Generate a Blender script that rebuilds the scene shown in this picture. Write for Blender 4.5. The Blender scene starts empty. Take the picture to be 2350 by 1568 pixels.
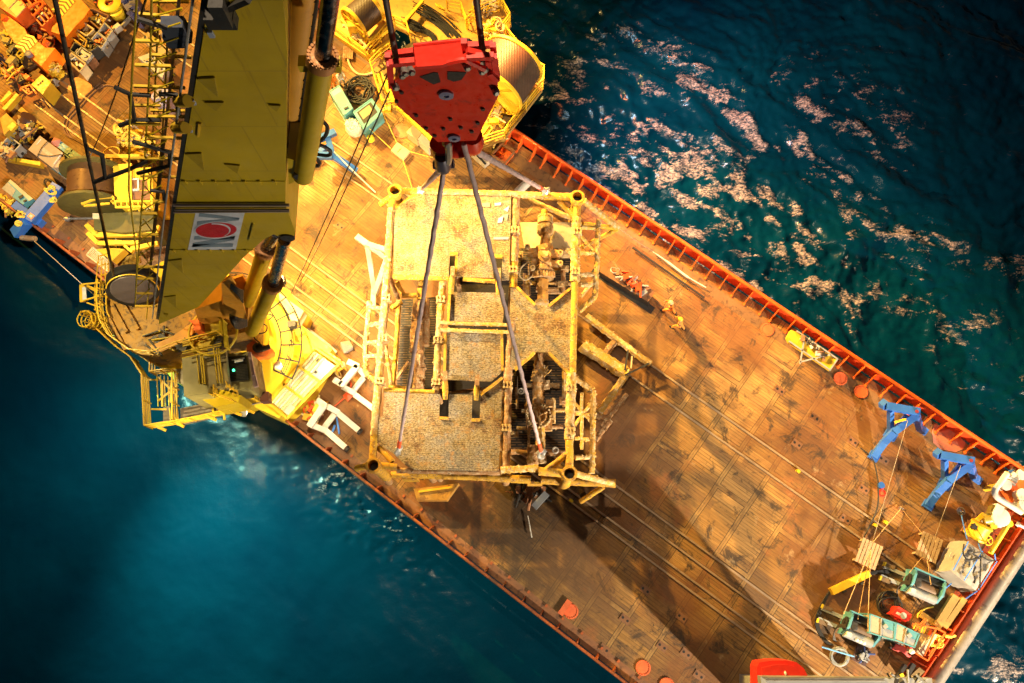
import bpy, bmesh, math, random
import numpy as np
from mathutils import Vector, Matrix
R = math.radians
random.seed(7)
sc = bpy.context.scene
COL = sc.collection

# ------------------------------------------------------------------ camera
TILT = R(15.5); CAMH = 52.0; FPX = 2000.0
cam = bpy.data.cameras.new('camera'); cam.lens = 36 * FPX / 2350; cam.sensor_width = 36
cam.clip_start = .2; cam.clip_end = 2000
camo = bpy.data.objects.new('camera', cam); COL.objects.link(camo)
camo.location = (0, 0, CAMH); camo.rotation_euler = (TILT, 0, 0); sc.camera = camo

# ------------------------------------------------------------------ world (night sky, just after dusk)
w = bpy.data.worlds.new('World'); sc.world = w; w.use_nodes = True
nt = w.node_tree; bg = nt.nodes['Background']
sky = nt.nodes.new('ShaderNodeTexSky'); sky.sky_type = 'NISHITA'; sky.sun_disc = False
sky.sun_elevation = R(-2.0); sky.sun_rotation = R(60)
nt.links.new(sky.outputs['Color'], bg.inputs['Color']); bg.inputs['Strength'].default_value = 0.15
sc.view_settings.view_transform = 'Standard'; sc.view_settings.look = 'None'
sc.view_settings.exposure = 0.42; sc.view_settings.gamma = 1
try:
    sc.cycles.max_bounces = 5; sc.cycles.sample_clamp_indirect = 4
except Exception: pass

# ------------------------------------------------------------------ floodlights (the lit lamps of the ship and one added fill)
def spot(name, loc, target, power, col, angle=70, blend=.6, size=.35):
    l = bpy.data.lights.new(name, 'SPOT'); l.energy = power; l.color = col
    l.spot_size = R(angle); l.spot_blend = blend; l.shadow_soft_size = size
    o = bpy.data.objects.new(name, l); COL.objects.link(o); o.location = loc
    o.rotation_euler = (Vector(target) - Vector(loc)).to_track_quat('-Z', 'Y').to_euler()
    return o
SODIUM = (1.0, .59, .12); WARM = (1.0, .78, .45); TAN = (1.0, .80, .54); COOL = (.50, .90, 1.0)
# bow superstructure floods, high and ahead of the working deck
spot('flood_bow_port', (-46, 48, 30), (-25, 30, 0), 100000, (1, .50, .06), 40, .5)
spot('flood_bow_starboard', (-30, 58, 26), (-6, 30, 2), 62000, (1, .66, .20), 50, .5)
spot('flood_bow_deck', (-34, 50, 30), (2, 15, 0), 270000, SODIUM, 42, .6)
spot('flood_platform', (-16, 47, 25), (14, 15, 0), 230000, SODIUM, 40, .7)
# crane king floods, aimed at the load and the deck under it
spot('flood_crane_load', (-11.2, 11.8, 13.2), (-1, 13, 6), 6200, (1, .84, .56), 100, .7, .2)
spot('flood_crane_deck', (-12.0, 16.0, 15.0), (-6, 20, 0), 18000, (1, .66, .22), 105, .7, .2)
spot('flood_crane_base', (-10.6, 9.2, 8.3), (-11.0, 14, 0), 1600, (1, .82, .45), 130, .7, .15)
spot('flood_crane_house', (-21.5, 12.5, 17), (-18, 12, 8), 2600, (1, .76, .32), 120, .8, .15)
spot('flood_crane_aft', (-22.5, 17.0, 13.0), (-30, 24, 0), 9000, (1, .86, .66), 100, .8, .2)
spot('flood_crane_cab', (-17.5, 3.5, 14.5), (-15, 8, 7), 5200, (1, .76, .32), 54, .7, .15)
# stern floods on the port quarter, throwing shadows forward
spot('flood_stern_port', (39, -33, 17), (17, 4, 0), 210000, TAN, 54, .7, .45)
spot('flood_stern_starboard', (46, -4, 17), (24, 8, 0), 16000, TAN, 60, .8)
# work light on the jib tip, and an added fill, no lamp there, brightening slings, hook and boom
spot('flood_jib_tip', (-3, 17, 56), (1, 11, 0), 30000, (1, .78, .52), 62, .6, .3)
spot('fill_hook_boom', (16, -11, 11), (-3, 12, 20), 24000, (1, .84, .58), 80, .8, .3)
# overside floods on the sea
spot('flood_sea_port', (-21.8, 12.6, 6.6), (-13.2, -5.5, -4.2), 50000, (.42, 1.0, .72), 84, 1.0, .5)
spot('flood_sea_house', (-22.6, 13.4, 6.6), (-24, 0, -4.2), 11000, (.42, 1.0, .78), 150, 1.0, .5)
spot('flood_sea_starboard', (3, 32, 9), (26, 28, -4.2), 14000, (.50, .80, 1.0), 125, .9)
spot('flood_sea_warm', (-4, 34, 13), (22, 26, -4.2), 56000, (1, .25, .07), 76, .8)

# ------------------------------------------------------------------ pixel -> world helpers (photo scaled to 2350 px wide)
CT, ST = math.cos(TILT), math.sin(TILT)
def ray(u, v):
    cx, cy = (u - 1175) / FPX, (784 - v) / FPX
    return Vector((cx, cy * CT + ST, cy * ST - CT))
CAM = Vector((0, 0, CAMH))
def P(u, v, z=0.0):
    d = ray(u, v); return CAM + d * ((z - CAMH) / d.z)
def PY(u, v, y):
    d = ray(u, v); return d * (y / d.y) + CAM
class View:
    def __init__(s, ox, oy, k): s.ox, s.oy, s.k = ox * .918, oy * .918, k
    def uv(s, a, b): return s.ox + a * s.k, s.oy + b * s.k
    def __call__(s, a, b, z=0.0): return P(*s.uv(a, b), z)
    def y(s, a, b, y): return PY(*s.uv(a, b), y)
F0 = View(0, 0, 1.0)
c1 = View(0, 0, .2927); c2 = View(400, 0, .2927); c3 = View(800, 0, .2926); c4 = View(0, 300, .2927); c5 = View(150, 550, .322)
e1 = View(880, 430, .2656); e2 = View(880, 820, .3102); e3 = View(1480, 500, .3512); e4 = View(1960, 900, .2926)
e5 = View(1860, 1250, .2735); e6 = View(1200, 1200, .2974)
z1 = View(0, 0, .15225); z2 = View(0, 200, .15225); z3 = View(180, 640, .15225); z4 = View(350, 850, .1464)
z5 = View(540, 580, .18735); z6 = View(2380, 1130, .1581); z7 = View(820, 0, .13467); z8 = View(1150, 0, .2224)
SHIP_A = math.atan2(-.596, .803)
ES = Vector((math.cos(SHIP_A), math.sin(SHIP_A), 0)); ETV = Vector((-math.sin(SHIP_A), math.cos(SHIP_A), 0)); UP = Vector((0, 0, 1))
def SW(s, t, z=0.0): return ES * s + ETV * t + UP * z          # ship frame -> world

# ------------------------------------------------------------------ mesh builder
class MB:
    def __init__(s): s.v = []; s.f = []; s.sm = []
    def add(s, vs, fs, smooth=False):
        o = len(s.v); s.v += [Vector(p) for p in vs]
        s.f += [tuple(i + o for i in f) for f in fs]; s.sm += [smooth] * len(fs); return s
    def prism(s, pts, off):                                        # planar polygon swept by a vector
        n = len(pts); pts = [Vector(p) for p in pts]; off = Vector(off)
        nrm = Vector((0, 0, 0))
        for i in range(n): nrm += (pts[i] - pts[0]).cross(pts[(i + 1) % n] - pts[0])
        if nrm.dot(off) < 0: pts = pts[::-1]
        vs = pts + [p + off for p in pts]
        fs = [tuple(range(n))[::-1], tuple(range(n, 2 * n))] + [(i, (i + 1) % n, n + (i + 1) % n, n + i) for i in range(n)]
        return s.add(vs, fs)
    def slab(s, pts, zb):                                          # horizontal polygon (z of first point) down to zb
        z = pts[0].z; return s.prism([Vector((p[0], p[1], z)) for p in pts], (0, 0, zb - z))
    def box(s, c, size, rz=0.0, tilt=None):
        sx, sy, sz = [q / 2 for q in size]; m = Matrix.Rotation(rz, 3, 'Z'); c = Vector(c)
        vs = [c + m @ Vector((x, y, z)) for x in (-sx, sx) for y in (-sy, sy) for z in (-sz, sz)]
        return s.add(vs, [(0, 1, 3, 2), (4, 6, 7, 5), (0, 4, 5, 1), (2, 3, 7, 6), (0, 2, 6, 4), (1, 5, 7, 3)])
    def beam(s, a, b, wd, ht, up=(0, 0, 1)):
        a, b = Vector(a), Vector(b); d = (b - a).normalized(); up = Vector(up)
        if abs(d.dot(up)) > .98: up = Vector((0, 1, 0))
        x = d.cross(up).normalized() * wd / 2; y = x.cross(d).normalized() * ht / 2
        vs = [p + x * i + y * j for p in (a, b) for i, j in ((-1, -1), (1, -1), (1, 1), (-1, 1))]
        return s.add(vs, [(3, 2, 1, 0), (4, 5, 6, 7), (0, 1, 5, 4), (1, 2, 6, 5), (2, 3, 7, 6), (3, 0, 4, 7)])
    def hbeam(s, a, b, wd, ht):                                    # I-section beam
        a, b = Vector(a), Vector(b); y = UP * (ht / 2 - .02)
        s.beam(a + y, b + y, wd, .04); s.beam(a - y, b - y, wd, .04); return s.beam(a, b, .05, ht - .08)
    def tube(s, pts, r, n=8, caps=True, jit=0.0, smooth=True, closed=False):
        pts = [Vector(p) for p in pts]; m = len(pts)
        if m < 2: return s
        rs = r if isinstance(r, (list, tuple)) else [r] * m
        up = None; vs = []; fs = []
        for i, p in enumerate(pts):
            if closed: d = (pts[(i + 1) % m] - pts[i - 1])
            else: d = (pts[min(i + 1, m - 1)] - pts[max(i - 1, 0)])
            if d.length < 1e-9: d = Vector((0, 0, 1))
            d.normalize()
            if up is None:
                up = Vector((0, 0, 1)) if abs(d.z) < .9 else Vector((0, 1, 0))
            x = d.cross(up)
            if x.length < 1e-6: x = d.orthogonal()
            x.normalize(); y = x.cross(d).normalized(); up = y
            for k in range(n):
                a = 2 * math.pi * k / n; rr = rs[i] * (1 + (random.uniform(-jit, jit) if jit else 0))
                vs.append(p + x * math.cos(a) * rr + y * math.sin(a) * rr)
        for i in range(m if closed else m - 1):
            j = (i + 1) % m
            for k in range(n):
                k2 = (k + 1) % n; fs.append((i * n + k, i * n + k2, j * n + k2, j * n + k))
        if caps and not closed: fs += [tuple(range(n))[::-1], tuple(range((m - 1) * n, m * n))]
        return s.add(vs, fs, smooth)
    def grown(s, a, b, r, jit=.13, step=.16, n=10, lumps=0):       # pipe crusted with marine growth
        a, b = Vector(a), Vector(b); L = (b - a).length; k = max(2, int(L / step) + 1)
        pts = [a.lerp(b, i / (k - 1)) + Vector([random.uniform(-.06, .06) * r for _ in range(3)]) for i in range(k)]
        s.tube(pts, r, n, True, jit)
        d = (b - a).normalized()
        for _ in range(lumps):
            q = a.lerp(b, random.random()); o = d.orthogonal().normalized(); o.rotate(Matrix.Rotation(random.uniform(0, 6.28), 3, d))
            s.lump(q + o * r, random.uniform(.03, .08))
        return s
    def lump(s, c, r):
        c = Vector(c); ax = [Vector((r, 0, 0)), Vector((0, r, 0)), Vector((0, 0, r))]
        q = Matrix.Rotation(random.uniform(0, 3), 3, Vector((random.random() + .01, random.random(), random.random())))
        ax = [q @ (x * random.uniform(.6, 1.4)) for x in ax]
        vs = [c + ax[0], c - ax[0], c + ax[1], c - ax[1], c + ax[2], c - ax[2]]
        return s.add(vs, [(0, 2, 4), (2, 1, 4), (1, 3, 4), (3, 0, 4), (2, 0, 5), (1, 2, 5), (3, 1, 5), (0, 3, 5)])
    def lathe(s, c, axis, prof, n=24, caps=True, smooth=True):     # prof: (radius, distance along axis)
        c = Vector(c); d = Vector(axis).normalized(); x = d.orthogonal().normalized(); y = d.cross(x)
        vs = []; fs = []; m = len(prof)
        for r, h in prof:
            for k in range(n):
                a = 2 * math.pi * k / n; vs.append(c + d * h + (x * math.cos(a) + y * math.sin(a)) * r)
        for i in range(m - 1):
            for k in range(n):
                k2 = (k + 1) % n; fs.append((i * n + k, i * n + k2, (i + 1) * n + k2, (i + 1) * n + k))
        if caps: fs += [tuple(range(n))[::-1], tuple(range((m - 1) * n, m * n))]
        return s.add(vs, fs, smooth)
    def ring(s, c, axis, r, rt, n=20, k=6, a0=0, a1=2 * math.pi):
        c = Vector(c); d = Vector(axis).normalized(); x = d.orthogonal().normalized(); y = d.cross(x)
        full = abs(a1 - a0 - 2 * math.pi) < 1e-6
        pts = [c + (x * math.cos(a0 + (a1 - a0) * i / n) + y * math.sin(a0 + (a1 - a0) * i / n)) * r for i in range(n if full else n + 1)]
        return s.tube(pts, rt, k, True, closed=full)
    def rail(s, pts, h=1.1, r=.028, bars=3, post=1.4, closed=False):
        pts = [Vector(p) for p in pts]
        if closed: pts = pts + [pts[0]]
        for b in range(bars):
            z = UP * h * (1 - b / bars)
            for i in range(len(pts) - 1): s.tube([pts[i] + z, pts[i + 1] + z], r if b else r * 1.25, 6)
        for i in range(len(pts) - 1):
            L = (pts[i + 1] - pts[i]).length; k = max(1, round(L / post))
            for j in range(k + (i == len(pts) - 2)):
                q = pts[i].lerp(pts[i + 1], j / k); s.tube([q, q + UP * h], r * 1.1, 6)
        return s
    def build(s, name, mat, parent=None, world=True):
        me = bpy.data.meshes.new(name)
        vs = s.v
        if parent is not None and world:
            inv = MW[parent.name].inverted(); vs = [inv @ p for p in vs]
        me.from_pydata([tuple(p) for p in vs], [], s.f)
        me.polygons.foreach_set('use_smooth', s.sm); me.update()
        if any(s.sm): me.set_sharp_from_angle(angle=R(40))
        me.materials.append(mat)
        o = bpy.data.objects.new(name, me); COL.objects.link(o)
        if parent is not None:
            o.parent = parent; MW[o.name] = MW[parent.name].copy()
        else: MW[o.name] = Matrix.Identity(4)
        return o
MW = {}
def tag(o, label, cat, group=None, kind=None):
    if label: o['label'] = label
    if cat: o['category'] = cat
    if group: o['group'] = group
    if kind or cat: o['kind'] = kind or 'thing'
    return o
def thing(name, label, cat, loc=(0, 0, 0), rz=0.0, group=None):
    o = bpy.data.objects.new(name, None); COL.objects.link(o); o.empty_display_size = .3
    o.location = loc; o.rotation_euler = (0, 0, rz)
    MW[o.name] = Matrix.Translation(Vector(loc)) @ Matrix.Rotation(rz, 4, 'Z')
    return tag(o, label, cat, group)
def solo(name, mb, mat, label, cat, loc=None, group=None, kind=None):   # a thing that is one mesh
    if loc is None:
        n = len(mb.v); c = sum(mb.v, Vector((0, 0, 0))) / n; loc = Vector((c.x, c.y, min(p.z for p in mb.v)))
    mb.v = [p - Vector(loc) for p in mb.v]
    o = mb.build(name, mat); o.location = loc
    MW[o.name] = Matrix.Translation(Vector(loc)); return tag(o, label, cat, group, kind)
def copy_tree(o, parent=None):
    c = o.copy(); COL.objects.link(c)
    if parent is not None: c.parent = parent
    MW[c.name] = MW[o.name].copy()
    for ch in list(o.children): copy_tree(ch, c)
    return c
def move(o, loc, rz=None):
    o.location = loc
    if rz is not None: o.rotation_euler = (0, 0, rz)
    return o
def sag(a, b, dz, n=10):
    a, b = Vector(a), Vector(b)
    return [a.lerp(b, i / n) - UP * dz * 4 * (i / n) * (1 - i / n) for i in range(n + 1)]
def smoothpts(pts, k=5):                                            # Catmull-Rom
    pts = [Vector(p) for p in pts]; q = [pts[0]] + pts + [pts[-1]]; out = []
    for i in range(1, len(q) - 2):
        for j in range(k):
            t = j / k; a, b, c, d = q[i - 1], q[i], q[i + 1], q[i + 2]
            out.append(.5 * ((2 * b) + (c - a) * t + (2 * a - 5 * b + 4 * c - d) * t * t + (3 * b - a - 3 * c + d) * t ** 3))
    return out + [pts[-1]]
def coil(c, r, turns, rt, spread=.12, n=22, flat=True):
    c = Vector(c); pts = []
    for i in range(turns * n):
        a = 2 * math.pi * i / n; rr = r * (1 + spread * math.sin(i * .37 + 1.3 * math.sin(i * .05)))
        pts.append(c + Vector((rr * math.cos(a), rr * math.sin(a), rt + rt * 1.1 * (i // n) * .6)))
    return pts

# ------------------------------------------------------------------ materials
def newmat(name):
    m = bpy.data.materials.new(name); m.use_nodes = True
    n = m.node_tree; return m, n, n.nodes['Principled BSDF']
class G:                                                           # tiny node helper
    def __init__(s, n): s.n = n
    def node(s, t, **kw):
        x = s.n.nodes.new('ShaderNode' + t)
        for k, v in kw.items(): setattr(x, k, v)
        return x
    def lk(s, a, b): s.n.links.new(a, b)
    def coord(s, scale=(1, 1, 1), rot=(0, 0, 0), out='Object'):
        t = s.node('TexCoord'); m = s.node('Mapping'); m.inputs['Scale'].default_value = scale; m.inputs['Rotation'].default_value = rot
        s.lk(t.outputs[out], m.inputs['Vector']); return m.outputs[0]
    def noise(s, vec, scale, detail=5, rough=.6, dist=0.0):
        x = s.node('TexNoise'); x.inputs['Scale'].default_value = scale; x.inputs['Detail'].default_value = detail
        x.inputs['Roughness'].default_value = rough; x.inputs['Distortion'].default_value = dist; s.lk(vec, x.inputs['Vector']); return x.outputs['Fac']
    def ramp(s, fac, stops, interp='LINEAR'):
        x = s.node('ValToRGB'); r = x.color_ramp; r.interpolation = interp
        while len(r.elements) < len(stops): r.elements.new(.5)
        for e, (p, c) in zip(r.elements, stops):
            e.position = p; e.color = (c, c, c, 1) if not isinstance(c, (tuple, list)) else (*c, 1)
        s.lk(fac, x.inputs['Fac']); return x.outputs['Color']
    def mix(s, fac, a, b, mode='MIX'):
        x = s.node('Mix', data_type='RGBA', blend_type=mode)
        for src, i in ((fac, 0), (a, 6), (b, 7)):
            if hasattr(src, 'is_output'): s.lk(src, x.inputs[i])
            elif i == 0: x.inputs[0].default_value = src
            else: x.inputs[i].default_value = (*src, 1)
        return x.outputs[2]
    def math(s, op, a, b=None):
        x = s.node('Math', operation=op)
        for i, q in enumerate((a, b)):
            if q is None: continue
            if hasattr(q, 'is_output'): s.lk(q, x.inputs[i])
            else: x.inputs[i].default_value = q
        return x.outputs[0]
    def brick(s, vec, wd, ht, mortar, off=.5, c1=(1, 1, 1), c2=(0, 0, 0), cm=(.5, .5, .5), bias=0.0):
        x = s.node('TexBrick'); x.offset = off; s.lk(vec, x.inputs['Vector']); x.inputs['Scale'].default_value = 1
        for k, v in (('Brick Width', wd), ('Row Height', ht), ('Mortar Size', mortar), ('Mortar Smooth', .1), ('Bias', bias)): x.inputs[k].default_value = v
        for k, v in (('Color1', c1), ('Color2', c2), ('Mortar', cm)): x.inputs[k].default_value = (*v, 1)
        return x
    def bump(s, h, bsdf, strength=.3, dist=.02):
        x = s.node('Bump'); x.inputs['Strength'].default_value = strength; x.inputs['Distance'].default_value = dist
        s.lk(h, x.inputs['Height']); s.lk(x.outputs[0], bsdf.inputs['Normal'])
def paint(name, col, rough=.45, metal=0.0, wear=.35, wcol=None, scale=1.2, thr=.58, bump=.15):
    """painted or bare surface with uneven tone and worn, stained patches"""
    m, n, b = newmat(name); g = G(n); v = g.coord()
    if wcol is None: wcol = tuple(c * .45 for c in col)
    base = g.mix(g.ramp(g.noise(v, scale * .7, 4), [(.3, 0), (.7, 1)]), tuple(c * .78 for c in col), tuple(min(1, c * 1.12) for c in col))
    f = g.math('MULTIPLY', g.ramp(g.noise(v, scale * 2.6, 7, .68, .6), [(thr, 0), (thr + .13, 1)]), wear * 2 if wear < .5 else 1.0)
    g.lk(g.mix(f, base, wcol), b.inputs['Base Color'])
    r = g.ramp(g.noise(v, scale * 5, 3), [(.3, max(0, rough - .12)), (.7, min(1, rough + .15))]); g.lk(r, b.inputs['Roughness'])
    b.inputs['Metallic'].default_value = metal
    if bump: g.bump(g.noise(v, scale * 9, 4), b, bump, .015)
    return m
def plain(name, col, rough=.5, metal=0.0): return paint(name, col, rough, metal, .2, None, 2.0, .62, .08)
def emit(name, col, s):
    m, n, b = newmat(name); b.inputs['Base Color'].default_value = (*col, 1); b.inputs['Emission Color'].default_value = (*col, 1)
    b.inputs['Emission Strength'].default_value = s; return m

RUST = (.16, .055, .02)
YEL = paint('yellow_paint', (.76, .48, .03), .42, 0, .45, (.30, .16, .03), 1.1, .60)
OLIVE = paint('boom_yellow_paint', (.50, .36, .006), .5, 0, .3, (.36, .25, .008), .5, .64, .04)
ORANGE = paint('orange_paint', (.80, .15, .02), .45, 0, .4, RUST, 1.2, .60)
REDOR = paint('orange_red_paint', (.72, .085, .02), .4, 0, .45, RUST, 1.5, .60)
RED = paint('block_red_paint', (.62, .026, .004), .36, 0, .42, (.22, .012, .006), .8, .56, .1)
REDB = paint('bright_red_paint', (.75, .035, .02), .4, 0, .3, (.3, .02, .01), 1.2, .64)
BLUE = paint('blue_paint', (.035, .15, .55), .4, 0, .4, (.02, .05, .20), 1.4, .62)
TEAL = paint('teal_paint', (.10, .31, .37), .45, 0, .4, (.06, .18, .17), 1.6, .60)
WHITE = paint('white_paint', (.60, .60, .57), .45, 0, .4, (.42, .34, .24), 1.5, .62)
GREY = paint('grey_paint', (.34, .35, .35), .5, 0, .4, (.17, .15, .13), 1.3, .60)
DARK = paint('dark_steel', (.035, .033, .032), .5, .2, .3, (.10, .06, .03), 2.0, .62)
BLACK = plain('black_rubber', (.018, .018, .02), .55)
ROPE = paint('steel_rope', (.055, .048, .042), .55, .3, .3, (.10, .07, .04), 4, .6, .4)
CHROME = paint('chrome_rod', (.20, .19, .20), .22, 1.0, .1, (.4, .4, .4), 1, .75, 0)
STEEL = paint('bare_steel', (.36, .34, .31), .4, .7, .4, RUST, 2, .58)
GALV = paint('galvanised_steel', (.48, .48, .48), .45, .5, .3, (.28, .26, .24), 2.4, .6)
WOODP = paint('weathered_pallet_wood', (.42, .30, .18), .8, 0, .45, (.18, .11, .06), 2.5, .55, .4)
PLY = paint('pale_plywood', (.62, .48, .26), .7, 0, .3, (.40, .28, .14), 1.4, .6)
TARP = paint('grey_tarpaulin', (.34, .31, .27), .75, 0, .3, (.22, .19, .16), 1.4, .58, .6)
TARPB = paint('beige_tarpaulin', (.48, .36, .24), .75, 0, .3, (.34, .24, .15), 1.2, .58, .6)
BTARP = paint('blue_tarpaulin', (.12, .13, .30), .6, 0, .3, (.07, .07, .17), 1.0, .58, .6)
SLING = paint('sling_sheath', (.58, .44, .46), .8, 0, .4, (.24, .15, .16), 5, .56, .4)
LASH = plain('blue_lashing', (.06, .22, .75), .6)
YROPE = paint('yellow_rope', (.80, .58, .08), .7, 0, .3, (.45, .30, .05), 4, .6, .4)
WROPE = plain('pale_rope', (.42, .34, .22), .8)
REDTAPE = plain('red_band', (.75, .10, .03), .6)
SKIN = plain('skin', (.50, .27, .17), .6)
GLASSM = paint('dark_cab_glass', (.03, .035, .045), .12, 0, .1, (.06, .06, .07), 1, .7, 0)
DRUMB = None
def mat_boom():
    m, n, b = newmat('boom_plate_paint'); g = G(n); v = g.coord()
    c = g.mix(g.ramp(g.noise(v, .35, 5), [(.3, 0), (.7, 1)]), (.40, .285, .005), (.55, .40, .010))
    c = g.mix(g.ramp(g.noise(g.coord(scale=(3.2, 3.2, .35)), 1.0, 7, .7), [(.58, 0), (.72, .55)]), c, (.22, .13, .012))     # rust and grease runs down the plate
    c = g.mix(g.ramp(g.noise(v, 6, 6, .7), [(.66, 0), (.74, .6)]), c, (.16, .10, .015))
    br = g.brick(g.coord(rot=(R(90), 0, 0)), 1.9, 2.6, .022, .5); c = g.mix(g.math('MULTIPLY', br.outputs['Fac'], .35), c, (.25, .17, .01))  # weld seams
    g.lk(c, b.inputs['Base Color']); g.lk(g.ramp(g.noise(v, 1.2, 4), [(.3, .38), (.7, .62)]), b.inputs['Roughness']); g.bump(br.outputs['Fac'], b, .3, .01); return m
BOOMM = mat_boom()
def rope_wound(name, col, pitch, axis_rot=(0, 0, 0), rough=.5):
    m, n, b = newmat(name); g = G(n); v = g.coord(rot=axis_rot)
    wv = g.node('TexWave', wave_type='BANDS', bands_direction='X'); wv.inputs['Scale'].default_value = 1 / pitch; wv.inputs['Distortion'].default_value = .4
    g.lk(v, wv.inputs['Vector'])
    c = g.mix(wv.outputs['Fac'], tuple(q * .55 for q in col), col)
    c = g.mix(g.ramp(g.noise(v, 1.5, 5), [(.4, 0), (.7, .6)]), c, tuple(q * .5 for q in col))
    g.lk(c, b.inputs['Base Color']); b.inputs['Roughness'].default_value = rough; g.bump(wv.outputs['Fac'], b, .5, .02); return m
WOUND = rope_wound('wound_wire', (.20, .13, .07), .35)
WOUNDG = rope_wound('wound_umbilical', (.20, .17, .14), .45)

def mat_grown(name, c1, c2, c3, sc_=1.0):
    m, n, b = newmat(name); g = G(n); v = g.coord()
    a = g.mix(g.ramp(g.noise(v, .9 * sc_, 5), [(.38, 0), (.62, 1)]), c1, c2)
    a = g.mix(g.ramp(g.noise(v, 5 * sc_, 6, .7), [(.50, 0), (.62, 1)]), a, c3)
    vo = g.node('TexVoronoi'); vo.inputs['Scale'].default_value = 9 * sc_; g.lk(v, vo.inputs['Vector'])
    a = g.mix(g.ramp(vo.outputs['Distance'], [(.10, 1), (.22, 0)]), a, (.62, .54, .40))
    g.lk(a, b.inputs['Base Color']); b.inputs['Roughness'].default_value = .75
    g.bump(g.noise(v, 12 * sc_, 6, .7), b, .7, .05); return m
GROWN = mat_grown('encrusted_yellow_pipe', (.58, .33, .04), (.42, .27, .11), (.60, .49, .31))
GROWNB = mat_grown('encrusted_brown_steel', (.30, .15, .06), (.40, .22, .09), (.45, .34, .20))
CLEANY = mat_grown('scraped_yellow_pipe', (.62, .36, .02), (.54, .29, .03), (.26, .14, .04), .9)
def mat_grating():
    m, n, b = newmat('encrusted_grating'); g = G(n); v = g.coord()
    wv = g.node('TexWave', wave_type='BANDS', bands_direction='Y'); wv.inputs['Scale'].default_value = 2.9; wv.inputs['Distortion'].default_value = 1.2; wv.inputs['Detail'].default_value = 3; wv.inputs['Detail Scale'].default_value = 3
    g.lk(v, wv.inputs['Vector'])
    tone = g.ramp(g.noise(v, .6, 7, .72), [(.30, (.11, .108, .115)), (.43, (.33, .28, .21)), (.54, (.38, .27, .11)), (.64, (.22, .10, .032)), (.74, (.12, .12, .145))])
    sp = g.noise(g.coord(scale=(1, 1.8, 1)), 9.5, 8, .85, .3)
    col = g.mix(g.ramp(sp, [(.42, .92), (.51, 0)]), tone, (.018, .013, .009))
    col = g.mix(g.ramp(sp, [(.55, 0), (.61, .85)]), col, (.58, .52, .42))
    col = g.mix(g.ramp(g.noise(v, 3.0, 6, .7), [(.55, 0), (.66, .7)]), col, (.46, .22, .05))
    col = g.mix(g.ramp(g.noise(v, 4.3, 6, .7), [(.60, 0), (.68, .6)]), col, (.24, .27, .36))
    gap = g.math('MULTIPLY', g.ramp(wv.outputs['Fac'], [(.25, 1), (.5, 0)]), g.ramp(g.noise(v, 2.4, 5, .7), [(.45, 0), (.62, .35)]))
    col = g.mix(gap, col, (.015, .011, .007))
    pn = g.brick(g.coord(rot=(0, 0, R(90))), 2.9, 1.25, .014, .5)
    col = g.mix(g.math('MULTIPLY', pn.outputs['Fac'], .5), col, (.10, .07, .04))
    g.lk(col, b.inputs['Base Color']); b.inputs['Roughness'].default_value = .7
    g.bump(sp, b, .8, .04); return m
GRATE = mat_grating()
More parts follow.
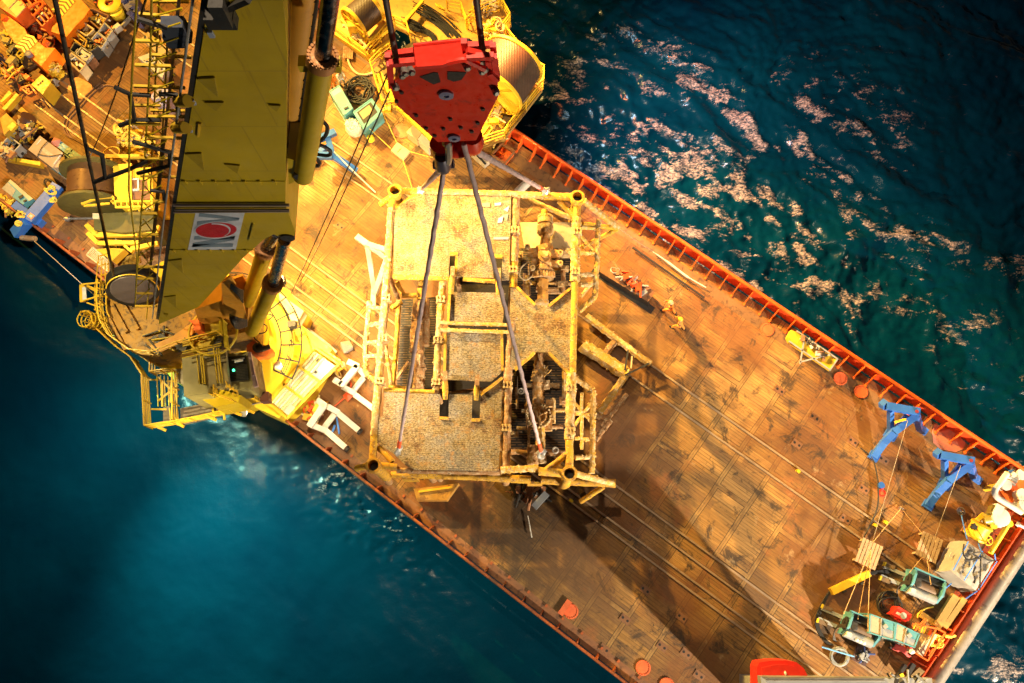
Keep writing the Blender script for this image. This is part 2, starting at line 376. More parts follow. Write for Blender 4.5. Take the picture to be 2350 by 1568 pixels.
def mat_deck():
    m, n, b = newmat('worn_wooden_deck'); g = G(n); v = g.coord()
    wob = g.node('TexNoise'); wob.inputs['Scale'].default_value = .5; g.lk(v, wob.inputs['Vector'])
    vw = g.mix(.10, v, wob.outputs['Color'], 'ADD')
    # planks run fore and aft (local x), in panels between steel cross strips
    pl = g.brick(v, 5.2, .19, .012, .37, (.9, .9, .9), (.2, .2, .2), (0, 0, 0))
    mr = g.node('Mapping'); mr.inputs['Rotation'].default_value = (0, 0, R(90)); g.lk(vw, mr.inputs['Vector']); vr = mr.outputs[0]
    ps = g.brick(vr, 5.9, 2.15, .13, .43, (1, 1, 1), (0, 0, 0), (.5, .5, .5)); pe = g.brick(vr, 5.9, 2.15, .165, .43)
    pa = g.brick(vr, 3.7, 2.15, .014, .31, (1, 1, 1), (0, 0, 0), (.5, .5, .5)); pb = g.brick(v, 4.3, .57, .0, .4, (1, 1, 1), (0, 0, 0))
    wood = g.mix(g.math('MULTIPLY', pl.outputs['Color'], .55), (.25, .128, .032), (.45, .245, .068))
    wood = g.mix(g.ramp(pa.outputs['Color'], [(.10, .55), (.40, 0)]), wood, (.17, .080, .022))        # darker panels
    wood = g.mix(g.ramp(pa.outputs['Color'], [(.75, 0), (.98, .45)]), wood, (.50, .29, .10))          # paler panels
    wood = g.mix(g.ramp(pb.outputs['Color'], [(.72, 0), (.86, .6)]), wood, (.15, .08, .035))          # replaced boards
    grain = g.noise(g.coord(scale=(.35, 7, 1)), 1.6, 6, .7)
    wood = g.mix(.6, wood, g.ramp(grain, [(.3, .22), (.7, .80)]), 'OVERLAY')
    plankf = g.math('MULTIPLY', pl.outputs['Fac'], g.ramp(g.noise(v, .35, 3), [(.42, .15), (.6, .9)]))
    wood = g.mix(plankf, wood, (.03, .018, .009))
    strip = g.mix(g.ramp(g.noise(v, 1.0, 5), [(.35, 0), (.65, 1)]), (.22, .11, .032), (.44, .26, .085))
    col = g.mix(g.math('MULTIPLY', pe.outputs['Fac'], .95), wood, (.030, .017, .008))
    col = g.mix(g.math('MULTIPLY', ps.outputs['Fac'], .9), col, strip)
    col = g.mix(g.math('MULTIPLY', pa.outputs['Fac'], .55), col, (.06, .03, .015))
    big = g.noise(v, .14, 5, .6, .4)
    col = g.mix(g.ramp(big, [(.45, 0), (.56, .80)]), col, g.mix(g.noise(v, .9, 5), (.11, .040, .012), (.22, .085, .022)))   # bare rust brown steel
    col = g.mix(g.ramp(g.noise(v, .33, 6, .65, .8), [(.57, 0), (.66, .65)]), col, (.34, .12, .035))    # rusty red
    col = g.mix(g.ramp(g.noise(v, .75, 7, .72, .6), [(.54, 0), (.63, .88)]), col, (.045, .028, .016))   # oil and dirt
    streak = g.noise(g.coord(scale=(.5, 2.6, 1)), .9, 7, .72, .5)
    col = g.mix(g.ramp(streak, [(.58, 0), (.68, .7)]), col, (.055, .032, .018))
    col = g.mix(g.ramp(g.noise(v, 2.1, 6, .65), [(.66, 0), (.72, .9)]), col, (.022, .016, .012))
    col = g.mix(g.ramp(g.noise(v, .6, 7, .7), [(.62, 0), (.72, .55)]), col, (.58, .42, .22))           # scuffed pale
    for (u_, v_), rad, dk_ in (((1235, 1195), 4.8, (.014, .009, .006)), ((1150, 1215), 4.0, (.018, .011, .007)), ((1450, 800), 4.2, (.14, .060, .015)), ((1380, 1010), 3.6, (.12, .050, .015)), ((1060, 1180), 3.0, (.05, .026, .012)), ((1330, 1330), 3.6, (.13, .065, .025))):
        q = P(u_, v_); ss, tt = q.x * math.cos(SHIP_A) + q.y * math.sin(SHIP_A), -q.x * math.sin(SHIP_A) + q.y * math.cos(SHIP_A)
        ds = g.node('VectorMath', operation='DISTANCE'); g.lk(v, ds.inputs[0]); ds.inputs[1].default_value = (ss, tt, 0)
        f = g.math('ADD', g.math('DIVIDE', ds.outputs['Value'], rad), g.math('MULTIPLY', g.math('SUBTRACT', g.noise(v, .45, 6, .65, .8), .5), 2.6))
        col = g.mix(g.ramp(f, [(.40, .62), (1.0, 0)]), col, dk_)                                       # wet and bare steel areas, also darkened as painted shade round the load
    g.lk(col, b.inputs['Base Color'])
    g.lk(g.ramp(g.noise(v, .5, 4), [(.35, .52), (.65, .88)]), b.inputs['Roughness'])
    h = g.math('SUBTRACT', g.noise(v, 6, 5), g.math('MULTIPLY', pl.outputs['Fac'], .8)); g.bump(h, b, .6, .02); return m
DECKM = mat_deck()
HULLM = paint('hull_paint', (.10, .05, .03), .5, 0, .4, (.04, .02, .015), .6, .55)
PLATE = paint('rust_brown_plate', (.24, .11, .05), .6, 0, .5, (.10, .05, .03), 1.0, .52)
# ------------------------------------------------------------------ sea
SEAZ = -4.2
def vnoise(x, y, seed):
    xi = np.floor(x).astype(np.int64); yi = np.floor(y).astype(np.int64); xf = x - xi; yf = y - yi
    def h(a, b):
        n = (a * 374761393 + b * 668265263 + seed * 1442695041) & 0xffffffff
        n = ((n ^ (n >> 13)) * 1274126177) & 0xffffffff
        return ((n ^ (n >> 16)) & 0xffff) / 65535.0
    u = xf * xf * (3 - 2 * xf); v_ = yf * yf * (3 - 2 * yf)
    return (h(xi, yi) * (1 - u) + h(xi + 1, yi) * u) * (1 - v_) + (h(xi, yi + 1) * (1 - u) + h(xi + 1, yi + 1) * u) * v_
def fbm(x, y, seed, o=5, gain=.5):
    s = 0; a = 1; t = 0
    for i in range(o): s = s + a * vnoise(x * 2 ** i, y * 2 ** i, seed + i * 17); t += a; a *= gain
    return s / t
def make_sea():
    def axis(lo, hi, st):
        a = list(np.arange(lo, hi, st)); s = st; p = hi
        while p < 900: a.append(p); s *= 1.5; p += s
        s = st; p = lo - st
        while p > -900: a.insert(0, p); s *= 1.5; p -= s
        return np.array(a)
    X, Y = np.meshgrid(axis(-44, 46, .15), axis(-16, 44, .15)); nx, ny = X.shape[1], X.shape[0]
    s = X * ES.x + Y * ES.y; t = X * ETV.x + Y * ETV.y
    stb = 1 / (1 + np.exp(-(t - 11) / 2)); fall = np.exp(-np.maximum(0, np.hypot(X, Y - 15) - 50) / 20)
    wx = fbm(s * .10, t * .10, 5, 3) - .5; wy = fbm(s * .10 + 40, t * .1, 9, 3) - .5
    z = np.zeros_like(X)
    z += (fbm(s * .16 + 2 * wx, t * .28 + 2 * wy, 11, 4) - .5) * (.25 + 1.0 * stb)
    rid = 1 - np.abs(2 * fbm(s * .33 + 3 * wx, t * .55 + 3 * wy, 21, 4) - 1)
    z += (rid - .75) * (.05 + .38 * stb)
    z += (fbm(X * 1.1, Y * 1.1, 31, 4, .6) - .5) * (.05 + .40 * stb)
    # foam: broken streaks drifting along the starboard side, washed from the hull; port glints painted in
    st1 = fbm(s * .11 + 5 * wx, t * .30 + 5 * wy, 41, 4, .55); st2 = fbm(s * .8 + 3 * wx, t * 1.7 + 3 * wy, 51, 4, .6)
    near = .8 * np.exp(-((t - 26.5) / 3.6) ** 2) * np.exp(-((s + 5) / 13) ** 2)
    far = np.exp(-((t - 34) / 9.0) ** 2) * np.exp(-((s + 1) / 19) ** 2)
    dens = np.clip((st1 - .43 + .10 * near) * 4.2, 0, 1) * np.clip(.05 + (st2 - .38) * 3.6, 0, 1) * np.clip(near * 1.0 + far * 1.0 + .12, 0, 1) * (t > 16)
    px_, py_ = P(775, 1105, SEAZ).xy; q2x, q2y = P(915, 1208, SEAZ).xy
    glint = np.exp(-(((X - px_) / 1.2) ** 2 + ((Y - py_) / 1.2) ** 2)) + np.exp(-(((X - q2x) / 1.3) ** 2 + ((Y - q2y) / 1.0) ** 2))
    rip = np.exp(-((t + 2.2) / 1.7) ** 2) * np.exp(-((s + 10.0) / 5.5) ** 2) * (t < 8)
    z += rip * ((1 - np.abs(2 * fbm(X * 1.3 + Y * .5, Y * 2.2, 61, 3) - 1)) - .7) * .36
    dens = np.maximum(dens, np.clip(glint, 0, 1) * np.clip((fbm(X * 2.0, Y * 3.4, 65, 3) - .50) * 6, 0, 1))  # pale flecks painted as lamp glints beside the port hull
    for (u, v_, r) in ((2310, 1545, 1.8), (2165, 1535, 1.1), (2330, 1580, 2.0)):
        ax, ay = P(u, v_, SEAZ).xy
        dens = np.maximum(dens, np.exp(-((np.hypot(X - ax, Y - ay) / r) ** 2)) * np.clip(fbm(X * 1.3, Y * 1.3, 71, 4) * 1.7 - .25, 0, 1))
    z += dens * .10 * (1 + fbm(X * 3, Y * 3, 81, 3)); z *= fall; z += SEAZ
    co = np.stack([X.ravel(), Y.ravel(), z.ravel()], 1).astype(np.float32)
    me = bpy.data.meshes.new('sea'); nq = (nx - 1) * (ny - 1)
    me.vertices.add(nx * ny); me.vertices.foreach_set('co', co.ravel())
    i = np.arange(nx * ny).reshape(ny, nx); q = np.stack([i[:-1, :-1], i[:-1, 1:], i[1:, 1:], i[1:, :-1]], -1).reshape(-1, 4).astype(np.int32)
    me.loops.add(nq * 4); me.polygons.add(nq); me.loops.foreach_set('vertex_index', q.ravel())
    me.polygons.foreach_set('loop_start', np.arange(nq, dtype=np.int32) * 4)
    me.update(calc_edges=True); me.polygons.foreach_set('use_smooth', np.ones(nq, bool))
    at = me.attributes.new('foam_glint', 'FLOAT', 'POINT'); at.data.foreach_set('value', dens.ravel().astype(np.float32))
    m, n, b = newmat('sea_water'); g = G(n); v = g.coord()
    a = g.node('Attribute', attribute_name='foam_glint').outputs['Fac']
    vs = g.coord(rot=(0, 0, -SHIP_A), scale=(1, 1, 1))
    n1 = g.noise(g.coord(rot=(0, 0, -SHIP_A - .35), scale=(.55, 1.25, 1)), .95, 7, .66, 1.6); n2 = g.noise(v, 4.2, 6, .75, .8)
    fac = g.math('ADD', g.math('MULTIPLY', a, 1.3), g.math('ADD', g.math('MULTIPLY', g.math('SUBTRACT', n1, .5), 3.2), g.math('MULTIPLY', g.math('SUBTRACT', n2, .5), 2.2)))
    mask = g.ramp(fac, [(.58, 0), (1.15, 1)])
    wb = g.node('TexNoise'); wb.inputs['Scale'].default_value = 1.1; wb.inputs['Detail'].default_value = 3; g.lk(v, wb.inputs['Vector'])
    vo = g.node('TexVoronoi'); vo.inputs['Scale'].default_value = 1.0; vo.inputs['Detail'].default_value = 1.0
    mp = g.node('Mapping'); mp.inputs['Scale'].default_value = (4.6, 10, 1); g.lk(g.mix(.55, v, wb.outputs['Color'], 'ADD'), mp.inputs['Vector']); g.lk(mp.outputs[0], vo.inputs['Vector'])
    sepn = g.node('SeparateColor'); g.lk(vo.outputs['Color'], sepn.inputs[0])
    fleck = g.math('MULTIPLY', g.ramp(sepn.outputs[0], [(.38, .10), (.56, 1)]), g.ramp(vo.outputs['Distance'], [(.40, 1), (.95, .25)]))
    mask = g.math('MULTIPLY', g.math('MULTIPLY', mask, fleck), g.ramp(a, [(.02, 0), (.22, 1)]))
    deep = g.mix(g.ramp(g.noise(v, .12, 4), [(.35, 0), (.65, 1)]), (.0002, .015, .032), (.0003, .024, .045))
    g.lk(g.mix(mask, deep, (.40, .32, .29)), b.inputs['Base Color'])
    g.lk(g.mix(mask, (.20, .20, .20), (.8, .8, .8)), b.inputs['Roughness']); b.inputs['IOR'].default_value = 1.33; b.inputs['Specular IOR Level'].default_value = .3
    h = g.math('ADD', g.math('MULTIPLY', g.noise(v, 2.2, 6, .62), .6), g.math('MULTIPLY', mask, g.noise(v, 6, 6, .75)))
    g.bump(h, b, .45, .07); me.materials.append(m)
    o = bpy.data.objects.new('sea', me); COL.objects.link(o); o['kind'] = 'structure'; return o
make_sea()

# ------------------------------------------------------------------ ship
ship = thing('ship', 'work ship with worn wooden working deck and orange bulwarks, filling the middle of the photo', 'ship', (0, 0, 0), SHIP_A)
TP, TS = -.5, 22.85                                               # port and starboard rail lines
def SL(mb, name, mat, parent=None): return mb.build(name, mat, parent or ship, world=False)   # built in ship coordinates
L = lambda s, t, z=0.0: Vector((s, t, z))
def lst(p): return (p.x * ES.x + p.y * ES.y, p.x * ETV.x + p.y * ETV.y)
out = [(-85, TP + .1), (20.9, TP + .1), (21.55, 4), (21.85, 12), (22.25, 19), (22.35, TS - .1), (-85, TS - .1)]
hull = MB(); hull.prism([L(s, t, -.02) for s, t in out], (0, 0, -8)); SL(hull, 'hull', HULLM)
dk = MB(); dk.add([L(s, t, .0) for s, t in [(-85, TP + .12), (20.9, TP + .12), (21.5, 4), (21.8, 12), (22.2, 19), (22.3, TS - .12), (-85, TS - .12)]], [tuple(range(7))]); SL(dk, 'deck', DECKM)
ro = MB(); ro.tube([L(21.75, 1, .1), L(22.05, 9, .1), L(22.65, 20, .1), L(22.75, TS, .1)], .42, 16); SL(ro, 'stern_roller', paint('roller_steel', (.26, .23, .20), .5, .3, .4, (.14, .10, .07), 1.0, .55))
PRUST = paint('port_bulwark_rust', (.42, .10, .025), .55, 0, .6, (.16, .055, .02), .8, .5)
for t, s0, s1 in ((TS, -85, 22.4), (TP, -85, 20.9)):
    sg = 1 if t > 5 else -1
    b_ = MB(); b_.prism([L(s0, t, 0), L(s1, t, 0), L(s1, t, 1.12), L(s0, t, 1.12)], (0, sg * .05, 0)); SL(b_, 'bulwark', REDOR if sg > 0 else PRUST)
    b_ = MB(); b_.tube([L(s0, t + sg * .02, 1.16), L(s1, t + sg * .02, 1.16)], .115 if sg > 0 else .09, 10); SL(b_, 'cap_rail', paint('glossy_orange_rail' , (.85, .13, .02), .28, 0, .3, (.45, .06, .02), 1.5, .64) if sg > 0 else paint('port_rail_rust', (.38, .10, .03), .5, 0, .6, (.15, .06, .03), .8, .48))
    st_ = MB(); y0 = t - sg * .02
    st_.prism([L(0, y0, 1.05), L(0, y0 - sg * .16, 1.05), L(0, y0 - sg * (.62 if sg > 0 else .38), .06), L(0, y0, .06)], (.06, 0, 0)); st_.box((.03, y0 - sg * .66, .05), (.12, .18, .08))
    proto = SL(st_, 'bulwark_stay', ORANGE if sg > 0 else PRUST)
    first = True; rg = np.arange(-17.0, 22.0, .98) if sg > 0 else np.arange(-42, 20, 1.3)
    for s_ in rg:
        o = proto if first else copy_tree(proto, ship); first = False; o.location = (s_ + random.uniform(-.12, .12), 0, 0)
# aft transom stays (bulwark low at the stern)
b_ = MB(); b_.prism([L(21.35, 11.0, 0), L(21.9, 21.5, 0), L(21.9, 21.5, .55), L(21.35, 11.0, .55)], (.06, 0, 0)); b_.prism([L(20.9, 4.5, 0), L(21.3, 10.9, 0), L(21.3, 10.9, .55), L(20.9, 4.5, .55)], (.06, 0, 0)); SL(b_, 'bulwark', REDOR)
st_ = MB(); st_.prism([L(0, 0, .5), L(-.1, 0, .5), L(-.75, 0, .05), L(0, 0, .05)], (0, .07, 0)); proto = SL(st_, 'bulwark_stay', ORANGE)
for i in range(13):
    o = proto if i == 0 else copy_tree(proto, ship); tt = 5 + i * 1.27; o.location = (20.93 + (tt - 4.5) * .058, tt, 0)
gut = MB(); gut.prism([L(20.2, 4.6, .006), L(20.95, 4.6, .006), L(21.8, 21.4, .006), L(21.0, 21.4, .006)], (0, 0, .004)); SL(gut, 'scupper', paint('orange_gutter', (.60, .10, .02), .5, 0, .5, RUST, 1.5, .5))
# waterways along both rails
for t0, t1 in ((TS - 1.45, TS - .7), (TP + .15, TP + .75)):
    m_ = MB(); m_.prism([L(-85, t0, .010), L(20.5, t0, .010), L(20.5, t1, .010), L(-85, t1, .010)], (0, 0, -.004)); SL(m_, 'waterway', PLATE if t0 < 5 else paint('brown_waterway', (.20, .11, .045), .55, 0, .5, (.09, .05, .025), .9, .5))
# skid rails running fore and aft
RT = []
RAILM = paint('worn_rail_steel', (.40, .28, .17), .5, .2, .4, (.20, .10, .05), 1.5, .55)
for p in (e6(1280, 215), e6(1580, 430) + ETV * -.0, e6(1130, 235), e6(1020, 320), e6(1400, 690), e3(500, 1330), e3(640, 1260), e3(330, 1020)):
    s_, t_ = lst(p)
    if any(abs(t_ - q) < .3 for q in RT): continue
    RT.append(t_); q = MB(); q.beam(L(-44, t_, .05), L(20.2, t_, .05), .11, .10); SL(q, 'skid_rail', RAILM)
# raised cross strips and sunken lashing sockets
so = MB(); so.box((0, 0, .018), (.62, .42, .02))
proto = SL(so, 'lashing_socket', PLATE); first = True
for dx in (-.16, .16): hl = MB(); hl.lathe((dx, 0, .03), UP, [(.075, 0), (.075, .004)], 10); SL(hl, 'socket_hole', BLACK, proto)
for p in (e6(1120, 1075), e6(1555, 1060), e6(1405, 1285), e6(1690, 1510), e6(1275, 850), e6(960, 1305), e6(1590, 1340), e4(240, 455), e4(100, 660), e4(780, 785), e4(540, 640), e4(625, 1015), e4(480, 1250), e3(1225, 1245), e3(1455, 1420), F0(1000, 560), F0(780, 520)):
    o = proto if first else copy_tree(proto, ship); first = False; s_, t_ = lst(p); o.location = (s_, t_, 0)
# round bolted hatch covers
def hatch(p, r, mat, lab=None):
    h = MB(); s_, t_ = lst(p); h.lathe((s_, t_, .004), UP, [(r, 0), (r, .05), (r * .80, .055), (r * .78, .04), (r * .5, .045)], 28)
    for k in range(18):
        a = k * math.pi / 9; h.lathe((s_ + r * .89 * math.cos(a), t_ + r * .89 * math.sin(a), .05), UP, [(.035, 0), (.035, .03)], 6, True, False)
    o = SL(h, 'hatch_cover', mat)
    if lab: o['label'] = lab
    return o
HATCH = paint('hatch_orange', (.74, .15, .05), .5, 0, .49, (.45, .10, .05), 2, .58)
for p in (e3(1622, 1168), e3(1757, 1254), e6(1258, 1450), e6(1440, 1585), e6(702, 1015), e3(1145, 848)): hatch(p, .42 if p is not None else .4, HATCH, 'round orange hatch cover with a ring of bolts')
hatch(c3(640, 1030), .55, paint('faded_hatch', (.50, .20, .09), .6, 0, .4, (.28, .12, .06), 2, .56))
h = MB(); s_, t_ = lst(e6(655, 985)); h.box((s_, t_, .08), (.95, .34, .10), R(90)); SL(h, 'hatch_lid', HATCH)
# oval red deck plate by the starboard rail
ov = MB(); ov.slab([P(*e4.uv(a, b_), .03) for a, b_ in ((1160, 560), (1180, 505), (1290, 530), (1370, 590), (1425, 650), (1405, 700), (1345, 725), (1230, 700), (1170, 650))], .006)
ov.build('deck_plate', paint('faded_red_plate', (.55, .20, .13), .6, 0, .4, (.35, .15, .10), .9, .55), ship)
# hatch coaming tracks near the crane
co = MB()
tr = smoothpts([z2(1560, 60, .05), z2(1380, 220, .05), z2(1200, 420, .05), z2(1040, 600, .05), z2(1005, 720, .05), z2(1060, 850, .05), z2(1250, 965, .05), z2(1480, 1120, .05)], 6)
co.tube(tr, .06, 6); co.tube([p + Vector((-.22, .1, 0)) for p in tr], .05, 6)
tr = smoothpts([z2(1560, 60, .05), z1(1500, 1330, .05), z1(1600, 1285, .05), z1(1760, 1320, .05), z1(2050, 1500, .05)], 6); co.tube(tr, .06, 6)
co.build('hatch_coaming', PLATE, ship)
hp = MB(); hp.slab([P(*z1.uv(a, b_), .08) for a, b_ in ((850, 1220), (905, 1180), (1180, 1165), (1380, 1270), (1395, 1340), (1320, 1400), (1230, 1490), (1175, 1480), (1060, 1370), (920, 1280))], .01)
hp.build('hatch_plate', paint('orange_hatch_plate', (.62, .26, .07), .55, 0, .4, (.40, .18, .06), 1.2, .56), ship)
# painted fore-and-aft yellow stripe with T end
ys = MB(); ys.slab([P(*z2.uv(a, b_), .014) for a, b_ in ((130, 370), (200, 300), (720, 740), (640, 700))], .006)
ys.build('deck_stripe', paint('worn_yellow_stripe', (.62, .40, .12), .6, 0, .5, (.36, .20, .08), 1.2, .5), ship)
# ------------------------------------------------------------------ crane
YB = 11.7; YF = 13.6                                               # near and far side plates of the boom (vertical planes)
FW = Vector((0, 1, 0))
base = P(520, 800, 0)
crane = thing('deck_crane', 'large yellow knuckle boom crane with steep boom standing over the port rail', 'crane', tuple(base))
CB = lambda mb, name, mat, parent=None: mb.build(name, mat, parent or crane)
BASEY = paint('pedestal_yellow', (.80, .56, .03), .4, 0, .3, (.5, .32, .05), .8, .62)
# pedestal
m = MB(); m.lathe(base, UP, [(3.3, -4.0), (3.3, 2.5), (2.9, 4.2), (2.9, 7.2), (3.15, 7.3), (3.15, 7.6)], 40); CB(m, 'pedestal', BASEY)
m = MB(); m.slab([P(u, v, 2.4) for u, v in ((640, 655), (664, 668), (698, 712), (686, 742), (762, 800), (700, 905), (640, 960), (585, 935), (560, 800))], .02); CB(m, 'foundation', BASEY)
m = MB(); m.slab([P(u, v, 3.3) for u, v in ((640, 672), (697, 714), (684, 738), (645, 730))], 2.4); CB(m, 'foundation_box', paint('pale_box_paint', (.80, .72, .42), .4, 0, .3, (.5, .4, .2), 1, .6))
# ring walkway round the slewing column
pc = P(512, 795, 5.4); m = MB()
for rr, zz in ((3.95, 1.0), (3.95, .66), (3.95, .33), (4.35, .0), (3.2, .0)): m.ring(pc + UP * zz, UP, rr, .024 if zz else .04, 40, 5, R(-70), R(75))
x = UP.orthogonal().normalized(); y = UP.cross(x)
for i in range(12):
    a = R(-70 + i * 13.2); d = x * math.cos(a) + y * math.sin(a); m.tube([pc + d * 3.95, pc + d * 3.95 + UP], .03, 5); m.beam(pc + d * 3.2, pc + d * 4.4, .07, .05)
CB(m, 'ring_walkway', DARK)
m = MB(); vs = []
n = 40
for rr in (2.95, 3.95): vs += [pc - UP * .05 + (x * math.cos(R(-70 + 145 * i / n)) + y * math.sin(R(-70 + 145 * i / n))) * rr for i in range(n + 1)]
m.add(vs, [(i, i + 1, n + 2 + i, n + 1 + i) for i in range(n)]); CB(m, 'ring_floor', BASEY)
# slewing column house
TOPZ = 9.6
KING = paint('king_brown_yellow', (.40, .21, .025), .55, 0, .5, (.10, .055, .02), 1.1, .50)
KORG = paint('king_orange', (.66, .30, .03), .5, 0, .35, (.36, .17, .04), .8, .58)
hs = [(330, 470), (322, 600), (340, 740), (400, 850), (545, 955), (700, 975), (880, 905), (1160, 830), (1330, 800), (1345, 590), (1240, 460), (1000, 500), (700, 430), (420, 400)]
m = MB(); m.slab([c5(a, b_, TOPZ) for a, b_ in hs], 6.6); CB(m, 'slew_house', KING)
m = MB()
for i0, i1 in ((0, 5), (5, 7)):
    m.rail([c5(a, b_, TOPZ) for a, b_ in hs[i0:i1 + 1]], 1.0, .03, 3, .9)
CB(m, 'house_rail', YEL)
random.seed(77)
for nm, mt, n_ in (('roof_machinery', DARK, 16), ('roof_pipe', OLIVE, 14)):
    m = MB()
    for _ in range(n_):
        c = c5(random.uniform(640, 1180), random.uniform(800, 930), TOPZ + random.uniform(.1, .5)); a = random.uniform(0, 3.1); d = Vector((math.cos(a), math.sin(a), 0)); s_ = random.uniform(.2, .7)
        (m.box(c, (s_, s_ * .5, .35), a) if random.random() < .4 else m.tube([c - d * s_, c + d * s_], .05, 6))
    CB(m, nm, mt)
m = MB()
for a, b_ in (((370, 600), (480, 800)), ((430, 560), (560, 780)), ((350, 700), (470, 930))):
    m.beam(c5(*a, TOPZ + .1), c5(*b_, TOPZ + .1), .16, .2)
CB(m, 'house_rib', KING)
m = MB(); m.slab([c5(a, b_, TOPZ + .5) for a, b_ in ((640, 900), (800, 830), (930, 740), (1000, 700), (1040, 760), (920, 830), (900, 860), (700, 950))], TOPZ); CB(m, 'house_cover', KORG)
m = MB(); m.slab([c5(a, b_, TOPZ + 1.4) for a, b_ in ((915, 715), (990, 712), (992, 735), (1005, 780), (955, 790), (945, 740))], TOPZ); CB(m, 'house_bracket', ORANGE)
# boom heel cheeks in front of the luffing cylinders
ch = [(1150, 455), (1215, 405), (1255, 470), (1240, 480), (1300, 560), (1310, 620), (1330, 690), (1335, 770), (1185, 705), (1165, 640)]
m = MB(); m.prism([c5.y(a, b_, YB + .55) for a, b_ in ch], FW * .12); CB(m, 'king_cheek', KORG)
m = MB(); m.prism([c5.y(a, b_, YF + .1) for a, b_ in ((1000, 560), (1150, 450), (1300, 400), (1400, 560), (1330, 760), (1000, 720))], FW * .12); CB(m, 'king_cheek', KORG)
m = MB(); m.prism([c5.y(a, b_, YB + .7) for a, b_ in ((960, 640), (1150, 575), (1185, 700), (1000, 760))], FW * 1.6); CB(m, 'king_web', KORG)
# boom: near plate, swept to the far plate
bo = [(480, 0), (404, 470), (364, 745), (455, 705), (560, 590), (604, 551), (628, 538), (668, 556), (678, 535), (655, 470), (659, 130), (655, 60), (640, -90), (494, -90)]
m = MB(); m.prism([PY(u, v, YB) for u, v in bo], FW * (YF - YB)); boom = CB(m, 'boom', BOOMM)
dirb = (PY(480, 0, YB) - PY(404, 470, YB)).normalized()            # along the boom, upwards
nb = Vector((-dirb.z, 0, dirb.x))                                  # outwards over the boom's back
if nb.x > 0: nb = -nb
def onb(u, v, o=.015): return PY(u, v, YB - o)
# collar band and bolted flange lines
m = MB(); m.tube([onb(398, 471, .07), onb(664, 471, .07)], .055, 8); m.tube([onb(400, 482, .06), onb(664, 482, .06)], .04, 8); m.beam(onb(398, 488, .03), onb(664, 486, .03), .04, .05); CB(m, 'boom_collar', paint('collar_grey', (.30, .25, .24), .45, .1, .3, (.3, .2, .08), 2, .6), boom)
for v, a, b_ in ((417, 415, 655), (574, 390, 585)):
    m = MB()
    m.beam(onb(a, v, .01), onb(b_, v, .01), .02, .05)
    for i in range(7): q = onb(a + (b_ - a) * (i + .3) / 7, v + 2, .03); m.box(q, (.07, .06, .22))
    CB(m, 'flange_seam', OLIVE, boom)
# triangular lugs on the side plate
LUG = paint('lug_dark_olive', (.36, .26, .006), .55)
def tri(view, a, b_, c, thick=.05):
    q = MB(); q.prism([PY(*view.uv(*p), YB) for p in (a, b_, c)], FW * -thick); CB(q, 'lug_plate', LUG, boom)
for t in ((c2, (430, 600), (455, 750), (290, 610)), (c2, (350, 795), (500, 795), (440, 860)), (c2, (850, 815), (945, 820), (915, 865)), (c2, (325, 1195), (345, 1325), (200, 1200)), (c2, (505, 1280), (625, 1290), (605, 1350)),
          (c5, (868, 275), (878, 375), (775, 285)), (c5, (825, 535), (828, 620), (740, 545)), (c5, (740, 665), (770, 668), (762, 685)), (c5, (1385, 30), (1345, 140), (1375, 20))): tri(*t)
m = MB(); m.prism([PY(*c2.uv(a, b_), YB) for a, b_ in ((300, 960), (325, 960), (310, 1065), (293, 1065))], FW * -.05); CB(m, 'lug_plate', YEL, boom)
for a, b_ in ((258, 803), (230, 1020), (400, 270)):
    m = MB(); m.box(onb(*c2.uv(a, b_), .05), (.12, .06, .2)); CB(m, 'sensor', paint('pale_blue_sensor', (.35, .42, .60), .4), boom)
m = MB()                                                           # dark floodlight bracket at the top
m.box(onb(*c2.uv(480, 150), .2), (.62, .3, .35)); m.box(onb(*c2.uv(480, 80), .3), (.3, .4, .7)); m.beam(onb(*c2.uv(540, 60), .2), onb(*c2.uv(700, -10), .5), .18, .12); CB(m, 'lamp_bracket', DARK, boom)
# logo panel: NOV read from the bottom up
pq = [(431, 574), (449, 487), (562, 487), (541, 573)]              # start-left.. : reading x runs up the photo, y runs to the right
def pan(x, y, o):                                                  # x 0..1 along the reading direction (up), y 0..1 left->right
    u = (431 + 18 * x) * (1 - y) + (541 + 21 * x) * y; v = (574 - 87 * x) * (1 - y) + (573 - 86 * x) * y; return onb(u, v, o)
def logo(name, pts, mat, o):
    q = MB(); q.prism([pan(x, y, o) for x, y in pts], FW * .008); return CB(q, name, mat, panel)
PW = paint('logo_white', (.62, .66, .78), .5, 0, .2, (.5, .5, .55), 3, .66); PB = paint('logo_slate', (.20, .27, .36), .5, 0, .2, (.2, .2, .25), 3, .66); PR = paint('logo_red', (.55, .012, .02), .45, 0, .2, (.4, .02, .02), 3, .66)
q = MB(); q.prism([pan(x, y, .012) for x, y in ((0, 0), (1, 0), (1, 1), (0, 1))], FW * .010); panel = CB(q, 'logo_panel', PW, boom)
y0, y1 = .08, .92
for pts in ([(.07, y0), (.16, y0), (.16, y1), (.07, y1)], [(.27, y0), (.36, y0), (.36, y1), (.27, y1)], [(.07, y0), (.18, y0), (.36, y1), (.25, y1)]): logo('logo_letter', pts, PB, .022)
for pts in ([(.66, y0), (.75, y0), (.84, y1), (.78, y1)], [(.84, y1), (.78, y1), (.88, y0), (.97, y0)]): logo('logo_letter', pts, PB, .022)
el = [(.52 + .20 * math.sin(a), .5 + .42 * math.cos(a)) for a in [2 * math.pi * i / 36 for i in range(36)]]
logo('logo_ring', [(.52 + (x - .52) * 1.13, .5 + (y - .5) * 1.09) for x, y in el], PW, .028); logo('logo_oval', el, PR, .036)
sw = []
for i in range(15): t = i / 14; a = R(100 - 140 * t); sw.append((.50 + .205 * math.sin(a), .44 + .36 * math.cos(a)))
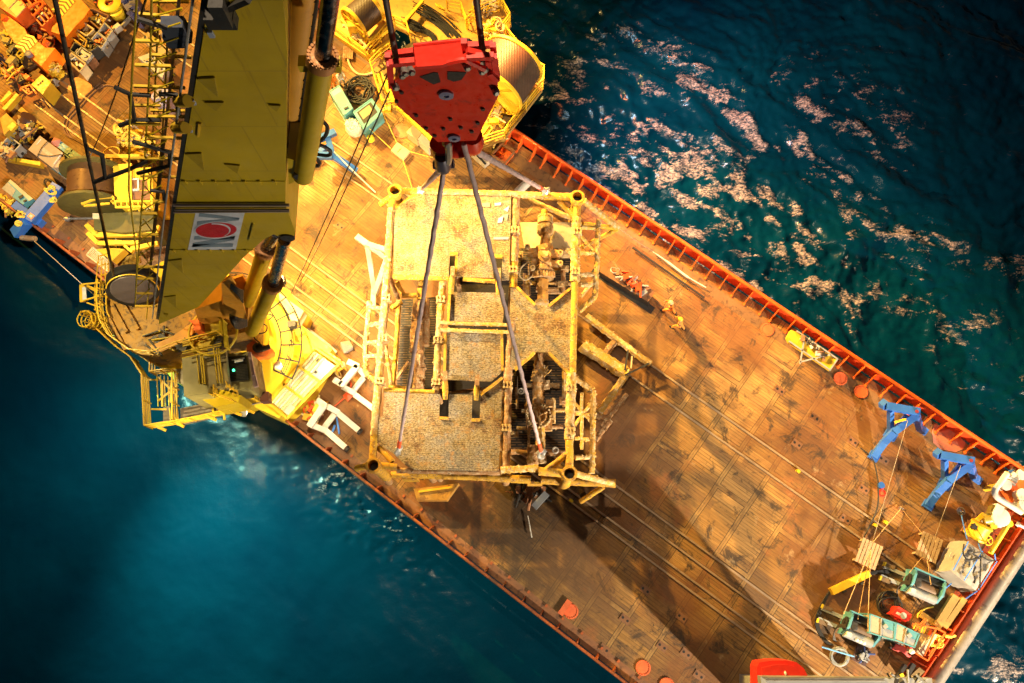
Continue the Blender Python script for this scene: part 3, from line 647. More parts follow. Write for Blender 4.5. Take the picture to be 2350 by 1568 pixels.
sw2 = [(.50 + (x - .50) * .90 - .012, .44 + (y - .44) * .93 - .004) for x, y in sw][::-1]
logo('logo_swoosh', sw + sw2, PW, .042)
# access walkway along the boom's back: floor, tray, rails, outriggers
def back(u, v, off, y): p = PY(u, v, YB); return Vector((p.x, y, p.z)) + nb * off
LN = ((480, 0), (404, 470), (366, 735))
def edge(v):
    (a, b_, c) = LN
    return a[0] + (b_[0] - a[0]) * v / 470 if v < 470 else b_[0] + (c[0] - b_[0]) * (v - 470) / 265
m = MB(); m.prism([back(edge(v), v, o, YB + .02) for v, o in ((-60, .02), (735, .02), (735, .15), (-60, .15))], FW * .3); CB(m, 'cable_tray', DARK)
m = MB(); m.prism([back(edge(v), v, o, YB + .5) for v, o in ((-60, .55), (640, .55), (640, .62), (-60, .62))], FW * 1.1); CB(m, 'walkway_floor', paint('walkway_pinkish', (.52, .36, .26), .7, 0, .5, (.28, .18, .10), 2, .5))
m = MB()
for i in range(64):
    v = -50 + i * 12.2
    m.tube([back(edge(v), v, .30, YB + .02), back(edge(v), v, .30, YB + .40)], .016, 5)
for y_ in (YB + .04, YB + .4): m.tube([back(edge(v), v, .31, y_) for v in (-60, 230, 470, 735)], .03, 6)
CB(m, 'ladder', GALV)
m = MB()
for pts, y_ in ((((1075, -40), (1040, 500), (1015, 1000), (1010, 1490)), YB), (((1190, -40), (1180, 400), (1150, 1000), (1120, 1500)), YB + .2), (((1320, 150), (1300, 600), (1270, 1100), (1230, 1500)), YB + .8), (((1250, -40), (1215, 700), (1180, 1500)), YF)):
    m.tube([PY(*c1.uv(a, b_), y_) for a, b_ in pts], .026, 6)
for pts, y_ in ((((1010, 550), (1075, 1100), (1060, 1450)), YB), (((1120, 550), (1090, 1000), (1060, 1400)), YB + .2), (((1230, 560), (1180, 1100), (1150, 1560)), YB + .6)):
    m.tube([PY(*c4.uv(a, b_ if b_ > 560 else b_), y_) for a, b_ in pts], .026, 6)
CB(m, 'walkway_rail', OLIVE)
m = MB()
for a, b_, c, d in ((1190, 10, 1480, 10), (1090, 110, 1330, 130), (1230, 170, 1500, 185), (1060, 320, 1250, 325), (1190, 430, 1500, 450), (1060, 510, 1340, 520), (1050, 675, 1450, 690), (1030, 825, 1260, 830), (1180, 865, 1450, 870), (1160, 915, 1450, 915), (1030, 970, 1260, 975), (1160, 1075, 1450, 1085), (1040, 1120, 1340, 1190), (1010, 1240, 1420, 1245), (1100, 1380, 1410, 1390), (1180, 1490, 1290, 1500)):
    y_ = random.uniform(YB + .1, YF - .2); m = MB(); m.beam(PY(*c1.uv(a, b_), y_), PY(*c1.uv(c, d), y_), .07, .07); CB(m, 'walkway_outrigger', YEL)
for a, b_, c, d in ((1110, 735, 1230, 735), (1200, 640, 1300, 640), (1080, 900, 1250, 900), (1080, 1150, 1300, 1155), (1080, 1245, 1250, 1245), (1070, 1360, 1200, 1362), (1060, 1460, 1230, 1460)):
    m = MB(); m.beam(PY(*c4.uv(a, b_), YB + .3), PY(*c4.uv(c, d), YB + .3), .09, .09); CB(m, 'walkway_outrigger', YEL)
m = MB()                                                           # dark cranked lamp arms and lattice diagonals
for seg in (((900, 685), (1020, 740), (1180, 750)), ((1020, 745), (1055, 940), (1260, 940)), ((940, 985), (1060, 940)), ((690, 1165), (800, 1215), (825, 1390), (740, 1430)), ((740, 1430), (1010, 1330), (1150, 1265)), ((1040, 1110), (1330, 1195), (1330, 1300), (1080, 1360)), ((1080, 150), (1310, 220)), ((1250, 740), (1380, 740), (1400, 890)), ((1180, 1495), (1280, 1500), (1290, 1560))):
    m = MB(); m.tube([PY(*c1.uv(a, b_), YB + .1) for a, b_ in seg], .065, 6); CB(m, 'lamp_arm', DARK)
for y_, o0, o1 in ((YB + .15, .5, 1.05), (YF - .2, 1.05, .5)):
    m = MB()
    for i in range(22): v = i * 33 - 20; m.tube([back(edge(v), v, o0, y_), back(edge(v + 33), v + 33, o1, y_)], .022, 5)
    CB(m, 'lattice_brace', OLIVE)
m = MB(); m.box(PY(*c1.uv(1385, 235), YB + .3), (.5, .3, .6)); m.box(PY(*c1.uv(1370, 295), YB + .3), (.4, .3, .4)); CB(m, 'junction_box', paint('junction_slate', (.05, .06, .09), .5))
for a, b_ in ((1440, 790), (1420, 1000)):
    m = MB(); m.tube([PY(*c1.uv(a - 40, b_), YB + .1), PY(*c1.uv(a + 40, b_), YB - .1)], .17, 10); CB(m, 'bracket_arm', YEL)
# cylinders
def cylinder(name, view, p0, p1, r, y_, rod, pr0, pr1, mat, ry=None):
    a, b_ = PY(*view.uv(*p0), y_), PY(*view.uv(*p1), y_); d = (b_ - a).normalized(); Ln = (b_ - a).length
    q = MB(); q.lathe(a, d, [(r * .8, -.25), (r, -.2), (r, Ln - .28), (r * 1.0, Ln)], 28); c = CB(q, name, mat)
    q = MB(); q.lathe(a, d, [(r * 1.0, Ln - .32), (r * 1.24, Ln - .3), (r * 1.24, Ln), (rod * 1.15, Ln + .03)], 28)
    for k in range(22):
        t = k * 2 * math.pi / 22; xx = d.orthogonal().normalized(); yy = d.cross(xx); q.lathe(b_ + (xx * math.cos(t) + yy * math.sin(t)) * r * 1.1, d, [(.045, -.02), (.045, .07)], 6)
    CB(q, 'gland_ring', paint('rusty_gland', (.42, .18, .05), .5, .2, .4, (.10, .05, .03), 3, .55), c)
    e = PY(*view.uv(*pr1), y_ if ry is None else ry); q = MB(); q.lathe(b_, e - b_, [(rod, 0), (rod, (e - b_).length)], 24); CB(q, 'piston_rod', CHROME, c); return c
cylinder('luffing_cylinder', z5, (450, 1190), (700, 625), .36, YB + .5, .24, None, (840, 100), OLIVE)
cylinder('luffing_cylinder', z5, (400, 830), (610, 200), .36, YF - .1, .24, None, (740, 10), OLIVE)
cylinder('knuckle_cylinder', c2, (1125, 1360), (1275, 440), .30, YB + .2, .20, None, (1350, -120), OLIVE)
a, b_ = PY(*c2.uv(1000, 960), YF - .3), PY(*c2.uv(1130, -120), YF - .3)
m = MB(); m.lathe(a, b_ - a, [(.36, 0), (.36, (b_ - a).length)], 24); kc = CB(m, 'knuckle_cylinder', paint('far_cylinder_orange', (.55, .28, .03), .5, 0, .3, (.3, .14, .03), .6, .6))
m = MB()
for i in range(13):
    p = a.lerp(b_, .05 + i * .075); m.lump(p + Vector((.30, -.22, 0)), .06)
m.tube([a + Vector((.34, -.2, 0)), b_ + Vector((.34, -.2, 0))], .05, 6); CB(m, 'bolt_strip', DARK, kc)
m = MB(); m.prism([PY(*c2.uv(p, q_), YB + .1) for p, q_ in ((1000, 1240), (1010, 1445), (1110, 1400), (1215, 1330), (1215, 1300), (1120, 1280))], FW * 1.6); CB(m, 'cylinder_lug', OLIVE)
m = MB(); m.lathe(PY(*c2.uv(1105, 1395), YB - .05), FW, [(.22, 0), (.22, 1.9)], 16); CB(m, 'pivot_pin', DARK); m = MB(); m.lathe(PY(660, 548, YB - .06), FW, [(.26, 0), (.26, 2.1)], 16); CB(m, 'pivot_pin', DARK)
m = MB(); m.box(PY(*c2.uv(1140, 500), YB + .3), (.3, .3, .25)); m.box(PY(*c2.uv(1370, 505), YB + .2), (.3, .3, .25)); CB(m, 'gland_lug', OLIVE)
m = MB()                                                            # hydraulic hoses
for pts, yy in ((((1000, 1150), (1060, 1110), (1230, 1130), (1330, 1180), (1320, 1220), (1220, 1210)), 14), (((1260, 940), (1310, 990), (1300, 1060), (1250, 1110), (1240, 1150)), 14), (((1200, 1230), (1250, 1270), (1240, 1300), (1200, 1290)), 14)):
    m = MB(); m.tube(smoothpts([PY(*c2.uv(p, q_), 12.6) for p, q_ in pts], 5), .06, 6); CB(m, 'hydraulic_hose', BLACK)
m = MB()
for k in range(9):
    o = k * 9; m = MB()
    m.tube(smoothpts([z5.y(180, 640 + o * .6, YB + .3), z5.y(260, 690 + o, YB + .2), z5.y(330, 720 + o * 2, YB + .4)], 5), .04, 5); CB(m, 'hydraulic_hose', BLACK); m = MB()
    m.tube(smoothpts([z5.y(170, 1010 + o * .7, YB), z5.y(250, 1050 + o * 1.8, YB - .2), z5.y(380, 1080 + o, YB + .1)], 5), .04, 5); CB(m, 'hydraulic_hose', BLACK)
for pts in (((600, 1030), (660, 1010), (690, 1040), (640, 1080)), ((570, 1120), (625, 1160), (600, 1230), (490, 1250)), ((480, 1250), (470, 1300), (540, 1360))): m = MB(); m.tube(smoothpts([z5(*p, 8.5) for p in pts], 5), .035, 5); CB(m, 'hydraulic_hose', BLACK)
# slew drive and lamp boxes near the pedestal
m = MB(); m.slab([z5(a, b_, 8.2) for a, b_ in ((375, 1390), (440, 1340), (560, 1385), (640, 1390), (640, 1430), (560, 1480), (375, 1500))], 6.8); CB(m, 'slew_motor_housing', ORANGE)
m = MB(); m.lathe(z5(515, 1422, 8.2), UP, [(.26, 0), (.26, .12), (.13, .14), (.12, .02)], 20); m.box(z5(605, 1425, 8.3), (.5, .2, .2), .4); CB(m, 'slew_motor', DARK)
for p, zz in ((z5(935, 1140, 6.4), 0), (z5(790, 600, 11.5), 0)):
    m = MB(); m.box(p, (.45, .3, .5), .2); m.beam(p, p - UP * .8, .07, .07); CB(m, 'floodlight', DARK)
for p in (c5(1550, 1040, 6.9), c5(1300, 1372, 7.0)):
    m = MB(); m.lathe(p, Vector((.8, .3, -.6)), [(.10, -.2), (.24, 0), (.26, .12)], 16); fl = CB(m, 'floodlight', GALV)
    m = MB(); m.lathe(p, Vector((.8, .3, -.6)), [(.22, .125), (.21, .15)], 16); CB(m, 'lamp_lens', emit('lamp_glow', (1, .86, .62), 25), fl)
# hoist rope sheave / drum beside the boom heel
sx = c5(520, 470, 11.0); ax = Vector((.21, -.92, .33)).normalized()
m = MB(); m.lathe(sx, ax, [(1.25, -.32), (1.25, -.25), (1.05, -.22), (1.05, .18), (1.25, .20), (1.25, .28), (1.05, .26)], 36); CB(m, 'hoist_sheave', BLACK)
m = MB(); m.lathe(sx + ax * .27, ax, [(1.04, 0), (1.02, .03)], 32); CB(m, 'sheave_disc', paint('disc_lilac', (.10, .085, .10), .5, 0, .3, (.05, .04, .03), 1.5, .6))
m = MB(); m.ring(sx + ax * .30, ax, 1.2, .03, 24, 6, R(120), R(290)); CB(m, 'sheave_guard', YEL)
hl = MB(); hl.tube([PY(120, -30, 12.6), c4(905, 1290, 10.6)], [.062, .066], 8); CB(hl, 'hoist_rope', ROPE)
# left side guard rails, ladder cage and bracket platform
m = MB()
for off in (0, 1, 2):
    zt = 9.0 + .45 * off
    m.tube(smoothpts([c5(250 + off * 40, 455, zt), c5(248 + off * 40, 540, zt), c5(255 + off * 38, 640, zt), c5(285 + off * 34, 690, zt)], 4), .04, 6)
for yy in (480, 530, 590, 640): m.beam(c5(245, yy, 9.0), c5(335, yy + 22, 9.9), .06, .06)
for a, b_ in (((255, 455), (275, 250)), ((290, 470), (300, 270)), ((325, 470), (320, 300)), ((345, 480), (345, 250))): m.tube([c5(*a, 9.4), c5(*b_, 9.6)], .03, 6)
for yy in (260, 330, 400): m.tube([c5(275, yy, 9.5), c5(345, yy - 20, 9.6)], .03, 6)
CB(m, 'guard_rail', YEL)
m = MB(); m.beam(c5(158, 462, 9.5), c5(162, 585, 9.5), .25, .12); m.beam(c5(155, 460, 10), c5(360, 440, 10), .07, .07); m.beam(c5(170, 575, 10), c5(360, 518, 10), .07, .07); m.beam(c5(190, 470, 9.2), c5(270, 510, 9.2), .16, .1); m.beam(c5(190, 590, 9.2), c5(290, 625, 9.2), .07, .07); CB(m, 'outrigger_bracket', YEL)
m = MB(); m.beam(c5(173, 480, 9.57), c5(176, 570, 9.57), .2, .05); CB(m, 'bracket_panel', PW)
m = MB()                                                            # ladder safety cage
A0, A1 = c5(175, 705, 9.2), c5(385, 770, 6.8); dA = (A1 - A0).normalized(); sd = dA.cross(UP).normalized()
for i in range(9):
    c = A0.lerp(A1, i / 8); m.ring(c, dA, .42, .035, 16, 6)
for k in range(7):
    a = k * 2 * math.pi / 7; o = (sd * math.cos(a) + UP * math.sin(a)) * .42; m.tube([A0 + o, A1 + o], .032, 6)
CB(m, 'ladder_cage', YEL)
m = MB()
lo = [c5(270, 690, 7.4), c5(320, 810, 7.4), c5(450, 930, 7.4), c5(560, 1010, 7.4), c5(640, 1130, 7.4), c5(660, 1490, 7.2), c5(840, 1462, 7.2)]
m.rail(lo[:3], 1.1, .035, 4, .5); m.rail(lo[2:5], 1.1, .035, 4, 1.2); m.rail(lo[4:6], 1.1, .035, 5, 1.5); m.rail(lo[5:], 1.1, .035, 4, .9)
m.rail([c5(840, 1462, 7.2), c5(1100, 1410, 7.2), c5(1240, 1372, 7.2)], 1.05, .03, 4, .8); m.rail([c5(1250, 1380, 7.2), c5(1290, 1320, 7.2), c5(1430, 1300, 7.2), c5(1440, 1230, 7.2)], 1.05, .03, 4, .6)
m.rail([c5(700, 970, 7.6), c5(690, 1110, 7.6), c5(830, 1090, 7.6)], 1.0, .035, 3, .6); m.rail([c5(850, 1100, 7.4), c5(850, 1440, 7.4)], 1.0, .035, 3, .8)
CB(m, 'guard_rail', YEL)
m = MB()
for a, b_ in (((700, 1120), (840, 1260)), ((700, 1290), (840, 1180)), ((730, 1150), (730, 1330)), ((760, 1150), (830, 1150)), ((620, 1140), (700, 1140)), ((650, 1350), (760, 1350)), ((790, 1160), (790, 1300)), ((700, 970), (740, 1100))):
    q = MB(); q.beam(c5(*a, 7.1), c5(*b_, 7.1), .09, .09); CB(q, 'platform_brace', YEL)
for i in range(6): m.tube([c5(690 + i * 26, 1110, 7.3), c5(700 + i * 26, 1330, 6.6)], .03, 5)
for i in range(4): m.tube([c5(780 + i * 18, 1340, 7.4), c5(790 + i * 18, 1440, 7.4)], .035, 5)
for a in (700, 830, 1060, 1240, 1330): q = MB(); q.beam(c5(a, 1478 - (a - 700) * .2, 7.2), c5(a + 55, 1500 - (a - 700) * .2, 7.2), .14, .1); CB(q, 'platform_outrigger', YEL)
for a in (1090, 1165): q = MB(); q.beam(c5(a, 1345, 7.25), c5(a + 8, 1425, 7.25), .1, .12); CB(q, 'platform_rib', YEL)
CB(m, 'platform_framing', YEL)
GRP = paint('platform_grating_grey', (.20, .17, .15), .7, 0, .4, (.11, .09, .07), 2, .55, .4)
m = MB(); m.slab([c5(a, b_, 7.15) for a, b_ in ((855, 1345), (1060, 1300), (1290, 1250), (1425, 1222), (1440, 1300), (1290, 1330), (1240, 1375), (860, 1465))], 7.0)
m.slab([c5(a, b_, 7.12) for a, b_ in ((735, 1335), (780, 1325), (800, 1450), (735, 1462))], 7.0); CB(m, 'platform_floor', GRP)
m = MB(); m.slab([c5(a, b_, 7.6) for a, b_ in ((690, 985), (735, 975), (745, 1000), (690, 1008))], 7.5); m.slab([c5(a, b_, 7.55) for a, b_ in ((740, 1005), (880, 985), (890, 1190), (830, 1150), (815, 1080), (740, 1090))], 7.45); CB(m, 'platform_floor', paint('pale_grey_floor', (.40, .37, .32), .7, 0, .4, (.22, .2, .16), 2, .55))
# operator cab
CABP = paint('cab_olive_grey', (.27, .24, .11), .5, 0, .3, (.15, .13, .06), 1, .6)
m = MB(); m.slab([c5(a, b_, 10.6) for a, b_ in ((868, 985), (975, 962), (985, 1165), (1060, 1185), (1050, 1235), (960, 1245), (885, 1255))], 7.4); CB(m, 'cab_annex', CABP)
m = MB(); m.slab([c5(a, b_, 10.2) for a, b_ in ((975, 950), (1180, 930), (1205, 1180), (1000, 1195))], 7.4); cab = CB(m, 'cab', paint('cab_roof', (.20, .17, .09), .6, 0, .3, (.12, .1, .06), 1.2, .6))
m = MB(); m.slab([c5(a, b_, 9.8) for a, b_ in ((1180, 955), (1345, 938), (1375, 1160), (1360, 1205), (1205, 1200))], 7.4); CB(m, 'cab_front', CABP)
m = MB(); m.slab([c5(a, b_, 9.86) for a, b_ in ((1195, 975), (1325, 962), (1345, 1140), (1212, 1152))], 9.8); fr = CB(m, 'cab_window', GLASSM)
m = MB()
for i in range(17): t = i / 16; m.beam(c5(1195 + 17 * t, 978 + 172 * t, 9.89), c5(1325 + 20 * t, 965 + 173 * t, 9.89), .03, .03)
CB(m, 'window_bar', DARK, fr)
m = MB(); m.beam(c5(1245, 1010, 9.95), c5(1305, 1000, 9.95), .12, .04); m.beam(c5(1225, 1000, 9.93), c5(1315, 985, 9.93), .05, .04); CB(m, 'wiper', PW, fr)
m = MB(); m.lathe(c5(1238, 1072, 9.9), UP, [(.06, 0), (.06, .04)], 12); CB(m, 'indicator_light', emit('green_indicator', (.05, 1, .35), 6), fr)
m = MB(); m.beam(c5(1350, 945, 9.9), c5(1380, 1110, 9.9), .16, .14); m.beam(c5(1380, 1110, 9.8), c5(1400, 1190, 9.8), .2, .2); CB(m, 'cab_pillar', paint('lilac_pillar', (.45, .32, .36), .5, 0, .3, (.2, .15, .3), 2, .6))
m = MB()
for x_ in (975, 1000, 1015): m.tube([c5(x_, 960, 10.9), c5(x_ + 20, 1170, 10.9)], .04, 6)
for x_ in (1095, 1115, 1130): m.tube([c5(x_, 915, 11.1), c5(x_ + 30, 1165, 11.1)], .035, 6)
for y_ in (880, 895, 925): m.tube([c5(870, y_ + 60, 11.0), c5(1150, y_, 11.0)], .035, 6)
m.rail([c5(1140, 705, 11), c5(1190, 740, 11), c5(1210, 930, 10.5)], .7, .04, 3, .8); CB(m, 'cab_roof_rail', OLIVE)
m = MB(); m.slab([c5(a, b_, 9.4) for a, b_ in ((950, 1240), (1125, 1200), (1290, 1250), (1270, 1300), (1100, 1335))], 7.4); CB(m, 'cab_skirt', OLIVE)
m = MB()
A0, A1 = c5(1180, 1150, 9.9), c5(1260, 1215, 9.0)
for i in range(4):
    t = i / 3; m.tube(smoothpts([c5(1180 + 80 * t, 1150 + 60 * t, 10.2), c5(1192 + 75 * t, 1180 + 60 * t, 10.2), c5(1178 + 75 * t, 1205 + 55 * t, 10.1)], 4), .035, 6)
m.beam(c5(1185, 1180, 10.2), c5(1262, 1225, 10.2), .09, .05); m.rail([c5(1130, 1200, 9.6), c5(1135, 1260, 9.6), c5(1255, 1300, 9.6)], .8, .03, 3, .35); m.rail([c5(1052, 1180, 9.6), c5(1060, 1250, 9.6), c5(1130, 1270, 9.6)], .8, .03, 2, .5); CB(m, 'cab_ladder_guard', YEL)
m = MB(); m.beam(c5(1050, 730, 10.2), c5(1150, 720, 10.2), 1.2, .8); m.ring(c5(1090, 800, 10.3), UP, 1.2, .06, 24, 6); CB(m, 'winch_guard', OLIVE)
m = MB(); m.box(c5(1468, 1268, 7.6), (.42, .5, .7), .1); CB(m, 'control_box', paint('maroon_box', (.12, .04, .03), .5))
for p, q_ in ((c3.y(550, 540, 12.0), P(640, 730, .3)), (c3.y(545, 700, 12.0), P(690, 640, .3))): pass
# ------------------------------------------------------------------ hook block, ropes and slings
YK = 11.9
def k(a, b_, y=YK): return c3.y(a, b_, y)
hb = k(990, 1000); blk = thing('hook_block', 'large red hook block hanging over the deck on two steel ropes', 'hook block', tuple(hb))
HB = lambda mb, name, mat, parent=None: mb.build(name, mat, parent or blk)
front = [(555, 700), (640, 570), (760, 520), (960, 505), (1180, 470), (1310, 570), (1392, 625), (1396, 760), (1225, 1102), (925, 1116), (605, 830)]
m = MB(); m.prism([k(*p) for p in front], FW * .14); ck = HB(m, 'cheek_plate', RED)
m = MB(); m.prism([k(*p, YK + .85) for p in front], FW * .12); HB(m, 'cheek_plate', RED)
m = MB(); m.prism([k(a * .93 + 69, b_ * .9 + 70, YK + .15) for a, b_ in front], FW * .68); HB(m, 'block_core', paint('sheave_dark', (.05, .012, .012), .5))
HOLE = plain('opening_black', (.008, .005, .005), .7)
for w_ in ([(780, 605), (890, 570), (925, 573), (945, 645), (890, 665)], [(1000, 563), (1150, 570), (1110, 628), (1050, 642), (1000, 625)]):
    m = MB(); m.prism([k(*p, YK - .012) for p in w_], FW * .02); HB(m, 'sheave_opening', HOLE, ck)
PINM = paint('pin_blue_grey', (.24, .24, .40), .35, .3, .3, (.12, .10, .14), 3, .6)
for a, b_, r in ((990, 740, .19), (1053, 1077, .17)):
    m = MB(); m.lathe(k(a, b_), -FW, [(r, 0), (r, .06), (r * .4, .07), (r * .35, .03)], 24); HB(m, 'sheave_pin', PINM)
for i, (a, b_) in enumerate(((755, 900), (1023, 930), (968, 1005), (1105, 997), (1190, 1028), (1237, 960), (1278, 852), (900, 1060), (832, 1000), (600, 790), (640, 720))):
    m = MB(); m.lathe(k(a, b_), -FW, [(.055, 0), (.055, .05)], 8, True, False); HB(m, 'bolt', DARK)
for a, b_ in ((640, 580), (665, 560), (715, 550), (590, 670), (1150, 515), (1285, 530), (1375, 710), (1265, 545)):
    m = MB(); m.lathe(k(a, b_, YK - .02), Vector((.3, -1, .4)), [(.09, -.1), (.09, .12), (.05, .16)], 10); HB(m, 'fastener', STEEL)
# bright guard box on top
tp = [(735, 362), (1128, 316), (1150, 438), (985, 505), (752, 526)]
zt = k(740, 360, YK + .2).z
m = MB(); q0 = [k(752, 526, YK - .10), k(960, 510, YK - .10), k(1150, 440, YK - .10)]; q1 = [k(735, 362, YK + .75), k(930, 340, YK + .75), k(1128, 318, YK + .75)]
m.add(q0 + q1 + [p - UP * .12 for p in q0 + q1], [(0, 1, 4, 3), (1, 2, 5, 4), (0, 6, 7, 1), (1, 7, 8, 2), (2, 8, 11, 5), (5, 11, 10, 4), (4, 10, 9, 3), (3, 9, 6, 0), (6, 9, 10, 7), (7, 10, 11, 8)])
m.tube([k(735, 355, YK + .75), k(930, 332, YK + .75), k(1130, 312, YK + .75)], .05, 6); HB(m, 'guard_box', REDB)
segs = (((530, 430), (735, 405), YK + .6), ((545, 500), (745, 480), YK - .1), ((530, 430), (545, 500), YK + .2), ((545, 500), (560, 680), YK), ((1150, 360), (1355, 350), YK + .6), ((1150, 450), (1365, 440), YK - .1), ((1355, 350), (1365, 445), YK + .2), ((1128, 320), (1150, 450), YK + .2), ((1150, 400), (1360, 455), YK), ((1320, 470), (1330, 560), YK), ((1365, 440), (1390, 620), YK), ((1330, 570), (1390, 625), YK - .1))
for part in (segs[:4], segs[4:]):
    m = MB()
    for sg in part: m.beam(k(*sg[0], sg[2]), k(*sg[1], sg[2]), .14, .14)
    HB(m, 'rope_guard_frame', REDB)
m = MB(); m.tube(smoothpts([k(1000, 495, YK - .15), k(1120, 470, YK - .15), k(1180, 490, YK - .15), k(1290, 545, YK - .15)], 4), .07, 6); HB(m, 'guard_bar', REDB)
# hook below
m = MB(); m.lathe(k(955, 1150, YK + .45), -UP, [(.34, -.2), (.36, .2), (.30, .55), (.12, .8)], 16); HB(m, 'hook_horn', RED)
m = MB(); m.lathe(k(1195, 1105, YK + .45), -UP, [(.3, -.3), (.34, .1), (.28, .4), (.1, .6)], 16); HB(m, 'hook_horn', RED)
m = MB(); m.tube(smoothpts([k(930, 1190, YK + .45), k(1000, 1170, YK + .45), k(1100, 1175, YK + .45), k(1215, 1140, YK + .45)], 4), .26, 10); HB(m, 'hook_body', RED)
# falls
for a, b_, c, d, nm in ((508, -40, 605, 470, 'left'), (1222, -40, 1285, 440, 'right')):
    q = MB(); p0, p1 = k(a, b_, YK + .35), k(c, d + 40, YK + .35); q.tube([p1, p0, p0 + (p0 - p1) * .6], .075, 10)
    solo('hoist_rope', q, ROPE, 'thick dark steel rope running up from the %s side of the red hook block' % nm, 'rope', group='ropes of the hook block')
# shackle and slings
sh = MB(); ct = k(1000, 1200, YK + .3)
sh.tube(smoothpts([k(985, 1125, YK + .1), k(1005, 1140, YK), k(1010, 1240, YK), k(990, 1290, YK + .1), k(972, 1240, YK + .2)], 5), .11, 8)
shk = thing('shackle', 'dark shackle hanging from the red hook with lashed sling eyes', 'shackle', tuple(ct)); sh.build('bow', STEEL, shk)
sh = MB(); sh.tube([k(890, 1295, YK + .25), k(1050, 1285, YK + .25)], .14, 10); sh.lathe(k(965, 1290, YK + .1), UP, [(.20, -.3), (.26, 0), (.2, .5)], 12); sh.build('pin', paint('blue_black_steel', (.05, .05, .09), .4, .3, .4, (.12, .08, .1), 2, .6), shk)
SB = e2(345, 890, 9.6); SR = e2(1400, 920, 9.6); STL = c3(790, 1490, 9.5); STR = c3(1770, 1500, 9.5)
hk0 = k(975, 1320, YK + .2); hk1 = k(1130, 1130, YK + .2)
def sling(a, b_, r, lab, band=None):
    a, b_ = Vector(a), Vector(b_); n = 60; d = (b_ - a).normalized(); o = d.orthogonal().normalized()
    pts = [a.lerp(b_, i / n) + o * .015 * math.sin(i * 2.3) for i in range(n + 1)]
    q = thing('sling', lab, 'lifting sling', tuple(b_), group='slings holding the load'); m = MB(); m.tube(pts, r, 10, True, .10); m.build('sheath', SLING, q)
    if band:
        m = MB(); m.tube([a.lerp(b_, band[0]), a.lerp(b_, band[1])], r * 1.22, 10); m.build('marker_band', REDTAPE, q)
    m = MB(); m.tube(smoothpts([b_ - d * .15, b_ + o * .22 + d * .15, b_ + d * .5, b_ - o * .22 + d * .15, b_ - d * .15], 5), .08, 8); m.lump(b_, .25); m.lump(b_ + d * .5, .22); m.build('end_shackle', GALV, q)
    return q
sling(hk0, SB , .082, 'long pinkish lifting sling from the shackle to the near left corner of the steel structure', (.955, .995))
sling(hk1, SR , .082, 'long pinkish lifting sling from the hook to the near right corner of the steel structure', (.95, .99))
sling(k(950, 1330, YK + .5), STL, .10, 'pale lifting sling from the shackle to the far left corner of the steel structure')
sling(k(1160, 1150, YK + .5), STR, .10, 'reddish lifting sling from the hook to the far right corner of the steel structure', (.86, .90))
m = MB()
for t in range(9):
    q = k(1100 + 70 * math.sin(t), 1120 + 12 * t, YK + .2); m.lump(q, .15)
# ------------------------------------------------------------------ thin tag lines and tugger wires
def wire(a, b_, r, lab, mat=ROPE, dz=.2, cat='wire', grp=None):
    q = MB(); q.tube(sag(a, b_, dz, 10), r, 5); return solo('tag_line' if mat is not ROPE else 'tugger_wire', q, mat, lab, cat, group=grp)
wire(k(540, 560, YK + .2), P(660, 690, 3), .022, 'thin dark wire slanting from the hook block past the crane cylinders to the deck')
wire(k(545, 720, YK), P(690, 646, 2), .022, 'second thin dark wire slanting from the hook block lower left to the crane base')
p0 = PY(*c1.uv(1075, 330), 12.2); wire(PY(340, -20, 12.2), c1(708, 1220, 8.5), .03, 'thin dark wire slanting left of the boom walkway down to the brown drum')
# ------------------------------------------------------------------ hanging subsea structure
ZT = 9.0
so_c = P(1090, 790, 4.0)
sub = thing('subsea_structure', 'big yellow tubular steel structure with grating decks, crusted with marine growth, hanging from slings', 'steel structure', tuple(so_c))
SB_ = lambda mb, name, mat, parent=None: mb.build(name, mat, parent or sub)
random.seed(11)
INNER = plain('guide_inside', (.05, .035, .02), .7)
for a in (e1(370, 155, 9.3), e1(1950, 210, 9.3), e2(155, 1015, 9.3), e2(1610, 1075, 9.3)):
    m = MB(); m.lathe(a, -UP, [(.24, .5), (.27, 0), (.36, 0), (.36, .6), (.27, 1.0), (.27, 5.0)], 20, False); m.lathe(a, -UP, [(.36, .06), (.40, .08), (.40, .16), (.36, .18)], 20, False); po = SB_(m, 'guide_post', CLEANY)
    m = MB(); m.lathe(a, -UP, [(.235, .7), (.235, .75)], 18); SB_(m, 'post_inside', INNER, po)
def gp(pts, r, mat=GROWN, lumps=0, name='frame_pipe', jit=.13):
    m = MB()
    for i in range(len(pts) - 1): m.grown(pts[i], pts[i + 1], r, jit, .16, 10, lumps)
    return SB_(m, name, mat)
gp([e1(368, 210, 8.7), e1(335, 310, 8.7)], .20, CLEANY, 0, jit=.03)
gp([e1(340, 310, 8.7), e1(300, 900, 8.7), e2(160, 800, 8.7)], .19, GROWN, 40); gp([e2(165, 790, 8.7), e2(152, 990, 8.7)], .19, CLEANY, 0, jit=.03)
gp([e1(1950, 260, 8.7), e1(1940, 400, 8.7)], .2, CLEANY, jit=.03); gp([e1(1940, 400, 8.7), e1(1925, 950, 8.7)], .25, GROWN, 50); gp([e1(1925, 950, 8.7), e1(1915, 1420, 8.7)], .17, CLEANY, 4, jit=.06)
gp([e1(1915, 1420, 8.7), e2(1635, 330, 8.7)], .17, CLEANY, 4, jit=.06); gp([e2(1625, 330, 8.7), e2(1608, 830, 8.7)], .24, GROWN, 45); gp([e2(1608, 830, 8.7), e2(1608, 1050, 8.7)], .2, CLEANY, 0, jit=.03)
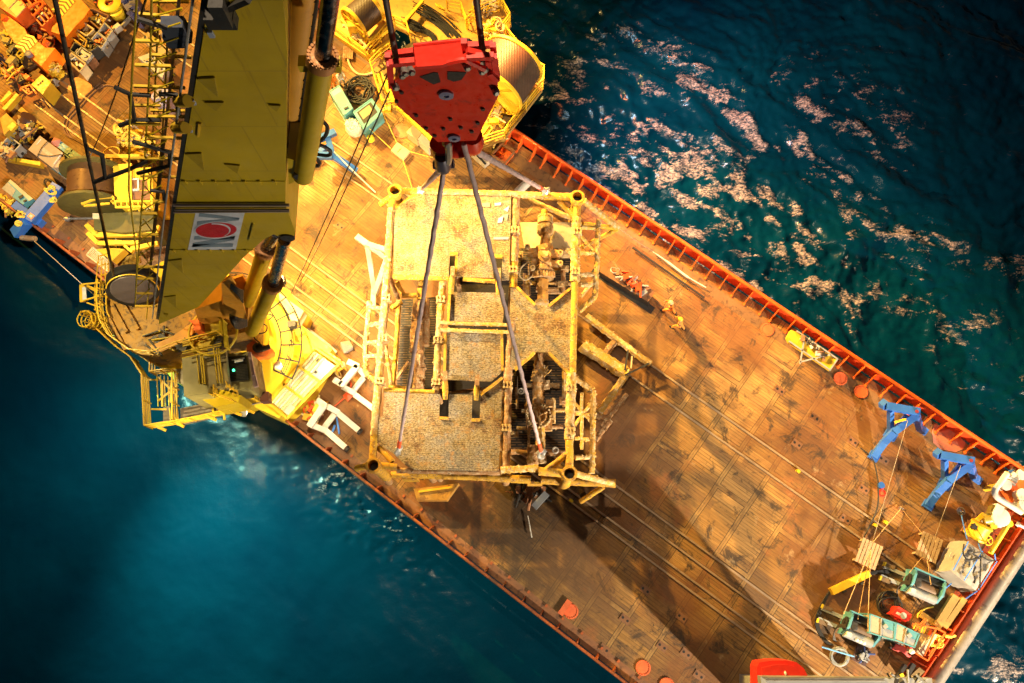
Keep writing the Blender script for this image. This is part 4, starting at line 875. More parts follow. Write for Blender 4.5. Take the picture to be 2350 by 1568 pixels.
gp([e1(1415, 200, 8.5), e1(1400, 780, 8.5)], .24, GROWNB, 30); gp([e1(1400, 780, 8.5), e1(1390, 1000, 8.5)], .2, CLEANY, 6, jit=.07); gp([e1(1385, 1300, 8.5), e2(1150, 310, 8.4)], .2, GROWNB, 10)
gp([e2(1155, 300, 8.5), e2(1135, 1050, 8.5)], .22, GROWNB, 30)
gp([e1(440, 165, 8.7), e1(600, 175, 8.7)], .17, CLEANY, 2, jit=.04); gp([e1(1380, 195, 8.7), e1(1660, 210, 8.7)], .16, GROWN, 30); gp([e1(1660, 215, 8.7), e1(1900, 220, 8.7)], .2, CLEANY, 2, jit=.04)
gp([e1(600, 172, 8.7), e1(1380, 190, 8.7)], .16, GROWN, 60)
gp([e2(200, 1015, 8.7), e2(330, 1030, 8.7)], .17, CLEANY, jit=.04); gp([e2(330, 1055, 8.5), e2(1100, 1068, 8.5)], .15, GROWNB, 30); gp([e2(1100, 1050, 8.7), e2(1380, 1040, 8.7)], .17, GROWN, 40); gp([e2(1380, 1060, 8.7), e2(1560, 1075, 8.7)], .21, CLEANY, 2, jit=.04)
gp([e2(290, 1085, 4.9), e2(1100, 1112, 4.9)], .17, CLEANY, 20, jit=.06); gp([e2(1000, 1105, 4.9), e2(1320, 1125, 4.9)], .22, CLEANY, 4, jit=.04); gp([e2(1400, 1125, 4.9), e2(1950, 1150, 4.9)], .23, CLEANY, 6, jit=.04)
gp([e1(360, 905, 8.6), e1(835, 920, 8.6)], .15, CLEANY, 12, jit=.06); gp([e1(960, 925, 8.6), e1(1235, 945, 8.6)], .13, CLEANY, 16, jit=.06)
gp([e2(235, 462, 8.5), e2(610, 475, 8.5)], .12, CLEANY, 8, jit=.06)
gp([e1(785, 935, 8.4), e1(765, 1200, 8.4), e1(740, 1555, 8.4), e2(622, 465, 8.4)], .18, GROWN, 40)
gp([e1(605, 940, 7.4), e1(590, 1100, 7.4)], .2, CLEANY, 4); gp([e1(585, 1090, 7.0), e1(560, 1300, 7.0), e1(545, 1560, 7.0)], .30, GROWNB, 70, jit=.2); gp([e2(480, 20, 7.0), e2(500, 300, 7.0), e2(490, 460, 7.0)], .30, GROWNB, 60, jit=.18)
gp([e1(640, 1100, 6.6), e1(640, 1500, 6.6)], .2, GROWNB, 30)
gp([e1(405, 1110, 7.5), e1(380, 1555, 7.5), e2(300, 430, 7.5)], .13, CLEANY, 10, jit=.06); gp([e1(385, 950, 8.0), e1(445, 1060, 7.5)], .13, CLEANY, 6); gp([e1(430, 1070, 7.6), e1(570, 1065, 7.6)], .13, CLEANY); gp([e1(340, 1180, 7.6), e1(430, 1120, 7.6)], .14, CLEANY)
gp([e2(250, 130, 7.6), e2(290, 420, 7.6)], .1, GROWN, 8); gp([e2(330, 380, 6.5), e2(420, 250, 6.5)], .1, GROWNB); gp([e2(270, 440, 7.6), e2(420, 450, 7.6)], .13, CLEANY)
# outer bumpers, left and right
gp([e1(150, 1120, 8.2), e1(120, 1500, 8.2), e2(100, 330, 8.2), e2(185, 410, 8.3)], .13, GROWN, 40, 'bumper_pipe')
for a, b_ in ((e1(130, 1165, 8.2), e1(325, 1190, 8.5)), (e1(140, 1330, 8.2), e1(240, 1310, 8.5)), (e1(110, 1480, 8.2), e1(230, 1470, 8.5)), (e2(90, 215, 8.2), e2(215, 205, 8.5))): gp([a, b_], .11, GROWN, 8, 'bumper_strut')
gp([e1(2130, 415, 8.2), e1(2115, 800, 8.2), e1(2100, 1080, 8.2), e1(1960, 1205, 8.4)], .14, GROWN, 40, 'bumper_pipe')
for a, b_ in ((e1(1980, 480, 8.6), e1(2110, 485, 8.2)), (e1(1970, 890, 8.6), e1(2100, 890, 8.2)), (e1(1970, 975, 8.6), e1(2100, 975, 8.2)), (e2(1650, 960, 8.6), e2(1770, 955, 8.2))): gp([a, b_], .12, GROWN, 10, 'bumper_strut')
gp([e2(1650, 370, 8.4), e2(1785, 465, 8.2), e2(1780, 800, 8.2), e2(1775, 1075, 8.2)], .15, GROWN, 45, 'bumper_pipe')
# corner arms
for a, b_, r, mt in ((e1(240, 285, 8.6), e1(340, 215, 8.8), .16, CLEANY), (e1(400, 310, 8.5), e1(560, 190, 8.7), .12, CLEANY), (e1(2000, 250, 7.5), e1(2300, 485, 5.0), .19, GROWN), (e1(1990, 450, 6.5), e1(2290, 490, 5.0), .14, CLEANY), (e1(2300, 490, 5.0), e1(1990, 650, 5.4), .14, CLEANY), (e1(1790, 255, 8.4), e1(1930, 395, 8.4), .15, CLEANY), (e1(1480, 215, 7.0), e1(1890, 400, 6.6), .15, GROWN),
                     (e2(30, 1040, 8.6), e2(120, 1020, 8.8), .17, CLEANY), (e2(195, 880, 8.5), e2(300, 990, 8.7), .15, CLEANY), (e2(1440, 1050, 8.6), e2(1590, 935, 8.7), .15, CLEANY), (e2(1650, 1080, 7.0), e2(1930, 1150, 5.0), .17, GROWN), (e2(1690, 1285, 3.6), e2(1860, 1175, 4.7), .15, CLEANY)):
    gp([a, b_], r, mt, 10 if mt is GROWN else 0, 'corner_arm', .1 if mt is GROWN else .03)
# lower frame giving the cage its depth
for a, b_ in ((e1(370, 155, 4.9), e2(155, 1015, 4.9)), (e1(1950, 210, 4.9), e2(1610, 1075, 4.9)), (e1(370, 155, 4.9), e1(1950, 210, 4.9)), (e1(360, 905, 4.9), e1(1900, 945, 4.9)), (e2(235, 462, 4.9), e2(1610, 500, 4.9)), (e1(1410, 200, 4.9), e2(1140, 1060, 4.9)), (e1(780, 930, 4.9), e2(622, 465, 4.9))):
    gp([a, b_], .17, GROWNB, 20, 'lower_frame_pipe')
for a in (e1(905, 905, 8.4), e1(1395, 930, 8.4), e2(625, 470, 8.4), e2(1150, 470, 8.4), e1(1920, 945, 8.4), e1(320, 905, 8.4)): gp([a, a - UP * 3.6], .13, GROWNB, 6, 'upright')
# grating decks
def grate(pts, name='grating', mat=GRATE, th=.09):
    m = MB(); m.slab(pts, pts[0].z - th); return SB_(m, name, mat)
zg = 8.75
grate([e1(a, b_, zg) for a, b_ in ((365, 330), (460, 255), (600, 168), (1375, 195), (1358, 935), (1293, 935), (1298, 735), (1215, 730), (1222, 915), (905, 905), (915, 710), (845, 710), (835, 905), (358, 885))])
grate([e1(a, b_, 8.5) for a, b_ in ((845, 1035), (1290, 1045), (1325, 1050), (1302, 1318), (848, 1312))])
grate([e2(a, b_, 8.5) for a, b_ in ((700, 20), (1115, 25), (1105, 330), (1030, 397), (705, 385))])
grate([e2(a, b_, zg) for a, b_ in ((238, 475), (650, 490), (645, 665), (715, 670), (715, 490), (890, 495), (885, 680), (945, 680), (950, 490), (1112, 372), (1086, 1060), (460, 1048), (400, 1020), (300, 925), (185, 850), (195, 665), (230, 650))])
grate([e1(1370, 1000, 8.6), e1(1422, 1000, 8.6), e1(1575, 1148, 8.6), e1(1700, 1158, 8.6), e1(1888, 1008, 8.6), e1(1928, 1010, 8.6), e2(1640, 320, 8.6), e2(1600, 332, 8.6), e2(1452, 180, 8.6), e2(1352, 180, 8.6), e2(1205, 305, 8.6), e2(1152, 300, 8.6)])
def mat_lowgrate():
    m, n, b = newmat('rusty_grating_floor'); g = G(n); v = g.coord(); br = g.brick(v, .9, .14, .055, .37, (1, 1, 1), (.2, .2, .2), (0, 0, 0))
    c = g.mix(g.ramp(g.noise(v, .9, 6, .7), [(.35, 0), (.62, 1)]), (.06, .035, .016), (.20, .11, .04)); c = g.mix(g.ramp(g.noise(v, 8, 6, .7), [(.60, 0), (.68, .8)]), c, (.34, .28, .18))
    c = g.mix(br.outputs['Fac'], c, (.008, .006, .005)); c = g.mix(g.ramp(g.noise(v, .5, 4), [(.5, 0), (.62, .9)]), c, (.012, .009, .007)); g.lk(c, b.inputs['Base Color']); b.inputs['Roughness'].default_value = .7; return m
GRATED = mat_lowgrate()
grate([e1(a, b_, 6.0) for a, b_ in ((1435, 660), (1895, 660), (1895, 1140), (1425, 1130))], 'lower_floor', GRATED); grate([e2(a, b_, 6.0) for a, b_ in ((1185, 240), (1600, 240), (1590, 925), (1175, 915))], 'lower_floor', GRATED)
grate([e1(430, 1100, 5.6), e1(745, 1080, 5.6), e2(615, 450, 5.6), e2(330, 440, 5.6)], 'lower_floor', GRATED)
grate([e1(a, b_, 6.4) for a, b_ in ((1450, 435), (1900, 435), (1895, 662), (1490, 655))], 'anode_plate', paint('sandy_plate', (.46, .38, .24), .8, 0, .4, (.28, .2, .1), 1.6, .55, .5), .06)
UND = plain('slot_shade_black', (.022, .015, .010), .8)  # dark sheets added as painted shade below the grating slots
grate([e1(a, b_, 5.6) for a, b_ in ((375, 345), (600, 185), (1365, 205), (1350, 930), (370, 890))], 'slot_shade_sheet', UND); grate([e2(a, b_, 5.6) for a, b_ in ((250, 490), (1090, 480), (1075, 1040), (420, 1010), (205, 840))], 'slot_shade_sheet', UND); grate([e1(850, 900, 5.4), e1(1360, 930, 5.4), e2(1130, 420, 5.4), e2(690, 470, 5.4)], 'slot_shade_sheet', UND)
m = MB()
for a, b_ in (((760, 1305), (1355, 1325)), ((760, 1365), (1365, 1385))): m.grown(e1(*a, 8.7), e1(*b_, 8.7), .10, .15, .16, 8, 20)
SB_(m, 'cross_tube', GROWN)
# edge bars of the openings and gussets
for a, b_ in ((e1(845, 710, 8.78), e1(915, 710, 8.78)), (e1(1225, 728, 8.78), e1(1300, 735, 8.78)), (e1(905, 710, 8.6), e1(900, 900, 8.6)), (e2(648, 668, 8.78), e2(715, 672, 8.78)), (e2(885, 682, 8.78), e2(948, 682, 8.78)), (e1(1425, 1000, 8.65), e1(1578, 1150, 8.65)), (e1(1700, 1160, 8.65), e1(1888, 1010, 8.65)), (e2(1352, 185, 8.65), e2(1205, 310, 8.65)), (e2(1455, 185, 8.65), e2(1600, 335, 8.65)), (e2(1112, 372, 8.8), e2(950, 495, 8.8)), (e1(845, 1040, 8.55), e1(830, 1315, 8.55)), (e2(690, 40, 8.5), e2(685, 330, 8.5)), (e2(1108, 30, 8.5), e2(1112, 320, 8.5))):
    m = MB(); m.beam(a, b_, .14, .22); SB_(m, 'edge_bar', CLEANY)
for a, b_, wd in ((e1(870, 865, 8.85), e1(855, 1055, 8.75), .26), (e1(1268, 880, 8.85), e1(1262, 1060, 8.75), .24), (e2(690, 360, 8.85), e2(690, 530, 8.75), .26), (e2(925, 395, 8.85), e2(918, 535, 8.75), .24)):
    m = MB(); m.tube([a, a.lerp(b_, .5) + UP * .1, b_], [wd * .4, wd * .62, wd * .45], 10); SB_(m, 'locking_arm', CLEANY)
    m = MB(); m.box(a + UP * .05, (.22, .5, .3)); SB_(m, 'arm_bracket', GROWNB)
# clamps
cl = MB(); cl.lathe((0, -.16, 0), (0, 1, 0), [(.27, 0), (.27, .10)], 14); cl.box((0, -.11, .22), (.46, .10, .12)); cl.box((0, .13, .22), (.46, .10, .12)); cl.lathe((0, .08, 0), (0, 1, 0), [(.27, 0), (.27, .10)], 14)
for x_ in (-.17, 0, .17): cl.box((x_, .01, .28), (.05, .36, .08))
CLY = mat_grown('encrusted_clamp', (.60, .42, .16), (.52, .36, .18), (.62, .5, .30)); proto = None
for p in (e1(1410, 515, 8.55), e1(1392, 855, 8.55), e1(1945, 525, 8.75), e1(1930, 870, 8.75), e1(300, 1100, 8.75), e1(770, 1112, 8.45), e1(268, 1445, 8.75), e1(745, 1465, 8.45), e2(235, 88, 8.75), e2(210, 402, 8.75), e2(640, 98, 8.45), e2(625, 408, 8.45), e2(1150, 430, 8.55), e2(1140, 745, 8.55), e2(1622, 450, 8.75), e2(1615, 770, 8.75)):
    if proto is None: proto = cl.build('pipe_clamp', CLY, sub, world=False); o = proto
    else: o = copy_tree(proto, sub)
    o.location = p - so_c
# valve assembly in the upper right bay
VM = mat_grown('encrusted_valve', (.56, .30, .08), (.44, .24, .08), (.58, .46, .28), .9); VD = mat_grown('valve_flange', (.44, .30, .12), (.30, .18, .08), (.5, .42, .28))
Y1 = lambda a, b_, z=7.2: e1(a, b_, z)
m = MB(); m.lathe(Y1(1665, 330), Y1(1668, 600) - Y1(1665, 330), [(.18, 0), (.2, .7), (.30, .75), (.34, .95)], 18); SB_(m, 'valve_cap', CLEANY)
m = MB(); d = (Y1(1670, 560) - Y1(1670, 400)); m.lathe(Y1(1670, 405), d, [(.42, 0), (.44, .3), (.36, .32), (.36, .40), (.46, .42), (.46, .85), (.38, .95)], 24)
for i in range(16): a = i * math.pi / 8; m.lathe(Y1(1670, 405) + Vector((math.cos(a) * .39, .02, math.sin(a) * .39)), d, [(.05, -.14), (.05, .0)], 6)
SB_(m, 'valve_flange', VD)
m = MB(); m.grown(Y1(1672, 540), Y1(1665, 660), .26, .1); m.grown(Y1(1660, 640, 7.4), Y1(1660, 850, 7.2), .42, .16, .12, 12, 40); m.grown(Y1(1520, 700), Y1(1800, 715), .24, .16, .12, 10, 30); m.grown(Y1(1550, 780), Y1(1790, 790), .2, .16, .12, 10, 20); SB_(m, 'valve_body', VM)
m = MB(); m.lathe(Y1(1660, 730, 7.5), UP, [(.36, 0), (.36, .22), (.22, .24), (.20, .36), (.08, .37)], 18); SB_(m, 'valve_bonnet', VM)
for a, b_ in ((1515, 650), (1800, 700), (1800, 790), (1560, 830)): m = MB(); m.lathe(Y1(a, b_, 7.5), UP, [(.15, -.3), (.15, .1), (.08, .11), (.08, 0)], 12); SB_(m, 'valve_port', VD)
m = MB(); m.lathe(Y1(1655, 850, 7.0), Y1(1655, 950) - Y1(1655, 850), [(.55, 0), (.55, .16), (.42, .18), (.42, .34), (.52, .36), (.52, .5)], 24); SB_(m, 'valve_flange', VD)
for i in range(11): a = math.pi * (i + .5) / 11; m = MB(); q = Y1(1655, 880, 7.0) + Vector((math.cos(a) * .56, 0, math.sin(a) * .3 + .2)); m.tube([q, q - Vector((0, .3, 0))], .07, 6); SB_(m, 'stud', VM)
m = MB(); m.grown(Y1(1652, 930, 7.0), Y1(1645, 1140, 7.0), .29, .07, .14, 14, 14); SB_(m, 'flow_pipe', paint('flow_pipe_orange', (.52, .27, .06), .6, 0, .4, (.3, .15, .05), 1.5, .54, .4))
m = MB(); m.lathe(Y1(1640, 1120, 6.9), Vector((0, -1, .15)), [(.38, 0), (.38, .2)], 18); SB_(m, 'end_flange', VD)
m = MB(); m.tube(smoothpts([Y1(1520, 780, 7.3), Y1(1460, 830, 7.2), Y1(1450, 900, 7.2), Y1(1500, 935, 7.2), Y1(1560, 900, 7.2)], 6), .04, 6); m.tube(smoothpts([Y1(1500, 720, 7.3), Y1(1535, 800, 7.2), Y1(1530, 890, 7.2)], 6), .035, 6); SB_(m, 'jumper_hose', WROPE)
# valve assembly in the lower right bay
Y2 = lambda a, b_, z=7.0: e2(a, b_, z)
for p0, p1, r, mt in (((1385, 195), (1380, 330), .26, GROWNB), ((1375, 330), (1375, 400), .33, VD), ((1380, 400), (1380, 560), .28, VM), ((1390, 740), (1395, 880), .24, GROWN), ((1340, 870), (1340, 1010), .3, GROWNB), ((1400, 870), (1410, 1000), .2, VD)):
    gp([Y2(*p0), Y2(*p1)], r, mt, 22, 'flow_pipe', .13)
m = MB(); m.lathe(Y2(1380, 650, 6.9), UP, [(.68, 0), (.68, .3), (.55, .34), (.5, .42), (.12, .46)], 26); vb = SB_(m, 'valve_bonnet', VM)
for i in range(24): a = i * math.pi / 12; m = MB(); q = Y2(1380, 650, 7.25) + Vector((math.cos(a) * .60, math.sin(a) * .60, 0)); m.lathe(q, UP, [(.085, 0), (.085, .12), (.03, .16)], 6, True, False); SB_(m, 'stud', VD, vb)
m = MB(); m.tube([Y2(1385, 580, 7.4), Y2(1380, 650, 7.5), Y2(1440, 620, 7.4)], .07, 8); m.tube([Y2(1380, 650, 7.5), Y2(1395, 720, 7.4)], .07, 8); m.ring(Y2(1380, 650, 7.36), UP, .38, .06, 20, 6); SB_(m, 'handwheel', VM, vb)
m = MB(); m.box(Y2(1460, 560, 6.9), (.35, .35, .4)); m.box(Y2(1445, 700, 6.8), (.5, .9, .3)); SB_(m, 'valve_yoke', VM)
for a, b_ in ((1250, 470), (1505, 905)): m = MB(); m.ring(Y2(a, b_, 7.2), UP, .14, .045, 16, 6); m.tube([Y2(a, b_, 7.15), Y2(a, b_, 6.2)], .06, 6); SB_(m, 'guide_eye', GALV)
m = MB(); m.beam(Y2(1225, 360, 7.2), Y2(1222, 500, 7.2), .04, .04); SB_(m, 'hose_rack', GALV)
m = MB(); m.grown(Y2(1175, 915, 6.6), Y2(1600, 925, 6.6), .16, .1, .16, 10, 20); SB_(m, 'cross_tube', GROWNB)
for i in range(46):
    q = MB() if i == 0 else q; a = Y2(1410 + random.gauss(0, 22), 330 + random.gauss(0, 18), 7.3); q.tube([a, a + Vector((random.uniform(-.2, .2), random.uniform(-.2, .2), .2))], .025, 4)
SB_(q, 'growth_tuft', GROWN)
# stubs hanging from the lower frame
for a, b_, wd, hh in (((395, 1095), (480, 1150), .75, .5), ((1310, 1120), (1395, 1190), .75, .9)): m = MB(); c = e2((a[0] + b_[0]) / 2, (a[1] + b_[1]) / 2, 4.3); m.box(c, (.8, .12, 1.2)); SB_(m, 'mud_plate', CLEANY)
for a, b_, r in ((580, 1090, .22), (632, 1090, .18), (1135, 1110, .24), (242, 1110, .2), (1600, 1140, .2)): m = MB(); c = e2(a, b_, 4.8); m.lathe(c, -UP, [(r, 0), (r, 1.9)], 14); SB_(m, 'stub_leg', GROWNB if a < 1500 else CLEANY)
m = MB(); c = e2(1712, 1238, 3.8); m.lathe(c, Vector((.2, -.6, .8)), [(.2, -.4), (.2, 0)], 14); SB_(m, 'pipe_end', INNER)
# cut grating pieces and debris lying on the top deck
for pts, mt in ((((1230, 270), (1290, 262), (1285, 285), (1235, 290)), PW), (((1310, 325), (1360, 290), (1345, 345)), PW), (((1265, 400), (1310, 378), (1295, 435), (1255, 440)), PW), (((1225, 562), (1355, 560), (1350, 582), (1222, 582)), paint('blue_grey_patch', (.25, .30, .42), .6)), (((1110, 268), (1195, 265), (1190, 300), (1120, 300)), PLY), (((1300, 375), (1350, 360), (1340, 420)), GREY)):
    m = MB(); m.slab([e1(a, b_, 8.79) for a, b_ in pts], 8.76); SB_(m, 'torn_patch', mt)

# further service pipework in the two right-hand bays and beside the outer bumper
random.seed(51)
for V_, (a0, a1, b0, b1) in ((e1, (1450, 1880, 560, 1120)), (e2, (1190, 1590, 260, 900))):
    for i in range(13):
        if i % 2: x_ = random.uniform(a0, a1); y_ = random.uniform(b0, b1 - 150); p0, p1 = V_(x_, y_, 6.35), V_(x_, y_ + random.uniform(120, 320), 6.35)
        else: x_ = random.uniform(a0, a1 - 120); y_ = random.uniform(b0, b1); p0, p1 = V_(x_, y_, 6.3), V_(x_ + random.uniform(100, 260), y_, 6.3)
        gp([p0, p1], random.choice((.07, .10, .14)), random.choice((GROWNB, GROWNB, VD, GROWN)), 6, 'service_pipe', .14)
    for i in range(7):
        m = MB(); c = V_(random.uniform(a0, a1), random.uniform(b0, b1), 6.4); m.box(c, (random.uniform(.3, .7), random.uniform(.2, .5), .5)); m.lump(c + UP * .25, .16); SB_(m, 'service_box', random.choice((GROWNB, VD)))
for V_, pts in ((e1, ((1975, 700, 2095, 705), (1985, 560, 2110, 700), (1975, 1080, 2090, 940))), (e2, ((1650, 560, 1775, 700), (1650, 720, 1770, 560), (1650, 820, 1775, 825), (1655, 640, 1775, 645), (1700, 480, 1700, 900)))):
    for a, b_, c, d in pts: gp([V_(a, b_, 7.6), V_(c, d, 7.6)], .09, GROWN, 10, 'bumper_brace', .16)
# ------------------------------------------------------------------ deck cargo helpers
s1 = View(2020, 1380, .19205); s2 = View(0, 380, .1405); s3 = View(780, 880, .15216); s4 = View(200, 280, .2107)
def at(name, label, cat, p, group=None, d=None):
    """Empty on the deck; d = world direction that becomes local x"""
    return thing(name, label, cat, (p.x, p.y, p.z), math.atan2(d.y, d.x) if d is not None else 0.0, group)
def quad(view, pts, z): return [view(a, b_, z) for a, b_ in pts]
def cen(pts): return sum(pts, Vector((0, 0, 0))) / len(pts)
def lerpq(q, x, y): return (q[0].lerp(q[1], x)).lerp(q[3].lerp(q[2], x), y)
def inset(q, x0, y0, x1, y1, dz=.004): return [lerpq(q, x, y) + UP * dz for x, y in ((x0, y0), (x1, y0), (x1, y1), (x0, y1))]
def slabo(q, zb, name, mat, par): m = MB(); m.slab(q, zb); return m.build(name, mat, par)
def crate(name, label, cat, view, pts, z, mat, zb=.0, group=None, frame=None, lid=None, edge=.10):
    """box cargo from the four corners of its top: body, frame edges, lid panel"""
    q = quad(view, pts, z); c = cen(q); r = at(name, label, cat, Vector((c.x, c.y, zb)), group)
    slabo(q, zb + .04, 'body', mat, r)
    if frame:
        m = MB()
        for i in range(4): m.beam(q[i], q[(i + 1) % 4], edge, edge); m.beam(q[i], Vector((q[i].x, q[i].y, zb + .05)), edge, edge); m.beam(Vector((q[i].x, q[i].y, zb + .1)), Vector((q[(i + 1) % 4].x, q[(i + 1) % 4].y, zb + .1)), edge, edge)
        m.build('frame', frame, r)
    if lid: slabo(inset(q, .12, .12, .88, .88, .03), z - .02, 'lid', lid, r)
    return r, q
def basket(name, label, view, pts, z, mat, zb=.15, group=None):
    q = quad(view, pts, z); c = cen(q); r = at(name, label, 'cargo basket', Vector((c.x, c.y, 0)), group)
    m = MB()
    for i in range(4):
        a, b_ = q[i], q[(i + 1) % 4]; n = (b_ - a).cross(UP).normalized() * .05; m.prism([a, b_, Vector((b_.x, b_.y, zb)), Vector((a.x, a.y, zb))], n)
    m.build('wall', mat, r); slabo([Vector((p.x, p.y, zb + .05)) for p in q], zb, 'floor', DARK, r)
    m = MB()
    for i in range(4): m.tube([q[i], q[(i + 1) % 4]], .06, 6)
    m.build('rim', mat, r); return r, q
def heap(q, z0, h, n, mats, name, par, size=(.12, .5), tubes=True):
    """mixed loose gear inside a quad: short pipes, boxes, rings"""
    for mi, mt in enumerate(mats):
        m = MB()
        for _ in range(n):
            c = lerpq(q, random.uniform(.12, .88), random.uniform(.12, .88)); c = Vector((c.x, c.y, z0 + random.random() * h)); t = random.random(); s = random.uniform(*size)
            a = random.uniform(0, 6.28); d = Vector((math.cos(a), math.sin(a), random.uniform(-.3, .3)))
            if t < .4: m.box(c, (s, s * random.uniform(.3, .8), s * .5), a)
            elif t < .8: m.tube([c - d * s, c + d * s], s * .14, 6)
            else: m.ring(c, UP + d * .4, s * .45, s * .09, 12, 5)
        m.build(name, mt, par)
def rope_pile(c, r, n, rt, mat, name, par=None, label=None, cat='rope', h=.25, group=None):
    m = MB(); pts = []; a = 0; c = Vector(c)
    for i in range(n * 9):
        a += random.uniform(.35, 1.0); rr = r * random.uniform(.3, 1); pts.append(c + Vector((math.cos(a) * rr, math.sin(a) * rr * .8, rt + random.random() * h)))
    m.tube(smoothpts(pts, 3), rt, 6)
    if par is not None: return m.build(name, mat, par)
    return solo(name, m, mat, label, cat, group=group)

# ------------------------------------------------------------------ people
def skin(name, verts, edges, radii, mat, par, sub=1):
    me = bpy.data.meshes.new(name); me.from_pydata(verts, edges, []); o = bpy.data.objects.new(name, me); COL.objects.link(o); o.parent = par
    MW[o.name] = MW[par.name].copy()
    md = o.modifiers.new('Skin', 'SKIN'); md.use_smooth_shade = True; o.modifiers.new('Subdivision', 'SUBSURF').levels = sub
    o.modifiers[-1].render_levels = sub
    for i, r in enumerate(radii): me.skin_vertices[0].data[i].radius = (r, r)
    me.skin_vertices[0].data[0].use_root = True; me.materials.append(mat); return o
def person(label, p, rz, suit, helmet, pose='stand', group=None):
    r = thing('person', label, 'person', tuple(p), rz, group)
    lean = {'stand': .06, 'walk': .12, 'bend': .55, 'crouch': .4}[pose]; dz = {'crouch': .38}.get(pose, .04 if pose == 'bend' else 0)
    hip = .94 - dz; st = .22 if pose == 'walk' else .05
    V = [(0, 0, hip), (lean * .35, 0, hip + .24), (lean * .8, 0, hip + .46), (lean, 0, hip + .57), (lean * 1.15, 0, hip + .66), (lean * 1.2 + .02, 0, hip + .78), (lean * 1.2 + .11, 0, hip + .70)]
    Ed = [(0, 1), (1, 2), (2, 3), (3, 4), (4, 5), (4, 6)]; Ra = [.15, .135, .17, .07, .09, .085, .018]
    cl = [(0, 0, hip), (lean * .35, 0, hip + .24), (lean * .8, 0, hip + .46), (lean * .95, 0, hip + .54)]; ce = [(0, 1), (1, 2), (2, 3)]; cr = [.17, .155, .185, .085]
    for s, f in ((1, 1), (-1, -1)):
        i = len(V); kx = st * f + (.3 if pose == 'crouch' else .04); ax_ = st * f * 1.5 * (1 if f > 0 else 1.2) - (.05 if pose == 'crouch' else 0)
        leg = [(0, s * .10, hip - .06), (kx, s * .12, .48 - dz * .35), (ax_, s * .12, .09), (ax_ + .17, s * .13, .05)]
        V += leg; Ed += [(0, i), (i, i + 1), (i + 1, i + 2), (i + 2, i + 3)]; Ra += [.10, .072, .05, .042]
        j = len(cl); cl += leg[:3]; ce += [(0, j), (j, j + 1), (j + 1, j + 2)]; cr += [.12, .09, .075]
        sh = (lean * .85, s * .19, hip + .46); el = (lean + (.22 if pose != 'stand' else .06) * (1 if pose != 'walk' else -f), s * .27, hip + .22); wr = (lean + .40 if pose in ('bend', 'crouch') else el[0] + .16, s * .20, hip + .06)
        i = len(V); hd = (wr[0] + .05, wr[1], wr[2] - .08); V += [sh, el, wr, hd]; Ed += [(2, i), (i, i + 1), (i + 1, i + 2), (i + 2, i + 3)]; Ra += [.066, .048, .034, .036]
        for q in range(5):
            kx_ = len(V); ln_ = (.05, .085, .095, .088, .07)[q]; oy = (q - 2) * .017
            V += [(hd[0] + (.02 if q else -.01), hd[1] + oy * 1.2 - (s * .03 if q == 0 else 0), hd[2] - .03), (hd[0] + .045, hd[1] + oy * 1.3 - (s * .045 if q == 0 else 0), hd[2] - .03 - ln_ * .8)]
            Ed += [(i + 3, kx_), (kx_, kx_ + 1)]; Ra += [.010, .008]
        j = len(cl); cl += [sh, el, wr]; ce += [(2, j), (j, j + 1), (j + 1, j + 2)]; cr += [.088, .068, .052]
    skin('body', V, Ed, Ra, SKIN, r); skin('coverall', cl, ce, cr, suit, r)
    hc = Vector((lean * 1.2 + .01, 0, hip + .80)); m = MB(); m.lathe(hc, (.15, 0, 1), [(.15, -.01), (.135, .02), (.13, .06), (.10, .12), (.04, .15)], 16); m.tube([hc + Vector((.10, -.09, .0)), hc + Vector((.19, 0, -.01)), hc + Vector((.10, .09, .0))], .022, 6); m.build('helmet', helmet, r, world=False)
    m = MB()
    for s, f in ((1, 1), (-1, -1)):
        ax_ = st * f * 1.5 * (1 if f > 0 else 1.2) - (.05 if pose == 'crouch' else 0); m.tube([(ax_ - .08, s * .12, .055), (ax_ + .10, s * .125, .06), (ax_ + .21, s * .13, .045)], [.06, .062, .04], 8); m.tube([(ax_ - .02, s * .12, .08), (ax_ - .01, s * .12, .22)], .062, 8)
    m.build('boots', BLACK, r, world=False); return r
SW_ = paint('white_coverall', (.75, .73, .70), .8, 0, .3, (.5, .45, .4), 4, .6); SO = paint('orange_coverall', (.85, .24, .03), .8, 0, .3, (.5, .14, .02), 4, .6); SR_ = paint('red_coverall', (.65, .08, .08), .8, 0, .3, (.4, .05, .05), 4, .6); SDK = paint('navy_coverall', (.05, .04, .07), .8); SYL = paint('pale_yellow_coverall', (.75, .62, .25), .8)
HY = plain('yellow_helmet', (.85, .62, .04), .35); HW = plain('white_helmet', (.8, .8, .8), .35); HD = plain('dark_helmet', (.06, .05, .08), .4)
person('worker in white coverall and dark helmet standing beside the big yellow cylinder', c3(178, 668, 0), R(-40), SW_, HD)
person('worker in orange coverall and yellow helmet next to the worker in white', c3(110, 690, 0), R(-60), SO, HY)
person('worker in orange coverall walking on the open deck, nearer the starboard rail', e3(500, 735, 0), R(150), SO, paint('pale_helmet', (.8, .55, .3), .4), 'walk')
person('worker in dull orange coverall and bright yellow helmet walking on open deck', e3(560, 840, 0), R(150), paint('dull_orange_coverall', (.60, .26, .05), .8), HY, 'walk')
person('worker in red coverall and white helmet crouching beside the teal wrapped crates', s1(1010, 1130, 0), R(-20), SR_, HW, 'crouch')
person('worker in pale yellow coverall bending at the end of the reel platform', z8(350, 1520, 0), R(20), SYL, HY, 'bend')
person('worker in dark coverall among the orange and olive gear at far left', z1(110, 1010, .3), R(-30), SDK, HD)

